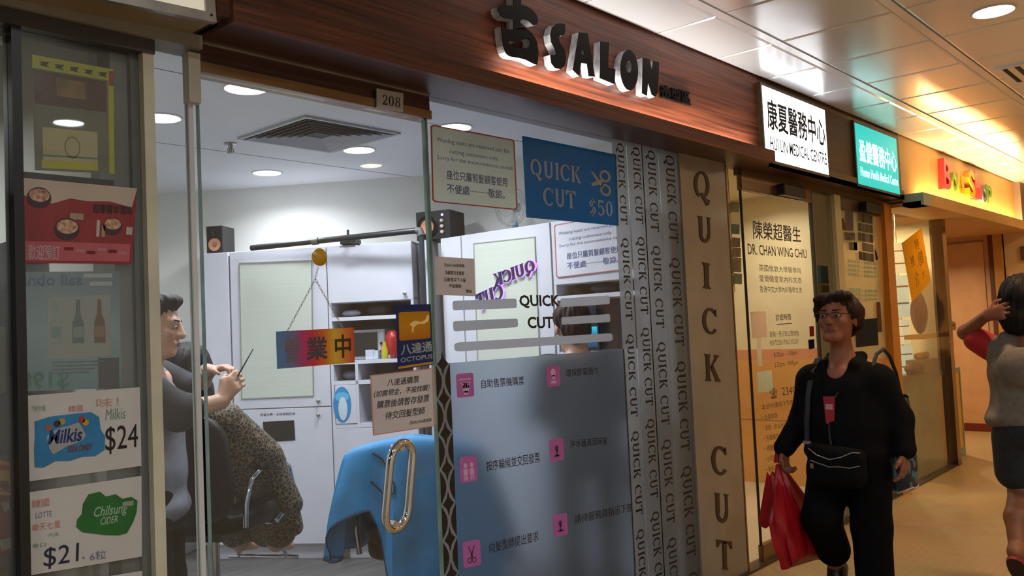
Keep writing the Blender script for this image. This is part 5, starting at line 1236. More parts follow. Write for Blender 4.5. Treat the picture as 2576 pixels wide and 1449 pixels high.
# packets at the far left edge and white thing at the top
S, t = poster([(-60, 1150), (27, 1162), (31, 1398), (-60, 1400)], 'red and yellow snack packet at the lower left edge of the picture', pm('snack_red', '#7a1a1c', 0.4, c2='#681418'), w=-0.05, cat='snack packet', name='snack_packet', th=0.02)
S.patch('yellow_top', pm('snack_yellow', '#c08a34', 0.4, c2='#b47c2a', scale=20), t, 0, 0, 1, 0.36, 0.0, 0.001)
S.patch('orange_flash', ink('#b4542c'), t, 0.62, 0.04, 0.95, 0.10, 0.001, 0.002)
mb = MB(); S.poly(mb, [(0.7, 0.44), (0.92, 0.42), (0.95, 0.5), (0.8, 0.54)], 0.0, 0.001); S.poly(mb, [(0.62, 0.84), (0.95, 0.80), (0.97, 0.92), (0.7, 0.95)], 0.0, 0.001); mb.build('print_marks', ink('#b09a8a'), t)
text('樂', S.fn, (0.66, 0.2, 0.95, 0.33), ink('#7a2a1c'), t, bold=0.03, w0=0.0016)
o = MB().fbox(FAC, 0.55, FAC.uv(39, 60)[0], FAC.uv(20, 86)[1], 2.21, -0.10, -0.06).build('white_carton', pm('carton_white', '#b8b8b6', 0.5)); tag(o, 'white box showing at the top left edge of the picture', 'box')
o = thing('hanging_rack', 'dark hanging rack at the left edge behind the black mullion', 'rack', (0.6, GY + 0.2, 1.0))
MB().box((0.42, GY + 0.16, 1.0), (0.70, GY + 0.20, 1.9)).build('back_plate', pm('rack_dark', '#2c2c2e', 0.5), o)
for z_ in (1.1, 1.35, 1.6): MB().tube([(0.5, GY + 0.16, z_), (0.5, GY + 0.08, z_), (0.5, GY + 0.07, z_ + 0.02)], 0.005, 6).build('hook', m_alu, o)
MB().tube([(0.44, GY + 0.18, 1.9), (0.44, GY + 0.18, 2.42)], 0.006, 6).build('hanger_rod', m_black, o)
MB().tube([(0.68, GY + 0.18, 1.9), (0.68, GY + 0.18, 2.42)], 0.006, 6).build('hanger_rod', m_black, o)

# ------------------------------------------------------------------ clinics and shop further along
m_clin_w = pm('clinic_cream', '#d8c9a4', 0.6, c2='#d0c19c'); m_sal = pm('salmon_band', '#d08a62', 0.5); m_or = pm('orange_wainscot', '#d39a50', 0.5, c2='#c98f46', scale=2)
CB = 3.9                         # clinic back wall
cw_ = struct(MB().box((CR, CB, 1.14), (7.1, CB + 0.1, 2.6)).build('wall_clinic_back', m_clin_w), 'cream back wall of the clinics')
MB().box((CR, CB - 0.004, 1.05), (7.1, CB + 0.1, 1.14)).build('salmon_band', m_sal, cw_)
MB().box((CR, CB - 0.002, 0.06), (7.1, CB + 0.1, 1.05)).build('orange_wainscot', m_or, cw_)
MB().box((CR, CB - 0.004, 0.0), (7.1, CB + 0.1, 0.06)).build('white_skirting', m_clin_w, cw_)
MB().box((CR + 0.0, CB - 0.006, 0.535), (7.1, CB - 0.002, 0.542)).build('panel_joint', pm('joint_brown', '#9a7038', 0.6), cw_)
struct(MB().box((CR + 0.001, GY + 0.21, 1.05), (CR + 0.05, CB, 2.5)).build('wall_clinic_left', m_clin_w), 'cream side wall inside the clinic')
cr_ = struct(MB().box((7.05, GY + 0.05, 0), (7.1, CB, 2.5)).build('wall_clinic_right', m_clin_w), 'cream partition between the clinic and the gift shop')
for z0_, z1_, mt_, nm_ in ((1.05, 1.14, m_sal, 'salmon_band'), (0.0, 1.05, m_or, 'orange_wainscot')): MB().box((7.044, GY + 0.051, z0_), (7.05, CB, z1_)).build(nm_, mt_, cr_)
MB().box((7.042, GY + 0.051, 0.535), (7.044, CB, 0.542)).build('panel_joint', pm('joint_brown', '#9a7038', 0.6), cr_)
struct(MB().box((CR, GY + 0.02, 2.45), (7.1, CB + 0.1, 2.5)).build('ceiling', m_clin_w), 'cream ceiling of the clinics')
struct(MB().box((CR, GY + 0.02, -0.1), (7.1, CB + 0.1, 0.0)).build('floor', pm('clinic_floor', '#c9bda6', 0.3, c2='#bfb39c')), 'pale floor of the clinics')
for x_ in (5.2, 6.5): downlight(x_, 3.1, 2.45, CLINIC_W, CLINIC_C, 'round lamp inside the %s clinic' % ('first' if x_ < 6 else 'second'), m_lens_y, 'lamps inside the clinics')

# fascia from the salon end to the far shop
f2 = struct(MB().box((CR + 0.28, 2.217, 2.30), (7.22, 2.40, CEIL + 0.03)).build('wall_front', wood('brown_laminate_right', '#4c3524', '#63482f', rough=0.45)), 'plain brown fascia above the clinics')
MB().box((5.74, 2.20, SOF), (7.22, 2.40, SOF + 0.03)).build('soffit', m_bronze, f2)
MB().box((CR + 0.28, 2.20, SOF - 0.0), (7.22, 2.215, 2.36)).build('front_rail', m_bronze, f2)

# lit clinic signs
S = Sheet(FACE, [(1917, 214), (2083, 300), (2086, 441), (1924, 378)], 0.03)
u0, v1 = FACE.uv(1917, 214, 0.03); u1, v0 = FACE.uv(2085, 440, 0.03)
S = Sheet(FACE, [(u0, v1), (u1, v1), (u1, v0), (u0, v0)], 0.03, uv=True)
t = thing('clinic_sign', 'bright white lit clinic sign with black characters above the first clinic door', 'sign', FACE.P((u0 + u1) / 2, v0, 0.01))
S.patch('box', m_bronze, t, -0.02, -0.04, 1.02, 1.04, -0.03, -0.002); S.patch('lit_face', em('sign_glow_white', (0.93, 0.96, 1.0), 2.6), t, w0=-0.002, w1=0.0)
text('康夏醫務中心', S.fn, (0.04, 0.16, 0.97, 0.58), m_ink, t, bold=0.02, w0=0.003)
text('HUI LIN MEDICAL CENTRE', S.fn, (0.06, 0.68, 0.97, 0.86), m_ink, t, w0=0.003, bold=0.01)
u0, v1 = FACE.uv(2150, 308, 0.02); u1, v0 = FACE.uv(2264, 489, 0.02)
S = Sheet(FACE, [(u0, v1), (u1, v1), (u1, v0), (u0, v0)], 0.02, uv=True)
t = thing('clinic_sign', 'teal lit clinic sign with white lettering above the second clinic door', 'sign', FACE.P((u0 + u1) / 2, v0, 0.01))
S.patch('box', m_bronze, t, -0.02, -0.04, 1.02, 1.04, -0.02, -0.002); S.patch('lit_face', em('sign_glow_teal', (0.0, 0.42, 0.40), 1.3), t, w0=-0.002, w1=0.0)
m_tw = em('sign_letters_lit', (0.75, 1.0, 1.0), 1.3)
text('盈健醫務中心', S.fn, (0.06, 0.24, 0.96, 0.62), m_tw, t, bold=0.02, w0=0.001)
text('Human Health Medical Centre', S.fn, (0.06, 0.70, 0.97, 0.86), m_tw, t, bold=0.01, w0=0.001)

# first clinic: left sidelight, glass door
w4 = thing('window_4', 'narrow clinic pane beside the pilaster', None, (4.62, GY, 0), kind='structure')
MB().box((CR + 0.002, GY - 0.004, 0.0), (4.70, GY + 0.004, SOF)).build('pane', m_glass, w4)
d2 = thing('door_2', 'frameless glass door of the first clinic covered in lettering', None, (5.2, GY, 0), kind='structure')
DX0, DX1 = 4.715, 5.715
MB().box((DX0, GY - 0.006, 0.10), (DX1, GY + 0.006, 2.16)).build('pane', m_glass, d2)
MB().box((DX0, GY - 0.007, 0.10), (DX0 + 0.008, GY + 0.007, 2.16)).build('pane_edge', m_black, d2)
MB().box((DX0, GY - 0.016, 2.16), (DX1, GY + 0.016, 2.25)).build('top_rail', m_brass, d2); MB().box((DX0, GY - 0.016, 0.012), (DX1, GY + 0.016, 0.105)).build('bottom_rail', m_brass, d2)
MB().box((5.18, GY - 0.07, 2.165), (5.50, GY - 0.016, 2.235)).build('door_closer', m_black, d2, bevel=0.006)
MB().box((DX0 - 0.005, GY - 0.02, 2.25), (6.2, GY + 0.03, SOF)).build('head_frame', m_bronze, d2)
m_gink = pm('door_ink', '#3a3440', 0.5, c2='#443e4a')
def dtext(fr, s_, x0, y0, x1, y1, h0, h1, parent, mat=m_gink, bold=0.0, w=0.0066):
    T = Sheet(fr, [(x0, y0), (x1, y1), (x1 + 2, y1 + h1), (x0 + 2, y0 + h0)], w); text(s_, T.fn, (0, 0, 1, 1), mat, parent, bold=bold, w0=0.0004)
dtext(FAC, '陳榮超醫生', 1893, 553, 2013, 572, 48, 38, d2, bold=0.01)
dtext(FAC, 'DR. CHAN WING CHIU', 1880, 612, 2028, 628, 28, 22, d2, bold=0.01)
for k, s_ in enumerate(('英國倫敦大學醫學院', '愛爾蘭皇家內科文憑', '香港中文大學內科醫學文憑')):
    dtext(FAC, s_, 1908 + k, 664 + 27 * k, 2014 + k, 674 + 24.5 * k, 18, 14, d2)
dtext(FAC, '診症時間', 1950, 790, 1988, 789, 17, 16, d2, bold=0.01); 
dtext(FAC, '星期一至日及公眾假期', 1935, 834, 2008, 832, 14, 13, d2); dtext(FAC, 'MON TO SUN / PUBLIC HOLIDAY', 1936, 857, 2008, 852, 13, 12, d2)
dtext(FAC, '8:30am - 1:00pm', 1946, 886, 2004, 880, 17, 16, d2); dtext(FAC, '2:30pm - 9:00pm', 1947, 912, 2006, 905, 16, 15, d2)
dtext(FAC, '☎', 1936, 978, 1954, 975, 26, 26, d2, bold=0.01); dtext(FAC, '2340 8', 1966, 975, 2014, 970, 20, 19, d2)
dtext(FAC, '本診所備有下列服務', 1915, 1018, 2006, 1003, 14, 12, d2)
for k, s_ in enumerate(('・全身檢查', '・流感・肝炎(疫苗)', '・牙齒檢查', '・視聽檢查', '・小兒科服務', '・婦科檢查', '・甲乙型肝炎', '・女性健康', '・人工受孕', '・體重控制', '・各種注射', '・職業健康')):
    dtext(FAC, s_, 1916 + 2 * k, 1044 + 26 * k, 1955 + 2 * k + (25 if k == 1 else 0), 1037 + 26 * k, 15, 14, d2)
MB().fbox(FAC, FAC.uv(1951, 815)[0], FAC.uv(1990, 815)[0], FAC.uv(1970, 816)[1], FAC.uv(1970, 814)[1], 0.0065, 0.007).build('underline', m_gink, d2)
# pasted papers on the door
def stick(corners, label, colr, cat='sticker', name='sticker', w=0.0065, c2=None):
    S_ = Sheet(FAC, corners, w); o_ = MB(); S_.box(o_, w0=0.0, w1=0.0008); o_ = o_.build(name, pm('stick' + colr, colr, 0.5, c2=c2, thin=0.88)); tag(o_, label, cat); return S_, o_
stick([(2036, 821), (2047, 820), (2048, 846), (2037, 847)], 'small red sticker near the edge of the first clinic door', '#a04a48')
stick([(2033, 855), (2048, 853), (2049, 876), (2035, 879)], 'small dark blue sticker under the red one on the clinic door', '#252a58')
stick([(1888, 785), (1926, 783), (1930, 848), (1892, 852)], 'pinkish paper on the left of the first clinic door', '#ead9ca', 'notice', 'paper_notice')
stick([(1904, 936), (1941, 931), (1945, 984), (1907, 988)], 'pale green paper on the first clinic door by the phone number', '#e0e4d4', 'notice', 'paper_notice')
stick([(1903, 852), (1914, 850), (1917, 920), (1906, 922)], 'narrow pale strip of paper on the first clinic door', '#e8e2d0', 'notice', 'paper_notice')
# leaflet rack behind the sidelight
t = thing('leaflet_rack', 'hanging rack of green and brown cards behind the narrow clinic pane', 'rack', (4.62, GY + 0.12, 1.5))
LF = Fr((0, GY + 0.12, 0), (1, 0, 0), (0, -1, 0))
rnd = random.Random(11)
for r_, (y0, y1) in enumerate(((510, 537), (566, 592), (600, 625), (625, 650), (650, 688), (690, 718))):
    for c_ in range(2):
        xa, xb = (1822 + c_ * 19, 1839 + c_ * 20)
        if r_ == 1 and c_ == 0: continue
        SL = Sheet(LF, [(xa + r_ * 1.5, y0 - c_ * 3), (xb + r_ * 1.5, y0 + 2 - c_ * 3), (xb + r_ * 1.5, y1 - c_ * 3), (xa + r_ * 1.5, y1 - 1 - c_ * 3)], 0.0)
        SL.patch('leaflet', pm('leaf%d' % ((r_ * 2 + c_) % 5), ['#6b5236', '#5e6a42', '#7a5c2c', '#48604c', '#836a3e'][(r_ * 2 + c_) % 5], 0.5), t, w0=-0.006, w1=0.0)
q0 = LF.pt(1848, 735, -0.01); MB().tube([(q0.x, q0.y, 2.45), q0], 0.003, 6).build('hanger', m_alu, t)
# frame between the doors
w5 = thing('window_5', 'glass panel and pale post between the two clinic doors', None, (5.95, GY, 0), kind='structure')
MB().box((5.72, GY - 0.012, 0.0), (5.735, GY + 0.012, 2.25)).build('edge_channel', m_black, w5); MB().box((5.74, GY - 0.004, 0.0), (6.08, GY + 0.004, 2.25)).build('pane', m_glass, w5)
MB().box((6.08, GY - 0.03, 0.0), (6.19, GY + 0.05, 2.25)).build('post', pm('post_ivory', '#cfc39c', 0.4), w5)
struct(MB().box((5.80, GY + 0.012, 0.0), (6.075, GY + 0.03, 2.25)).build('wall_clinic_divider', pm('divider_grey', '#7d7356', 0.6)), 'grey-green partition end between the two clinics')
stick([(2054, 667), (2082, 670), (2085, 714), (2057, 711)], 'blue card on the glass between the two clinic doors', '#6f8a86', 'notice', 'paper_notice')
stick([(2057, 716), (2085, 718), (2088, 752), (2060, 752)], 'olive card under the blue one between the clinic doors', '#8a8438', 'notice', 'paper_notice')
# second clinic door
d3 = thing('door_3', 'glass door of the second clinic covered with posters and teal lettering', None, (6.6, GY, 0), kind='structure')
MB().box((6.215, GY - 0.006, 0.10), (7.02, GY + 0.006, 2.16)).build('pane', m_glass, d3)
MB().box((6.215, GY - 0.007, 0.10), (6.223, GY + 0.007, 2.16)).build('pane_edge', m_black, d3)
MB().box((6.215, GY - 0.016, 2.16), (7.02, GY + 0.016, 2.25)).build('top_rail', m_bronze, d3); MB().box((6.215, GY - 0.016, 0.012), (7.02, GY + 0.016, 0.105)).build('bottom_rail', m_brass, d3)
MB().box((6.60, GY - 0.07, 2.165), (6.92, GY - 0.016, 2.235)).build('door_closer', m_black, d3, bevel=0.006)
MB().box((6.2, GY - 0.02, 2.25), (7.2, GY + 0.03, SOF)).build('head_frame', m_bronze, d3)
DB = Sheet(FAC, [(2108, 524), (2204, 545), (2230, 900), (2135, 905)], -0.008)
t = thing('door_backing', 'cream paper backing behind the posters of the second clinic door', 'paper', DB.fn(0.5, 1.0))
DB.patch('sheet', pm('door_paper', '#ddd0ac', 0.6, thin=0.6), t, w0=-0.001, w1=0.0)
rnd = random.Random(4); photos = []
for r_ in range(5):
    for c_ in range(4):
        xa = 2157 + 9.5 * c_ + 0.8 * r_ - (12 if r_ == 3 and c_ == 0 else 0); ya = 536 + 24 * r_ + 1.8 * c_
        photos.append((xa, ya, xa + 8.5, ya + 21, rnd.choice(['#6d6458', '#83796a', '#585048', '#5f6f70', '#938a7a'])))
photos += [(2126, 531, 2146, 580, '#7c7080'), (2124, 584, 2150, 604, '#968c74'), (2136, 609, 2156, 629, '#8f846c')]
for k, (a, b, c_, d_, h_) in enumerate(photos):
    SP_ = Sheet(FAC, [(a, b), (c_, b + 2), (c_ + 0.8, d_ + 1), (a + 0.8, d_)], 0.0066); mb = MB(); SP_.box(mb, w1=0.0008)
    o = mb.build('photo_card', pm('photo' + h_, h_, 0.4, c2='#4c463e' if k % 2 else None, scale=30, thin=0.4)); tag(o, "dark photo card, %s in the %s row of the clinic door's photo block" % (['first', 'second', 'third', 'last'][k % 4], ['top', 'second', 'middle', 'fourth', 'bottom'][k // 4]) if k < 20 else ['tall mauve photo card left of the photo block', 'wide khaki photo card left of the photo block', 'square khaki photo card low left of the photo block'][k - 20], 'photo card', 'photo cards on the second clinic door' if k < 20 else None)
stick([(2107, 546), (2122, 550), (2130, 580), (2112, 577)], 'yellow paper flower on the edge of the second clinic door', '#b8a03c')
stick([(2200, 624), (2206, 638), (2209, 652), (2203, 655)], 'small olive drop-shaped sticker beside the photo block', '#8a7a24')
m_teal = pm('teal_ink', '#4a9a94', 0.5)
for k in range(4):
    dtext(FAC, '全科診症', 2131, 652 + 11 * k, 2161, 655 + 11 * k, 9, 8, d3, m_teal); dtext(FAC, '▸ 身體檢查', 2166, 657 + 11 * k, 2203, 661 + 10.5 * k, 8, 7, d3, m_teal)
for k in range(3): dtext(FAC, '疫苗注射', 2134, 724 + 12 * k, 2164, 725 + 11 * k, 10, 9, d3, pm('teal_ink2', '#3f94a8', 0.5)); dtext(FAC, '▸ 各類化驗', 2168, 728 + 11 * k, 2206, 729 + 10 * k, 8, 7, d3, m_teal)
stick([(2150, 805), (2206, 800), (2210, 868), (2154, 874)], 'teal and purple health poster low on the second clinic door', '#4f8488', 'poster', 'poster', c2='#7a6a80')
stick([(2204, 760), (2214, 759), (2219, 835), (2208, 836)], 'narrow reddish paper at the right of the second clinic door', '#b99a88', 'notice', 'paper_notice')

# orange pillar and gift shop
ox0, ox1 = 7.035, 7.20
struct(MB().box((ox0, GY - 0.05, 0.0), (ox1, GY + 0.12, 2.26)).build('wall_pillar', pm('orange_pillar', '#b87420', 0.4, c2='#ac6a1a', scale=3)), 'orange pillar between the second clinic and the gift shop')
m_cfas = pm('cream_fascia', '#c39a5c', 0.5, c2='#b98f52', scale=3)
x2 = 11.12
f3 = struct(MB().box((7.22, 2.217, 2.28), (x2, 2.40, CEIL + 0.03)).build('wall_front', m_cfas), 'cream fascia of the gift shop with a lit ledge')
lipx = 7.42
MB().box((lipx, 2.06, 2.235), (x2 + 2.5, 2.08, 2.33)).build('ledge_lip', m_cfas, f3)
MB().box((7.22, 2.08, 2.235), (x2 + 2.5, 2.42, 2.265)).build('ledge_board', m_cfas, f3)
MB().box((lipx - 0.20, 2.06, 2.235), (lipx, 2.217, 2.33)).build('ledge_end', pm('end_grey', '#a3aa98', 0.5), f3)
ls = thing('led_strip', 'bright warm LED strip lying in the ledge of the gift shop fascia', 'light strip', (9.2, 2.15, 2.266))
MB().box((7.55, 2.12, 2.266), (x2 - 0.05, 2.135, 2.274)).build('strip', em('led_cream', (1.0, 0.72, 0.30), 40.0), ls)
ld = bpy.data.lights.new('led_strip_lamp', 'AREA'); ld.shape = 'RECTANGLE'; ld.size = x2 - 7.6; ld.size_y = 0.02; ld.energy = 45.0; ld.color = (1.0, 0.68, 0.30)
lo = bpy.data.objects.new('led_strip_lamp', ld); col.objects.link(lo); lo.parent = ls; lo.location = (0.13, -0.02, 0.012); lo.rotation_euler = (math.pi, 0, 0)
struct(MB().box((x2, 2.15, 2.27), (XF, 2.42, CEIL + 0.03)).build('wall_front', pm('grey_fascia', '#8a7460', 0.5)), 'grey-brown fascia beyond the gift shop')
# colourful letters
t = thing('shop_letters', 'colourful raised plastic letters on the lit cream fascia', 'sign', FACE.pt(2430, 500, 0.0))
for ch, (xa, ya, xb, yb, h0, h1), h_ in (('B', (2374, 397, 2391, 408, 77, 72), '#b8343c'), ('o', (2395, 430, 2407, 436, 52, 47), '#7a962c'), ('u', (2410, 436, 2424, 443, 50, 46), '#c8981c'), ('S', (2437, 425, 2452, 433, 72, 66), '#c8981c'), ('h', (2452, 430, 2468, 440, 70, 62), '#c0404a'), ('o', (2470, 462, 2481, 468, 46, 42), '#6a6a72'), ('p', (2482, 464, 2494, 470, 46, 42), '#6f942c')):
    SL = Sheet(FACE, [(xa, ya), (xb, yb), (xb + 2, yb + h1), (xa + 2, ya + h0)], 0.05)
    text(ch, SL.fn, (0, 0, 1, 1), pm('letter' + h_, h_, 0.25, c2=h_), t, 'letter', bold=0.02, w0=-0.048, th=0.05)

GB = 4.0
m_shopw = pm('shop_wall', '#d3c5a0', 0.6)
struct(MB().box((7.1, GB, 0), (9.0, GB + 0.1, 2.5)).build('wall_shop_back', m_shopw), 'pale back wall of the gift shop')
struct(MB().box((7.1, GY + 0.05, 2.36), (9.0, GB, 2.42)).build('ceiling', m_shopw), 'pale ceiling of the gift shop')
struct(MB().box((7.1, GY + 0.02, -0.1), (13.5, GB, 0.0)).build('floor', m_floor), 'tan floor of the gift shop')
w6 = thing('window_6', 'tall glass shop window of the gift shop', None, (7.9, GY, 0), kind='structure')
MB().box((7.20, GY - 0.005, 0.012), (8.58, GY + 0.005, 2.25)).build('pane', m_glass, w6)
MB().box((7.20, GY - 0.03, 0.0), (7.235, GY + 0.03, 2.25)).build('chrome_channel', m_alu, w6)
MB().box((8.55, GY - 0.05, 0.0), (8.66, GY + 0.06, 2.25)).build('chrome_post', pm('dark_chrome', '#6a5038', 0.15, 1.0, c2='#8a705a', scale=3, stretch=(1, 1, 0.5)), w6)
downlight(8.15, 2.75, 2.36, SHOP_W, SHOP_C, 'round lamp seen glowing inside the gift shop', m_lens_y, 'lamps inside the gift shop', d=0.12)
downlight(8.5, 3.5, 2.36, SHOP_W * 0.6, SHOP_C, 'round lamp near the back of the gift shop', m_lens_y, 'lamps inside the gift shop', d=0.12)
S = Sheet(FAC, [(2268, 612), (2318, 573), (2341, 708), (2294, 761)], 0.008)
t = thing('diamond_poster', 'yellow paper poster pasted at a slant on the gift shop window', 'poster', S.fn(0.5, 1.0))
S.patch('sheet', pm('poster_yellow', '#d8ac10', 0.5, c2='#cea20c', thin=0.5), t)
for k, (a_, b_, c_, d_) in enumerate(((0.55, 0.1, 0.75, 0.3), (0.6, 0.35, 0.85, 0.6), (0.25, 0.3, 0.42, 0.5), (0.3, 0.6, 0.5, 0.85), (0.65, 0.68, 0.8, 0.85))): text('特價推介大'[k], S.fn, (a_, b_, c_, d_), ink('#6a5a1c'), t, w0=0.0014)
# glowing menu panels
MF = Fr((0, 2.60, 0), (1, 0, 0), (0, -1, 0))
for k, (a, b, c_, d_) in enumerate(((2236, 612, 2282, 690), (2240, 694, 2286, 800), (2246, 806, 2288, 868), (2250, 872, 2296, 950))):
    SMn = Sheet(MF, [(a, b), (c_, b - 3), (c_ + 4, d_ - 3), (a + 4, d_)], 0.0); t = thing('menu_panel', ['topmost lit pale menu panel in the gift shop', 'lit pale green menu panel, second from the top', 'lit pale menu panel, third from the top', 'lowest lit pale green menu panel in the gift shop'][k], 'menu panel', SMn.fn(0.5, 1.0), group='lit menu panels in the gift shop')
    SMn.patch('panel', em('menu_glow%d' % (k % 2), (0.62, 0.72, 0.52) if k % 2 else (0.80, 0.76, 0.48), 0.75), t, w0=-0.02, w1=0.0)
    for j in range(2): SMn.patch('coloured_line', ink(['#b08a3a', '#a86a3a', '#5a8a5a'][(k + j) % 3]), t, 0.05, 0.25 + 0.4 * j, 0.95, 0.29 + 0.4 * j, 0.0, 0.002)
    q0 = SMn.fn(0.35 + 0.1 * k, 0.1, -0.03); MB().tube([q0 + Vector((0, -0.012, 0)), q0, (q0.x, q0.y, 2.36)], 0.006, 6).build('hanger_rod', m_alu, t)
# food warmer and counter
t = thing('shop_counter', 'glass fronted food counter inside the gift shop', 'counter', (8.1, 2.55, 0))
MB().box((7.85, 2.385, 0.0), (8.52, 2.54, 0.82)).build('body', pm('counter_green', '#6a7258', 0.4, c2='#5e664e'), t); MB().box((7.82, 2.37, 0.82), (8.54, 2.56, 0.86)).build('worktop', pm('counter_top', '#4c5a4c', 0.3), t)
MB().box((8.42, 2.372, 0.05), (8.49, 2.385, 0.82)).build('orange_strip', pm('strip_orange', '#b8842c', 0.4), t)
t = thing('food_warmer', 'yellow snack warmer with golden food on the shop counter', 'food warmer', (8.25, 2.6, 0.861))
MB().box((8.06, 2.39, 0.861), (8.50, 2.54, 0.98)).build('base', pm('warmer_steel', '#8a7a66', 0.3, 0.5), t); MB().box((8.06, 2.39, 1.16), (8.50, 2.54, 1.20)).build('top', pm('warmer_yellow', '#c8941c', 0.4), t)
for x_ in (8.06, 8.49): MB().box((x_, 2.39, 0.98), (x_ + 0.01, 2.54, 1.16)).build('side', glass('warmer_glass'), t)
for k in range(4):
    b = MB().ball((0, 0, 0), (0.045, 0.03, 0.03), 12); b.v = [(x + 8.13 + 0.085 * k, y + 2.46, z + 1.01 + 0.0) for x, y, z in b.v]; b.build('snack', pm('golden_snack', '#b87a24', 0.5, c2='#8a5416', scale=30), t, smooth=True)
lump('red_bag', 'dark red bag hanging above the snack warmer', 'bag', (8.30, 2.47, 1.2005), (0.13, 0.065, 0.17), pm('maroon_cloth', '#5a1820', 0.6), 21)
lump('food_tray', 'reddish pile of packets on the counter left of the warmer', 'packets', (7.95, 2.46, 0.861), (0.09, 0.06, 0.05), pm('packet_mix', '#8a4a34', 0.5, c2='#3a2a22', scale=40), 22)
# recess closed by a peach wall with a door that faces up the corridor
struct(MB().box((8.66, GY + 0.06, 0), (8.70, GB, 2.40)).build('wall_recess_side', m_shopw), 'pale partition behind the chrome post')
struct(MB().box((8.70, GB, 0), (11.2, GB + 0.1, 2.4)).build('wall_recess', m_peach), 'peach wall at the back of the recess')
struct(MB().box((8.60, GY + 0.0, 2.236), (11.2, GB, 2.30)).build('ceiling', m_peach), 'peach soffit over the recess')
EW = Fr((11.1, 0, 0), (0, -1, 0), (-1, 0, 0))
struct(MB().box((11.1, GY + 0.0, 0), (11.2, GB, 2.236)).build('wall_recess_end', m_peach), 'peach end wall of the recess with a flush door')
d4 = thing('door_4', 'flush peach door in the recess beyond the gift shop', None, (11.1, 2.9, 0), kind='structure')
ua, ub = EW.uv(2372, 800)[0], EW.uv(2486, 800)[0]; vt = EW.uv(2430, 612)[1]
MB().fbox(EW, ua - 0.2, ub, 0.012, vt, 0.0, 0.018).build('leaf', pm('door_peach', '#c99c72', 0.45, c2='#c0936a'), d4)
MB().fbox(EW, ua - 0.2, ub, vt, vt + 0.012, 0.0, 0.02).build('head_line', pm('line_brown', '#8a6444', 0.5), d4)
kc = EW.pt(2397, 815, 0.02); MB().lathe(kc, [(0.03, -0.002), (0.03, 0.01), (0.018, 0.03), (0.03, 0.05), (0.02, 0.06)], 16, axis=(-1, 0, 0)).build('door_knob', m_brass, d4, smooth=True)
struct(MB().fbox(EW, -GB, ub + 0.02, 0.0, 0.09, 0.018, 0.03).build('baseboard_recess', pm('dark_red_base', '#6a2014', 0.4)), 'dark red skirting in the recess')
uj0, uj1 = EW.uv(2497, 750)[0], EW.uv(2510, 750)[0]
struct(MB().fbox(EW, uj0, uj1, 0.0, 2.236, 0.0, 0.05).build('trim_3', pm('dark_jamb', '#5a2a1c', 0.5)), 'dark red edge beside the peach door')
struct(MB().fbox(EW, uj1, EW.uv(2532, 750)[0], 0.0, 2.236, 0.0, 0.06).build('trim_4', pm('orange_jamb', '#b8843c', 0.45)), 'orange jamb beside the peach door')
struct(MB().fbox(EW, EW.uv(2532, 750)[0], -0.5, 0.0, 2.30, -0.1, 0.0).build('wall_far', m_cwall), 'cream wall facing up the corridor at the right edge')
o = MB().fbox(EW, EW.uv(2568, 640)[0], EW.uv(2590, 640)[0], EW.uv(2572, 655)[1], EW.uv(2572, 620)[1], 0.0, 0.02).build('wall_plate', pm('plate_dark', '#5a4630', 0.5)); tag(o, 'small dark plate on the far cream wall', 'plate')
downlight(9.9, 3.0, 2.236, SHOP_W * 1.0, SHOP_C, 'round lamp in the soffit of the recess', m_lens_y, 'lamps inside the gift shop', d=0.12)
# yellow and teal framed board standing by the chrome post
AB = Fr((0, 2.42, 0), (1, 0, 0), (0, -1, 0)); ua, ub = AB.uv(2392, 1020)[0], AB.uv(2420, 1020)[0]; vb, vt = 0.0, AB.uv(2405, 925)[1]
t = thing('standing_board', 'yellow standing board in a teal frame beside the chrome post', 'board', (8.9, 2.42, 0))
MB().fbox(AB, ua + 0.02, ub - 0.03, 0.08, vt - 0.04, -0.015, 0.0).build('panel', pm('board_yellow', '#c8921c', 0.4), t)
mb = MB(); mb.prism([(ua, vb), (ub, vb), (ub, vt), (ua, vt)], lambda x, y, w: AB.P(x, y, w), -0.02, 0.006, hole=[(ua + 0.02, 0.08), (ub - 0.03, 0.08), (ub - 0.03, vt - 0.04), (ua + 0.02, vt - 0.04)]); mb.build('frame', pm('frame_teal', '#6f8470', 0.4), t)
# ceiling vents in the corridor
for x_, y_ in ((5.95, 0.95), (8.3, 1.0)):
    t = thing('ceiling_vent', 'square louvred vent in the corridor ceiling %s' % ('at the right edge of the picture' if x_ < 7 else 'far along the corridor'), 'air vent', (x_, y_, CEIL), group='corridor ceiling vents')
    h_ = 0.24
    mb = MB(); mb.prism([(x_ - h_, y_ - h_), (x_ + h_, y_ - h_), (x_ + h_, y_ + h_), (x_ - h_, y_ + h_)], lambda x, y, w: (x, y, CEIL - w), 0.0, 0.01, hole=[(x_ - h_ + .03, y_ - h_ + .03), (x_ + h_ - .03, y_ - h_ + .03), (x_ + h_ - .03, y_ + h_ - .03), (x_ - h_ + .03, y_ + h_ - .03)]); mb.build('frame', m_panel, t)
    MB().box((x_ - h_ + .03, y_ - h_ + .03, CEIL - 0.003), (x_ + h_ - .03, y_ + h_ - .03, CEIL - 0.001)).build('backing', m_vd, t)
    for k in range(6): MB().add([(x_ - h_ + .03, y_ - 0.18 + 0.066 * k, CEIL - 0.004), (x_ + h_ - .03, y_ - 0.18 + 0.066 * k, CEIL - 0.004), (x_ + h_ - .03, y_ - 0.15 + 0.066 * k, CEIL - 0.012), (x_ - h_ + .03, y_ - 0.15 + 0.066 * k, CEIL - 0.012)], [(0, 1, 2, 3)]).build('slat', m_panel, t)

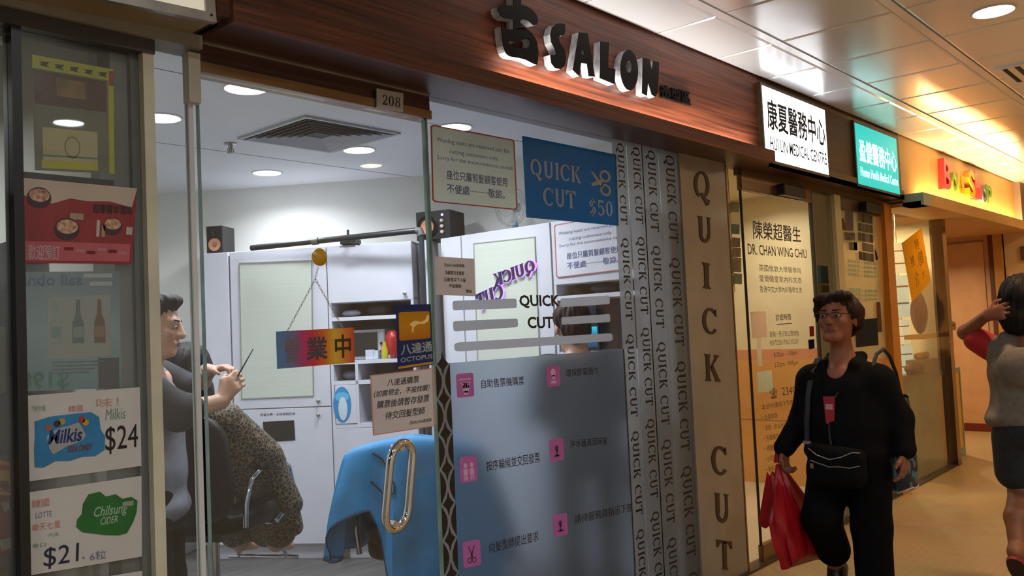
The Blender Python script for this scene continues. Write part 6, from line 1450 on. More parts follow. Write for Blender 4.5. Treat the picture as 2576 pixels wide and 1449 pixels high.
# ------------------------------------------------------------------ people: smooth bodies grown from blended limbs
def sdf_mesh(prims, h=0.008):
    """prims: ('c',a,b,ra,rb,k[,squash]) capsules, ('e',c,r,k) ellipsoids, ('-e',c,r,k) carved ellipsoids -> verts, quads"""
    los, his = [], []
    for p in prims:
        if p[0] == 'c': r = max(p[3], p[4]) + p[5]; a, b = np.array(p[1]), np.array(p[2]); los.append(np.minimum(a, b) - r); his.append(np.maximum(a, b) + r)
        elif p[0] == 'e': los.append(np.array(p[1]) - np.array(p[2]) - p[3]); his.append(np.array(p[1]) + np.array(p[2]) + p[3])
    lo, hi = np.min(los, 0) - 2 * h, np.max(his, 0) + 2 * h
    n = np.ceil((hi - lo) / h).astype(int) + 1
    f = np.full(n, 10.0, np.float32)
    ax = [lo[i] + h * np.arange(n[i]) for i in range(3)]
    for p in prims:
        if p[0] == 'c':
            a, b, k = np.array(p[1], float), np.array(p[2], float), p[5]; r = max(p[3], p[4]) + k + 3 * h; L, U = np.minimum(a, b) - r, np.maximum(a, b) + r
        else:
            c, rr, k = np.array(p[1], float), np.array(p[2], float), p[3]; L, U = c - rr - k - 3 * h, c + rr + k + 3 * h
        i0 = np.clip(np.floor((L - lo) / h).astype(int), 0, n - 1); i1 = np.clip(np.ceil((U - lo) / h).astype(int) + 1, 1, n)
        sl = tuple(slice(i0[i], i1[i]) for i in range(3))
        X, Y, Z = np.meshgrid(*[ax[i][sl[i]] for i in range(3)], indexing='ij', sparse=True)
        if p[0] == 'c':
            sq = p[6] if len(p) > 6 else (1, 1, 1)
            d = b - a; dd = max(d.dot(d), 1e-9)
            t = np.clip(((X - a[0]) * d[0] + (Y - a[1]) * d[1] + (Z - a[2]) * d[2]) / dd, 0, 1)
            D = np.sqrt(((X - a[0] - t * d[0]) / sq[0]) ** 2 + ((Y - a[1] - t * d[1]) / sq[1]) ** 2 + ((Z - a[2] - t * d[2]) / sq[2]) ** 2) - (p[3] + (p[4] - p[3]) * t)
        else:
            qx, qy, qz = (X - c[0]) / rr[0], (Y - c[1]) / rr[1], (Z - c[2]) / rr[2]
            k0 = np.sqrt(qx ** 2 + qy ** 2 + qz ** 2); k1 = np.sqrt((qx / rr[0]) ** 2 + (qy / rr[1]) ** 2 + (qz / rr[2]) ** 2) + 1e-6
            D = k0 * (k0 - 1) / k1
        g = f[sl]
        if p[0][0] == '-':
            D = -D; hh = np.maximum(k - np.abs(g - D), 0) / k; f[sl] = np.maximum(g, D) + hh * hh * k / 4
        else:
            hh = np.maximum(k - np.abs(g - D), 0) / k; f[sl] = np.minimum(g, D) - hh * hh * k / 4
    s = f < 0
    N = n - 1
    cs = np.zeros(N, np.int8); acc = np.zeros(tuple(N) + (3,), np.float32); cnt = np.zeros(N, np.float32)
    cor = [(i, j, k) for i in (0, 1) for j in (0, 1) for k in (0, 1)]
    V = {c: f[c[0]:N[0] + c[0], c[1]:N[1] + c[1], c[2]:N[2] + c[2]] for c in cor}
    for a in cor:
        for d in range(3):
            if a[d]: continue
            b = list(a); b[d] = 1; b = tuple(b); va, vb = V[a], V[b]; m = (va < 0) != (vb < 0)
            if not m.any(): continue
            t = va[m] / (va[m] - vb[m]); off = np.array(a, np.float32)[None, :].repeat(len(t), 0); off[:, d] += t
            acc[m] += off; cnt[m] += 1
    act = cnt > 0; idx = -np.ones(N, int); ids = np.argwhere(act); idx[act] = np.arange(len(ids))
    vs = lo + h * (ids + acc[act] / cnt[act][:, None])
    faces = []
    for d in range(3):
        u, w = [(1, 2), (2, 0), (0, 1)][d]
        A = [slice(1, -1)] * 3; A[d] = slice(0, -1); B = list(A); B[d] = slice(1, None)
        sa, sb = s[tuple(A)], s[tuple(B)]; m = np.argwhere(sa != sb)
        if not len(m): continue
        pos = m + 1; pos[:, d] -= 1
        def at(du, dw):
            q = pos.copy(); q[:, u] += du; q[:, w] += dw; return idx[q[:, 0], q[:, 1], q[:, 2]]
        q = np.stack([at(-1, -1), at(0, -1), at(0, 0), at(-1, 0)], 1)
        inside = sa[m[:, 0], m[:, 1], m[:, 2]]
        q[~inside] = q[~inside][:, ::-1]; faces.append(q)
    return vs, np.concatenate(faces)

def grow(name, prims, mat, parent, h=0.008):
    vs, fs = sdf_mesh(prims, h)
    if name == 'hair':                    # combed strands: ridges running down from the crown
        c = np.array(prims[0][1]); d = vs - c; az = np.arctan2(d[:, 0], d[:, 1]); r = np.linalg.norm(d, axis=1, keepdims=True) + 1e-6
        a = 0.0035 * np.sin(23 * az + 18 * d[:, 2]) + 0.0028 * np.sin(41 * az - 30 * d[:, 2] + 1.3) + 0.0025 * np.sin(60 * d[:, 2] + 9 * az); vs = vs + d / r * a[:, None]
    me = bpy.data.meshes.new(name); me.from_pydata(vs.tolist(), [], fs.tolist()); me.materials.append(mat)
    bm = bmesh.new(); bm.from_mesh(me); bmesh.ops.smooth_vert(bm, verts=bm.verts, factor=0.5, use_axis_x=True, use_axis_y=True, use_axis_z=True); bm.to_mesh(me); bm.free()
    me.polygons.foreach_set('use_smooth', [True] * len(me.polygons))
    o = bpy.data.objects.new(name, me); col.objects.link(o); o.parent = parent; ORG[o.name] = Vector((0, 0, 0))
    return o

V3 = lambda *a: np.array(a, float)
def unit(v): return np.array(v, float) / np.linalg.norm(v)
def hand(w, d, n, side, curl=0.5, s=1.0, spread=0.0):
    """palm and five fingers from wrist w along d; n = palm normal (fingers curl to it), side = towards the thumb"""
    w, d, n, side = V3(*w), unit(d), unit(n), unit(side); out = []
    for o in (-0.026, -0.009, 0.009, 0.026): out.append(('c', tuple(w + d * 0.012 * s + side * o * 0.6 * s), tuple(w + d * 0.082 * s + side * o * s), 0.0135 * s, 0.0125 * s, 0.014))
    for o, L in ((-0.031, 0.058), (-0.011, 0.074), (0.010, 0.078), (0.030, 0.070)):
        p = w + d * 0.082 * s + side * o * s; dirv = d + side * o * spread * 20; dirv = unit(dirv); ang = 0
        for q, fr_ in enumerate((0.45, 0.32, 0.23)):
            ang += curl * (0.6, 0.9, 0.7)[q]; v = dirv * math.cos(ang) + n * math.sin(ang); e = p + v * L * fr_ * s
            out.append(('c', tuple(p), tuple(e), (0.0095 - 0.0008 * q) * s, (0.009 - 0.001 * q) * s, 0.004)); p = e
    p = w + d * 0.03 * s + side * 0.030 * s; v1 = unit(d * 0.7 + side * 0.7 + n * 0.2); e = p + v1 * 0.038 * s; v2 = unit(d * 0.9 + side * 0.15 + n * (0.2 + 0.5 * curl)); e2 = e + v2 * 0.03 * s
    out += [('c', tuple(p - v1 * 0.02), tuple(e), 0.014 * s, 0.0105 * s, 0.012), ('c', tuple(e), tuple(e2), 0.0105 * s, 0.008 * s, 0.005)]
    return out

class Head:
    """head at centre c with yaw/pitch: gives body prims and places face parts"""
    def __init__(self, c, yaw=0.0, pitch=0.0, s=1.0):
        self.c, self.s = V3(*c), s; self.R = np.array((Matrix.Rotation(yaw, 3, 'Z') @ Matrix.Rotation(pitch, 3, 'X')))
    def p(self, x, y, z): return tuple(self.c + self.R @ (V3(x, y, z) * self.s))
    def prims(self):
        s, P = self.s, self.p
        return [('e', P(0, -0.012, 0.025), (0.076 * s, 0.092 * s, 0.092 * s), 0.02), ('e', P(0, 0.022, -0.035), (0.060 * s, 0.066 * s, 0.078 * s), 0.03),
                ('c', P(-0.018, 0.068, -0.088), P(0.018, 0.068, -0.088), 0.022 * s, 0.022 * s, 0.02), ('c', P(0, 0.086, 0.018), P(0, 0.104, -0.022), 0.008 * s, 0.015 * s, 0.014),
                ('e', P(-0.011, 0.096, -0.027), (0.009 * s,) * 3, 0.008), ('e', P(0.011, 0.096, -0.027), (0.009 * s,) * 3, 0.008),
                ('c', P(-0.038, 0.070, 0.026), P(0.038, 0.070, 0.026), 0.014 * s, 0.014 * s, 0.02), ('e', P(-0.04, 0.062, -0.02), (0.02 * s,) * 3, 0.02), ('e', P(0.04, 0.062, -0.02), (0.02 * s,) * 3, 0.02),
                ('-e', P(-0.031, 0.089, 0.006), (0.017 * s, 0.010 * s, 0.011 * s), 0.01), ('-e', P(0.031, 0.089, 0.006), (0.017 * s, 0.010 * s, 0.011 * s), 0.01),
                ('e', P(-0.078, -0.01, -0.008), (0.010 * s, 0.02 * s, 0.032 * s), 0.006), ('e', P(0.078, -0.01, -0.008), (0.010 * s, 0.02 * s, 0.032 * s), 0.006),
                ('c', P(-0.022, 0.088, -0.056), P(0.022, 0.088, -0.056), 0.0085 * s, 0.0085 * s, 0.012)]
    def face(self, t, brow, lips):
        s, P = self.s, self.p
        for sx in (-1, 1):
            e = grow('eye', [('e', P(0.031 * sx, 0.079, 0.006), (0.013 * s, 0.009 * s, 0.008 * s), 0.004)], pm('eye_white', '#a59a90', 0.3), t, 0.003)
            grow('iris', [('e', P(0.031 * sx, 0.086, 0.006), (0.006 * s, 0.003 * s, 0.006 * s), 0.002)], m_blackg, e, 0.0015)
            grow('eyebrow', [('c', P(0.016 * sx, 0.088, 0.030), P(0.048 * sx, 0.078, 0.032), 0.004 * s, 0.003 * s, 0.003)], brow, t, 0.002)
        grow('lips', [('c', P(-0.020, 0.094, -0.054), P(0, 0.098, -0.052), 0.003 * s, 0.0045 * s, 0.004), ('c', P(0, 0.098, -0.052), P(0.020, 0.094, -0.054), 0.0045 * s, 0.003 * s, 0.004), ('c', P(-0.014, 0.095, -0.061), P(0.014, 0.095, -0.061), 0.004 * s, 0.004 * s, 0.004)], lips, t, 0.002)
def limb(*pr): # (p0,r0),(p1,r1)...
    return [('c', pr[i][0], pr[i + 1][0], pr[i][1], pr[i + 1][1], 0.02) for i in range(len(pr) - 1)]

m_skin_w = pm('skin_tan', '#95593f', 0.5, c2='#8a5039', scale=14); m_skin_d = pm('skin_brown', '#8a573c', 0.5, c2='#7e4e36', scale=14); m_skin_p = pm('skin_pale', '#c79a80', 0.5, c2='#bd9076', scale=14)
m_lips = pm('lips', '#7e4438', 0.4)
def hairm(n, c, c2): return pm(n, c, 0.6, c2=c2, spec=0.25, scale=30, stretch=(1, 1, 0.15), bump=0.3)
m_hair_w = hairm('hair_dark_brown', '#200e0b', '#301611'); m_hair_k = hairm('hair_black', '#0d0a0b', '#171213')
m_jacket = pm('black_jacket', '#0a090b', 0.85, c2='#0e0d10', scale=25, bump=0.15, spec=0.12); m_trou = pm('black_trousers', '#070709', 0.85, c2='#0b0b0d', scale=25, bump=0.1, spec=0.1)

# ---- woman walking with the red bag
WS = 4.2
wb = at_depth(2112, 800, WS); WB = Vector((wb.x, wb.y, 0))
t = thing('person', 'older person in black with glasses walking past the clinic holding a red bag', 'person', WB, math.radians(90))
hd_ = Head((0, 0.03, 1.385), yaw=math.radians(0), pitch=math.radians(6), s=1.06)
shR, elR, wrR = (0.155, -0.01, 1.085), (0.225, -0.04, 0.90), (0.285, 0.07, 0.765)
shL, elL, wrL = (-0.155, -0.01, 1.085), (-0.225, -0.05, 0.91), (-0.255, -0.01, 0.775)
hipR, knR, anR = (0.09, 0.0, 0.72), (0.11, 0.10, 0.44), (0.115, -0.06, 0.17)
hipL, knL, anL = (-0.09, 0.0, 0.72), (-0.095, 0.02, 0.41), (-0.095, 0.02, 0.08)
skin = hd_.prims() + [('c', (0, -0.01, 1.16), (0, 0.012, 1.31), 0.055, 0.05, 0.03), ('c', (0, 0.03, 1.11), (0, -0.01, 1.16), 0.075, 0.06, 0.05), ('c', (-0.12, 0, 1.07), (0.12, 0, 1.07), 0.045, 0.045, 0.05), ('e', (0, 0, 0.95), (0.15, 0.10, 0.18), 0.05), ('e', (0, 0, 0.75), (0.15, 0.11, 0.12), 0.05)]
skin += limb((shR, 0.045), (elR, 0.038), (wrR, 0.026)) + limb((shL, 0.045), (elL, 0.038), (wrL, 0.026)) + limb((hipR, 0.08), (knR, 0.055), (anR, 0.035)) + limb((hipL, 0.08), (knL, 0.055), (anL, 0.035))
skin += hand(wrR, (0.0, 0.12, -0.9), (-1, 0.1, 0), (0, 1, 0), 1.0) + hand(wrL, (0.02, 0.12, -0.95), (1, 0.2, 0), (0, 1, 0), 0.45)
grow('body', skin, m_skin_w, t, 0.0065)
hd_.face(t, m_hair_w, m_lips)
P = hd_.p
grow('hair', [('e', P(0, -0.03, 0.045), (0.092, 0.104, 0.088), 0.02), ('e', P(-0.035, 0.04, 0.098), (0.05, 0.045, 0.026), 0.03), ('e', P(0.045, 0.045, 0.085), (0.045, 0.045, 0.030), 0.03), ('e', P(0.076, 0.018, 0.045), (0.018, 0.035, 0.035), 0.02), ('e', P(-0.076, -0.015, 0.035), (0.020, 0.05, 0.04), 0.03), ('e', P(0.076, -0.035, 0.01), (0.022, 0.05, 0.05), 0.03), ('e', P(-0.076, -0.045, 0.0), (0.022, 0.045, 0.05), 0.03), ('e', P(0, -0.085, -0.02), (0.075, 0.045, 0.065), 0.03), ('-e', P(-0.01, 0.122, 0.0), (0.085, 0.072, 0.088), 0.015)], m_hair_w, t, 0.006)
gm = pm('glasses_dark', '#1c1312', 0.3); g_ = MB()
for sx in (-1, 1):
    g_.tube([P(0.034 * sx + 0.027 * math.cos(a), 0.112 - 0.006 * abs(math.cos(a)), 0.006 + 0.0125 * math.sin(a)) for a in [2 * math.pi * k / 16 for k in range(16)]], 0.0016, 6, closed=True)
    g_.tube([P(0.061 * sx, 0.106, 0.012), P(0.082 * sx, 0.05, 0.012), P(0.084 * sx, -0.01, 0.006)], 0.0022, 6)
g_.tube([P(-0.008, 0.112, 0.012), P(0.008, 0.112, 0.012)], 0.002, 6)
g_.build('glasses', gm, t, local=True)
jk = [('e', (0, -0.005, 1.03), (0.195, 0.135, 0.15), 0.05), ('e', (0, 0.015, 0.88), (0.20, 0.145, 0.19), 0.05), ('e', (0, 0.01, 0.755), (0.205, 0.15, 0.085), 0.04), ('c', (0.0, -0.02, 1.135), (0.15, -0.015, 1.092), 0.064, 0.064, 0.05), ('c', (0.0, -0.02, 1.135), (-0.15, -0.015, 1.092), 0.064, 0.064, 0.05)]
for sh, el, wr in ((shR, elR, wrR), (shL, elL, wrL)): jk += [('c', (sh[0] * 1.04, sh[1], sh[2] + 0.0), el, 0.072, 0.064, 0.05), ('c', el, wr, 0.064, 0.050, 0.03), ('e', wr, (0.046, 0.046, 0.03), 0.02)]
jk += [('c', (-0.075, -0.055, 1.20), (-0.075, 0.055, 1.165), 0.02, 0.024, 0.015), ('c', (0.075, -0.055, 1.20), (0.075, 0.055, 1.165), 0.02, 0.024, 0.015), ('c', (-0.075, -0.055, 1.20), (0.075, -0.055, 1.20), 0.024, 0.024, 0.015), ('c', (-0.075, 0.055, 1.165), (-0.02, 0.125, 1.05), 0.024, 0.014, 0.015), ('c', (0.075, 0.055, 1.165), (0.02, 0.125, 1.05), 0.024, 0.014, 0.015), ('-e', (0, 0.10, 1.175), (0.05, 0.09, 0.065), 0.02)]
grow('jacket', jk, m_jacket, t, 0.009)
grow('trousers', [('e', (0, 0, 0.71), (0.185, 0.14, 0.12), 0.05)] + [('c', (hipR[0], 0, 0.66), knR, 0.105, 0.088, 0.03), ('c', knR, (0.115, -0.03, 0.27), 0.088, 0.082, 0.03), ('c', (hipL[0], 0, 0.66), knL, 0.105, 0.088, 0.03), ('c', knL, (-0.095, 0.02, 0.10), 0.088, 0.085, 0.03)], m_trou, t, 0.009)
for a_, tilt in ((anR, -0.6), (anL, 0.0)):
    grow('shoe', [('c', (a_[0], a_[1] - 0.04, a_[2] - 0.035 + (0.03 if tilt else 0)), (a_[0], a_[1] + 0.13, a_[2] - 0.045 + (tilt * 0.12)), 0.04, 0.036, 0.02), ('c', a_, (a_[0], a_[1], a_[2] - 0.03), 0.045, 0.045, 0.02)], m_black, t, 0.008)
MB().lathe((wrL[0], wrL[1], wrL[2]), [(0.038, -0.012), (0.041, 0.0), (0.036, 0.012)], 16).build('white_cuff', pm('cuff_white', '#9a9088', 0.7), t, smooth=True, local=True)
ly = MB(); ly.tube([(-0.05, 0.098, 1.12), (-0.012, 0.146, 1.02)], 0.004, 6); ly.build('lanyard', m_black, t, local=True)
SF = lambda x, z: -0.005 + 0.135 * math.sqrt(max(0.05, 1 - (x / 0.195) ** 2 - ((z - 1.03) / 0.15) ** 2 * 0.3)) + 0.012
mb = MB(); mb.hexa([(-0.004, 0.150, 0.90), (0.034, 0.150, 0.90), (0.034, 0.158, 0.90), (-0.004, 0.158, 0.90), (-0.012, 0.148, 1.025), (0.042, 0.148, 1.025), (0.042, 0.156, 1.025), (-0.012, 0.156, 1.025)]); rt = mb.build('red_tag', pm('tag_red', '#a01c28', 0.5, c2='#8e1620'), t, local=True)
MB().box((-0.002, 0.1565, 0.965), (0.032, 0.1585, 0.99)).build('tag_print', pm('tag_pale', '#b88a88', 0.5), rt, local=True)
MB().tube([(0.02, 0.155, 0.90), (0.018, 0.165, 0.84), (0.012, 0.17, 0.80)], 0.006, 6).build('tag_cord', m_black, t, local=True)
strap = MB().grid([[(0.115, -0.03, 1.200), (0.145, -0.03, 1.195)], [(0.112, 0.06, 1.150), (0.142, 0.06, 1.135)], [(0.115, 0.125, 1.03), (0.142, 0.115, 1.03)], [(0.12, 0.150, 0.90), (0.146, 0.138, 0.90)], [(0.125, 0.155, 0.80), (0.15, 0.145, 0.80)]])

def world_of(root, p): return root.location + Matrix.Rotation(root.rotation_euler.z, 3, 'Z') @ Vector(p)
# crossbody bag
R90 = math.radians(90)
b = thing('crossbody_bag', 'black crossbody bag with pale zips at the waist of the walking person', 'bag', world_of(t, (-0.01, 0.19, 0.60)), R90)
def loc_(p): return (p[0] + 0.01, p[1] - 0.19, p[2] - 0.60)
grow('pouch', [('c', loc_((-0.10, 0.185, 0.66)), loc_((0.08, 0.185, 0.66)), 0.045, 0.045, 0.03), ('c', loc_((-0.11, 0.18, 0.755)), loc_((0.09, 0.18, 0.775)), 0.038, 0.038, 0.03), ('e', loc_((-0.01, 0.185, 0.70)), (0.14, 0.045, 0.085), 0.03)], m_jacket, b, 0.008)
mz = pm('zip_silver', '#a9a49c', 0.25, 0.8)
MB().tube([loc_(p) for p in ((0.10, 0.222, 0.79), (0.06, 0.228, 0.762), (0.0, 0.231, 0.745), (-0.05, 0.228, 0.757), (-0.10, 0.218, 0.78), (-0.13, 0.20, 0.778))], 0.003, 6).build('zip', mz, b, local=True)
MB().tube([loc_(p) for p in ((0.09, 0.228, 0.735), (0.04, 0.233, 0.722), (0.0, 0.236, 0.712), (-0.04, 0.235, 0.716), (-0.09, 0.230, 0.712), (-0.13, 0.21, 0.722))], 0.003, 6).build('zip', mz, b, local=True)
MB().box(loc_((0.075, 0.230, 0.70)), loc_((0.09, 0.236, 0.722))).build('zip_pull', pm('zip_copper', '#a8846a', 0.3, 0.7), b, local=True)
st_ = MB(); st_.v = [loc_(p) for p in strap.v]; st_.f = strap.f; st_.m = strap.m; so = st_.build('strap', pm('strap_grey', '#2c2a2e', 0.7), b, local=True); m_ = so.modifiers.new('thick', 'SOLIDIFY'); m_.thickness = 0.003
MB().box(loc_((0.112, 0.150, 0.80)), loc_((0.15, 0.160, 0.815))).build('buckle', mz, b, local=True)
# red carrier bag
hw = (0.305, 0.085, 0.69)
b = thing('carrier_bag', 'crumpled red plastic carrier bag hanging from a hand', 'bag', world_of(t, (0.305, 0.09, 0.235)), R90)
rows_ = []; NA = 40
for j in range(19):
    v = j / 18; r = []
    z_ = 0.45 - 0.45 * v
    prof = 0.022 + 0.125 * min(1, v * 1.7) ** 0.9 - 0.02 * max(0, v - 0.85) / 0.15
    for i in range(NA):
        g = 2 * math.pi * i / NA
        fold = 1 + (0.16 * math.sin(5 * g + 3 * v) + 0.10 * math.sin(9 * g + 1.2 - 4 * v) + 0.05 * math.sin(14 * g)) * (1.0 - 0.3 * v) * min(1, v * 4 + 0.2)
        r.append((prof * 0.55 * math.cos(g) * fold - 0.06 * v, prof * 1.0 * math.sin(g) * fold + 0.01 - 0.085 * v * (1 if math.sin(g) < 0 else 0.4), z_ + (0.04 * math.cos(g * 2 + 1) if v > 0.95 else 0) * (v - 0.95) / 0.05 + 0.004 * math.sin(7 * g)))
    rows_.append(r)
mb = MB(); mb.grid(rows_, closed=True); mb.add(rows_[-1], [tuple(range(NA))])
m_red = pm('red_plastic_bag', '#cc1c28', 0.35, c2='#b01622', scale=9, bump=0.25, thin=0.3)
bo = mb.build('bag', m_red, b, smooth=True, local=True)
# a second knotted layer and handles
rows2 = []
for j in range(8):
    v = j / 7; rows2.append([((0.03 + 0.055 * v) * math.cos(2 * math.pi * i / 24) * (1 + 0.15 * math.sin(6.28 * i / 8 + v)) + 0.03 - 0.02 * v, (0.025 + 0.06 * v) * math.sin(2 * math.pi * i / 24) * (1 + 0.1 * math.sin(6.28 * i / 6)) + 0.02 * v + 0.01, 0.40 - 0.24 * v + 0.012 * math.sin(5 * 6.28 * i / 24)) for i in range(24)])
MB().grid(rows2, closed=True).build('fold_layer', m_red, bo, smooth=True, local=True)
for dx in (-0.012, 0.012): MB().tube([(dx, 0.0, 0.455), (dx, -0.005, 0.49), (dx * 0.6, 0.0, 0.52)], [0.02, 0.014, 0.01], 10).build('handle', m_red, b, smooth=True, local=True)
# patterned tote on the other side
def check_mat():
    m, nt, bb = _base('teal_check'); L = nt.links.new; tc = nt.nodes.new('ShaderNodeTexCoord'); vo = nt.nodes.new('ShaderNodeTexVoronoi'); vo.inputs['Scale'].default_value = 26
    rp = nt.nodes.new('ShaderNodeValToRGB'); rp.color_ramp.interpolation = 'CONSTANT'; rp.color_ramp.elements[0].color = (*lin('#12182e'), 1); e = rp.color_ramp.elements[1]; e.position = 0.55; e.color = (*lin('#3d6f78'), 1)
    L(tc.outputs['Object'], vo.inputs['Vector']); sp_ = nt.nodes.new('ShaderNodeSeparateColor'); L(vo.outputs['Color'], sp_.inputs[0]); L(sp_.outputs[0], rp.inputs['Fac']); L(rp.outputs['Color'], bb.inputs['Base Color']); bb.inputs['Roughness'].default_value = 0.6; return m
b = thing('tote_bag', 'navy and teal patterned bag hanging behind the arm of the walking person', 'bag', world_of(t, (-0.15, -0.30, 0.545)), R90)
rows_ = []
for j in range(13):
    v = j / 12; z_ = 0.44 * v; r = []
    for i in range(32):
        g = 2 * math.pi * i / 32; c_, s_ = math.cos(g), math.sin(g); sup = 1 / ((abs(c_) ** 4 + abs(s_) ** 4) ** 0.25)
        rx, ry = 0.045 * (1 - 0.35 * v), 0.13 * (1 - 0.25 * v) * (0.85 + 0.15 * min(1, v * 6))
        r.append((rx * c_ * sup * (1 + 0.12 * math.sin(3 * g + 5 * v)), ry * s_ * sup * (1 + 0.05 * math.sin(5 * g + 7 * v)), z_ + 0.008 * math.sin(3 * g)))
    rows_.append(r)
mb = MB(); mb.grid(rows_, closed=True); mb.add(rows_[0], [tuple(range(32))]); mb.build('bag', check_mat(), b, smooth=True, local=True)
MB().tube(rows_[0], 0.005, 6, closed=True).build('pale_base', pm('piping_pale', '#a09a94', 0.6), b, local=True)
MB().tube([(0.0, -0.05, 0.42), (0.0, 0.01, 0.56), (0.0, 0.09, 0.65), (0.0, 0.17, 0.685), (0.0, 0.265, 0.665), (0.0, 0.335, 0.60)], 0.009, 8).build('strap', pm('strap_navy', '#14182c', 0.7), b, smooth=True, local=True)

# ---- pedestrian at the right edge, seen from behind
PS = 4.25
pb = at_depth(2582, 800, PS); PB = Vector((pb.x, pb.y, 0))
t = thing('person', 'person in a grey hoodie and denim shorts seen from behind at the right edge', 'person', PB, math.radians(-90))
hd_ = Head((0.0, 0.02, 1.42), yaw=math.radians(-8), pitch=math.radians(-4), s=1.05)
shL, elL, wrL = (-0.16, 0.0, 1.215), (-0.275, 0.0, 1.285), (-0.16, -0.075, 1.365)
shR, elR, wrR = (0.16, 0.0, 1.215), (0.24, -0.02, 0.98), (0.25, 0.10, 0.80)
hipL, knL, anL = (-0.09, 0, 0.78), (-0.085, 0.02, 0.50), (-0.07, -0.20, 0.27)
hipR, knR, anR = (0.09, 0, 0.78), (0.10, 0.12, 0.45), (0.10, 0.16, 0.07)
sk = hd_.prims() + [('c', (0, -0.01, 1.22), (0, 0.01, 1.34), 0.055, 0.05, 0.03), ('c', (-0.12, 0, 1.2), (0.12, 0, 1.2), 0.06, 0.06, 0.04), ('e', (0, 0, 1.02), (0.15, 0.1, 0.2), 0.05), ('e', (0, 0, 0.82), (0.16, 0.12, 0.12), 0.05)]
sk += limb((shL, 0.045), (elL, 0.036), (wrL, 0.026)) + limb((shR, 0.045), (elR, 0.036), (wrR, 0.026)) + limb((hipL, 0.085), (knL, 0.052), ((knL[0] + 0.005, knL[1] - 0.13, 0.40), 0.055), (anL, 0.034)) + limb((hipR, 0.085), (knR, 0.052), ((0.10, 0.13, 0.30), 0.055), (anR, 0.034))
sk += hand(wrL, (0.93, -0.30, 0.20), (0.3, 0.95, 0.0), (-0.1, 0.1, 1), 0.30, spread=0.35) + hand(wrR, (0, 0.1, -1), (-1, 0, 0), (0, 1, 0), 0.5)
sk += [('c', anL, (anL[0], anL[1] + 0.03, anL[2] - 0.04), 0.034, 0.03, 0.02), ('c', (anL[0], anL[1] - 0.035, anL[2] - 0.01), (anL[0], anL[1] + 0.10, anL[2] - 0.15), 0.034, 0.03, 0.03)]
sk += [('c', (anR[0], anR[1] - 0.03, 0.045), (anR[0], anR[1] + 0.15, 0.035), 0.034, 0.03, 0.03)]
grow('body', sk, m_skin_d, t, 0.0065)
hd_.face(t, m_hair_k, m_lips)
P = hd_.p
grow('hair', [('e', P(0, -0.025, 0.03), (0.108, 0.118, 0.112), 0.02), ('e', P(0, -0.06, -0.07), (0.10, 0.075, 0.09), 0.03), ('e', P(-0.075, 0.0, -0.05), (0.035, 0.06, 0.09), 0.03), ('e', P(0.075, 0.0, -0.05), (0.035, 0.06, 0.09), 0.03), ('-e', P(0, 0.13, -0.03), (0.075, 0.075, 0.085), 0.02)], m_hair_k, t, 0.007)
m_hood = pm('grey_hoodie', '#7d7468', 0.85, c2='#716860', scale=40, bump=0.2)
grow('hoodie', [('e', (0, 0.0, 1.08), (0.19, 0.135, 0.17), 0.05), ('e', (0, 0.0, 0.93), (0.185, 0.14, 0.15), 0.05), ('c', (-0.17, -0.0, 0.855), (0.17, 0, 0.855), 0.04, 0.04, 0.06, (1, 2.6, 1)), ('c', (-0.14, -0.01, 1.20), (0.14, -0.01, 1.20), 0.062, 0.062, 0.04), ('c', shR, (0.22, -0.015, 1.05), 0.075, 0.075, 0.03), ('e', (0, -0.135, 1.12), (0.115, 0.055, 0.10), 0.02), ('-e', (0, -0.10, 1.235), (0.062, 0.05, 0.05), 0.02), ('c', (-0.09, -0.02, 1.255), (0.09, -0.02, 1.255), 0.03, 0.03, 0.02), ('c', (-0.09, -0.03, 1.25), (-0.03, -0.15, 1.13), 0.03, 0.035, 0.02), ('c', (0.09, -0.03, 1.25), (0.03, -0.15, 1.13), 0.03, 0.035, 0.02)], m_hood, t, 0.008)
grow('red_sleeve', [('c', (-0.165, 0.0, 1.205), (-0.225, 0.0, 1.247), 0.066, 0.062, 0.02)], pm('sleeve_red', '#b01a20', 0.7, c2='#a0161c'), t, 0.007)
grow('shorts', [('e', (0, 0, 0.80), (0.178, 0.14, 0.11), 0.04), ('c', (-0.09, 0, 0.75), (-0.095, 0.01, 0.60), 0.10, 0.095, 0.03), ('c', (0.09, 0, 0.75), (0.10, 0.06, 0.59), 0.10, 0.095, 0.03)], pm('dark_denim', '#252a35', 0.8, c2='#1c2029', scale=30, bump=0.2), t, 0.008)
m_flip = pm('flipflop_red', '#8a1c24', 0.5); m_sole = pm('sole_dark', '#2a1416', 0.7)
fl = MB(); A = (anL[0], anL[1] - 0.075, anL[2] - 0.015); B = (anL[0], anL[1] + 0.115, anL[2] - 0.205)
dv = Vector(B) - Vector(A); nv = Vector((0, -dv.z, dv.y)).normalized() * -0.016; rows_ = []
for k in range(13):
    v = k / 12; c_ = Vector(A) + dv * v; w_ = 0.040 * (0.55 + 0.45 * math.sin(math.pi * min(1, v * 1.15 + 0.12))) * (1 if 0 < k < 12 else 0.5); rows_.append([c_ + Vector((-w_, 0, 0)), c_ + Vector((w_, 0, 0)), c_ + Vector((w_, 0, 0)) + nv, c_ + Vector((-w_, 0, 0)) + nv])
fl.grid(rows_, closed=True); fl.add(rows_[0], [(0, 1, 2, 3)]); fl.add(rows_[-1], [(0, 1, 2, 3)]); fo = fl.build('flip_flop', m_flip, t, local=True)
pl_ = MB(); pl_.grid([[p + nv * 0.08 if i in (2, 3) else p + nv for i, p in enumerate(r)][:0] or [r[3] + nv * 0.05, r[2] + nv * 0.05] for r in rows_]); pl_.build('sole', m_sole, fo, local=True)
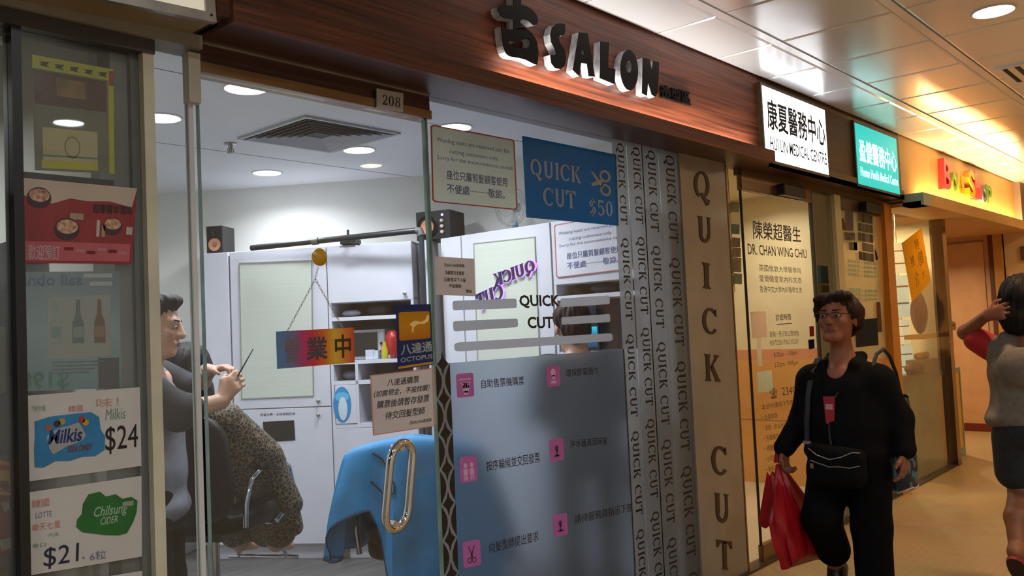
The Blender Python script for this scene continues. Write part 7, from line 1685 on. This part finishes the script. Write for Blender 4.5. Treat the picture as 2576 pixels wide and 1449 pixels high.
MB().tube([tuple(Vector(A) + dv * 0.5 + Vector((-0.04, 0, 0))), tuple(Vector(A) + dv * 0.62 - nv * 4), tuple(Vector(A) + dv * 0.5 + Vector((0.04, 0, 0)))], 0.007, 8).build('thong_strap', pm('thong_blue', '#4a5078', 0.5), fo, local=True)
rf_ = MB(); rf_.box((anR[0] - 0.045, anR[1] - 0.08, 0.0), (anR[0] + 0.045, anR[1] + 0.19, 0.014)); rf_.build('flip_flop', m_flip, t, local=True, bevel=0.006)

# ---- hairdresser on the left
HS = 3.55
hb = at_depth(372, 900, HS); HBP = Vector((hb.x, hb.y, 0)); HR = math.radians(-138.5 + 8)
t = thing('person', 'hairdresser in a grey vest and black sleeves working behind the side pane', 'person', HBP, HR)
hd_ = Head((0.0, 0.03, 1.485), yaw=math.radians(0), pitch=math.radians(-10), s=1.08)
shR, elR, wrR = (0.19, 0.0, 1.27), (0.20, 0.16, 1.145), (0.10, 0.30, 1.17)
shL, elL, wrL = (-0.19, 0.0, 1.27), (-0.20, 0.14, 1.19), (-0.06, 0.22, 1.29)
sk = hd_.prims() + [('c', (0, -0.01, 1.28), (0, 0.01, 1.40), 0.06, 0.055, 0.03), ('c', (-0.14, 0, 1.25), (0.14, 0, 1.25), 0.065, 0.065, 0.04), ('e', (0, 0, 1.05), (0.17, 0.11, 0.22), 0.05), ('e', (0, 0, 0.86), (0.16, 0.12, 0.14), 0.05)]
sk += limb((shR, 0.052), (elR, 0.045), (wrR, 0.031)) + limb((shL, 0.052), (elL, 0.045), (wrL, 0.031)) + limb(((0.1, 0, 0.84), 0.09), ((0.1, 0.02, 0.46), 0.06), ((0.1, 0, 0.08), 0.04)) + limb(((-0.1, 0, 0.84), 0.09), ((-0.1, 0.02, 0.46), 0.06), ((-0.1, 0, 0.08), 0.04))
sk += hand(wrR, (-0.25, 0.5, 0.75), (-0.9, 0.2, 0), (0, -0.5, 0.8), 0.9) + hand(wrL, (0.3, 0.9, 0.15), (0.2, -0.1, -1), (1, -0.2, 0), 0.8)
grow('body', sk, m_skin_p, t, 0.007)
hd_.face(t, m_hair_k, m_lips); P = hd_.p
grow('hair', [('e', P(0, -0.025, 0.05), (0.09, 0.10, 0.085), 0.02), ('e', P(0, 0.04, 0.098), (0.06, 0.05, 0.03), 0.03), ('e', P(0, -0.08, -0.01), (0.07, 0.045, 0.07), 0.03), ('-e', P(0, 0.115, 0.0), (0.08, 0.075, 0.085), 0.015)], m_hair_k, t, 0.007)
m_vest = pm('grey_vest', '#7c7f8a', 0.8, c2='#71747f', scale=20, bump=0.15)
grow('vest', [('e', (0, 0, 1.10), (0.195, 0.135, 0.2), 0.05), ('e', (0, 0.0, 0.9), (0.185, 0.14, 0.2), 0.05), ('e', (0, 0.0, 0.76), (0.19, 0.15, 0.08), 0.04), ('c', (-0.12, -0.0, 1.275), (0.12, 0, 1.275), 0.05, 0.05, 0.03)], m_vest, t, 0.009)
m_tee = pm('charcoal_sleeve', '#19181c', 0.8, c2='#222126', scale=20, bump=0.15)
for nm, sh, el, wr in (('sleeve', shR, elR, wrR), ('sleeve', shL, elL, wrL)):
    md = tuple(np.array(el) * 0.75 + np.array(wr) * 0.25)
    grow(nm, [('c', sh, el, 0.075, 0.07, 0.03), ('c', el, md, 0.07, 0.062, 0.03)], m_tee, t, 0.008)
grow('trousers', [('e', (0, 0, 0.82), (0.175, 0.13, 0.12), 0.04), ('c', (0.1, 0, 0.78), (0.1, 0.02, 0.45), 0.1, 0.08, 0.03), ('c', (0.1, 0.02, 0.45), (0.1, 0, 0.08), 0.08, 0.07, 0.03), ('c', (-0.1, 0, 0.78), (-0.1, 0.02, 0.45), 0.1, 0.08, 0.03), ('c', (-0.1, 0.02, 0.45), (-0.1, 0, 0.08), 0.08, 0.07, 0.03)], m_trou, t, 0.009)
for x_ in (-0.1, 0.1): grow('shoe', [('c', (x_, -0.03, 0.045), (x_, 0.14, 0.036), 0.042, 0.036, 0.02)], m_black, t, 0.008)
MB().lathe(wrL, [(0.034, -0.008), (0.036, 0.0), (0.034, 0.008)], 14, axis=unit(np.array(wrL) - np.array(elL))).build('watch', m_alu, t, local=True, smooth=True)
cb = thing('comb', 'thin dark tail comb held up by the hairdresser', 'comb', world_of(t, (0.06, 0.37, 1.26)), HR)
MB().tube([(0, -0.02, -0.01), (0.0, 0.055, 0.115)], [0.004, 0.0018], 6).build('tail', m_black, cb, local=True); MB().box((-0.003, -0.05, -0.045), (0.003, -0.01, 0.0)).build('teeth', m_black, cb, local=True)

# ---- seated customer in a leopard cape
t = thing('person', 'seated customer wrapped in a leopard print cape', 'person', CH1 + Vector((0, 0, LIFT1)), ROT1)
hd_ = Head((0.0, -0.15, 1.135), pitch=math.radians(-12), s=1.0)
kn = [(0.11, 0.32, 0.56), (-0.11, 0.32, 0.56)]; an = [(0.10, 0.42, 0.24), (-0.10, 0.42, 0.24)]
sk = hd_.prims() + [('c', (0, -0.17, 0.95), (0, -0.16, 1.06), 0.055, 0.05, 0.03), ('c', (-0.14, -0.17, 0.93), (0.14, -0.17, 0.93), 0.055, 0.055, 0.04), ('e', (0, -0.13, 0.74), (0.15, 0.11, 0.22), 0.05)]
for k in (0, 1): sk += limb(((0.1 * (1 - 2 * k), -0.05, 0.60), 0.08), (kn[k], 0.06), (an[k], 0.038)) + [('c', an[k], (an[k][0], an[k][1] + 0.15, an[k][2] - 0.045), 0.036, 0.026, 0.03)]
for s_ in (-1, 1): sk += limb(((0.18 * s_, -0.16, 0.92), 0.045), ((0.22 * s_, 0.0, 0.72), 0.04), ((0.12 * s_, 0.2, 0.68), 0.028)) + hand((0.12 * s_, 0.2, 0.68), (-0.3 * s_, 0.9, 0), (0, 0, -1), (-s_, 0.2, 0), 0.4)
grow('body', sk, m_skin_p, t, 0.008)
hd_.face(t, m_hair_k, m_lips); P = hd_.p
grow('hair', [('e', P(0, -0.025, 0.03), (0.098, 0.108, 0.105), 0.02), ('e', P(0, -0.07, -0.06), (0.085, 0.06, 0.08), 0.03), ('-e', P(0, 0.125, -0.02), (0.08, 0.075, 0.085), 0.02)], m_hair_k, t, 0.008)
cape = [('e', (0, -0.155, 0.93), (0.20, 0.115, 0.085), 0.06), ('c', (0.15, -0.14, 0.92), (0.25, 0.02, 0.74), 0.085, 0.085, 0.05), ('c', (-0.15, -0.14, 0.92), (-0.25, 0.02, 0.74), 0.085, 0.085, 0.05), ('e', (0, -0.06, 0.76), (0.25, 0.16, 0.17), 0.06), ('c', (0.13, 0.0, 0.64), (0.12, 0.32, 0.60), 0.115, 0.10, 0.06), ('c', (-0.13, 0.0, 0.64), (-0.12, 0.32, 0.60), 0.115, 0.10, 0.06),
        ('c', (0.12, 0.35, 0.57), (0.12, 0.42, 0.30), 0.10, 0.085, 0.05), ('c', (-0.12, 0.35, 0.57), (-0.12, 0.42, 0.30), 0.10, 0.085, 0.05), ('c', (0.27, 0.06, 0.70), (0.345, 0.10, 0.50), 0.06, 0.055, 0.05), ('c', (-0.27, 0.06, 0.70), (-0.345, 0.10, 0.50), 0.06, 0.055, 0.05), ('c', (0.02, 0.38, 0.55), (0.02, 0.46, 0.27), 0.08, 0.06, 0.05), ('c', (0.20, 0.30, 0.56), (0.24, 0.34, 0.34), 0.06, 0.045, 0.04)]
grow('leopard_cape', cape, leopard('leopard_print', '#857254', '#0b0a0a', 54), t, 0.009)
grow('collar', [('c', (0.055 * math.cos(a), -0.165 + 0.055 * math.sin(a), 1.005), (0.055 * math.cos(a + 0.6), -0.165 + 0.055 * math.sin(a + 0.6), 1.005), 0.018, 0.018, 0.01) for a in [0.6 * k for k in range(11)]], m_black, t, 0.006)

# ---- second stylist behind the frosted film
S2 = Vector((3.53, 2.68, 0))
t = thing('person', 'stylist in dark clothes standing blurred behind the frosted film', 'person', Vector((S2.x, S2.y, 0)), math.radians(-35))
hd_ = Head((-0.02, 0.06, 1.40), pitch=math.radians(-14), s=1.05)
shR, elR, wrR = (0.18, 0.02, 1.20), (0.20, 0.02, 0.98), (0.08, 0.17, 0.95)
shL, elL, wrL = (-0.18, 0.02, 1.20), (-0.22, 0.06, 0.98), (-0.12, 0.22, 0.96)
sk = hd_.prims() + [('c', (0, 0.0, 1.22), (-0.01, 0.04, 1.32), 0.06, 0.055, 0.03), ('c', (-0.14, 0, 1.2), (0.14, 0, 1.2), 0.065, 0.065, 0.04), ('e', (0, 0, 1.0), (0.17, 0.11, 0.22), 0.05), ('e', (0, 0, 0.84), (0.16, 0.12, 0.14), 0.05)]
sk += limb((shR, 0.052), (elR, 0.045), (wrR, 0.031)) + limb((shL, 0.052), (elL, 0.045), (wrL, 0.031)) + limb(((0.1, 0, 0.82), 0.09), ((0.1, 0.02, 0.45), 0.06), ((0.1, 0, 0.08), 0.04)) + limb(((-0.1, 0, 0.82), 0.09), ((-0.1, 0.02, 0.45), 0.06), ((-0.1, 0, 0.08), 0.04))
sk += hand(wrR, (-0.1, 0.9, -0.1), (-0.3, 0, -1), (-0.9, 0, 0), 0.7) + hand(wrL, (0.2, 0.9, 0), (0.2, 0, -1), (1, 0, 0), 0.7)
grow('body', sk, m_skin_p, t, 0.009)
hd_.face(t, m_hair_k, m_lips); P = hd_.p
grow('hair', [('e', P(0, -0.03, 0.045), (0.094, 0.104, 0.092), 0.02), ('e', P(0, -0.08, -0.03), (0.08, 0.05, 0.07), 0.03), ('-e', P(0, 0.115, -0.01), (0.08, 0.075, 0.085), 0.02)], hairm('hair_dark_auburn', '#24120e', '#341a14'), t, 0.008)
m_navy = pm('navy_top', '#12141e', 0.8, c2='#181b28', scale=15)
grow('top', [('e', (0, 0, 1.06), (0.195, 0.135, 0.19), 0.05), ('e', (0, 0, 0.88), (0.19, 0.14, 0.19), 0.05), ('c', (-0.13, 0, 1.21), (0.13, 0, 1.21), 0.062, 0.062, 0.04), ('c', shR, elR, 0.075, 0.068, 0.03), ('c', shL, elL, 0.075, 0.068, 0.03), ('e', (0, 0, 0.74), (0.19, 0.14, 0.08), 0.04)], m_navy, t, 0.009)
grow('trousers', [('e', (0, 0, 0.80), (0.17, 0.13, 0.12), 0.04), ('c', (0.1, 0, 0.76), (0.1, 0.02, 0.45), 0.095, 0.075, 0.03), ('c', (0.1, 0.02, 0.45), (0.1, 0, 0.08), 0.075, 0.065, 0.03), ('c', (-0.1, 0, 0.76), (-0.1, 0.02, 0.45), 0.095, 0.075, 0.03), ('c', (-0.1, 0.02, 0.45), (-0.1, 0, 0.08), 0.075, 0.065, 0.03)], m_trou, t, 0.01)
for x_ in (-0.1, 0.1): grow('shoe', [('c', (x_, -0.03, 0.045), (x_, 0.14, 0.036), 0.042, 0.036, 0.02)], m_black, t, 0.009)

flush_text()
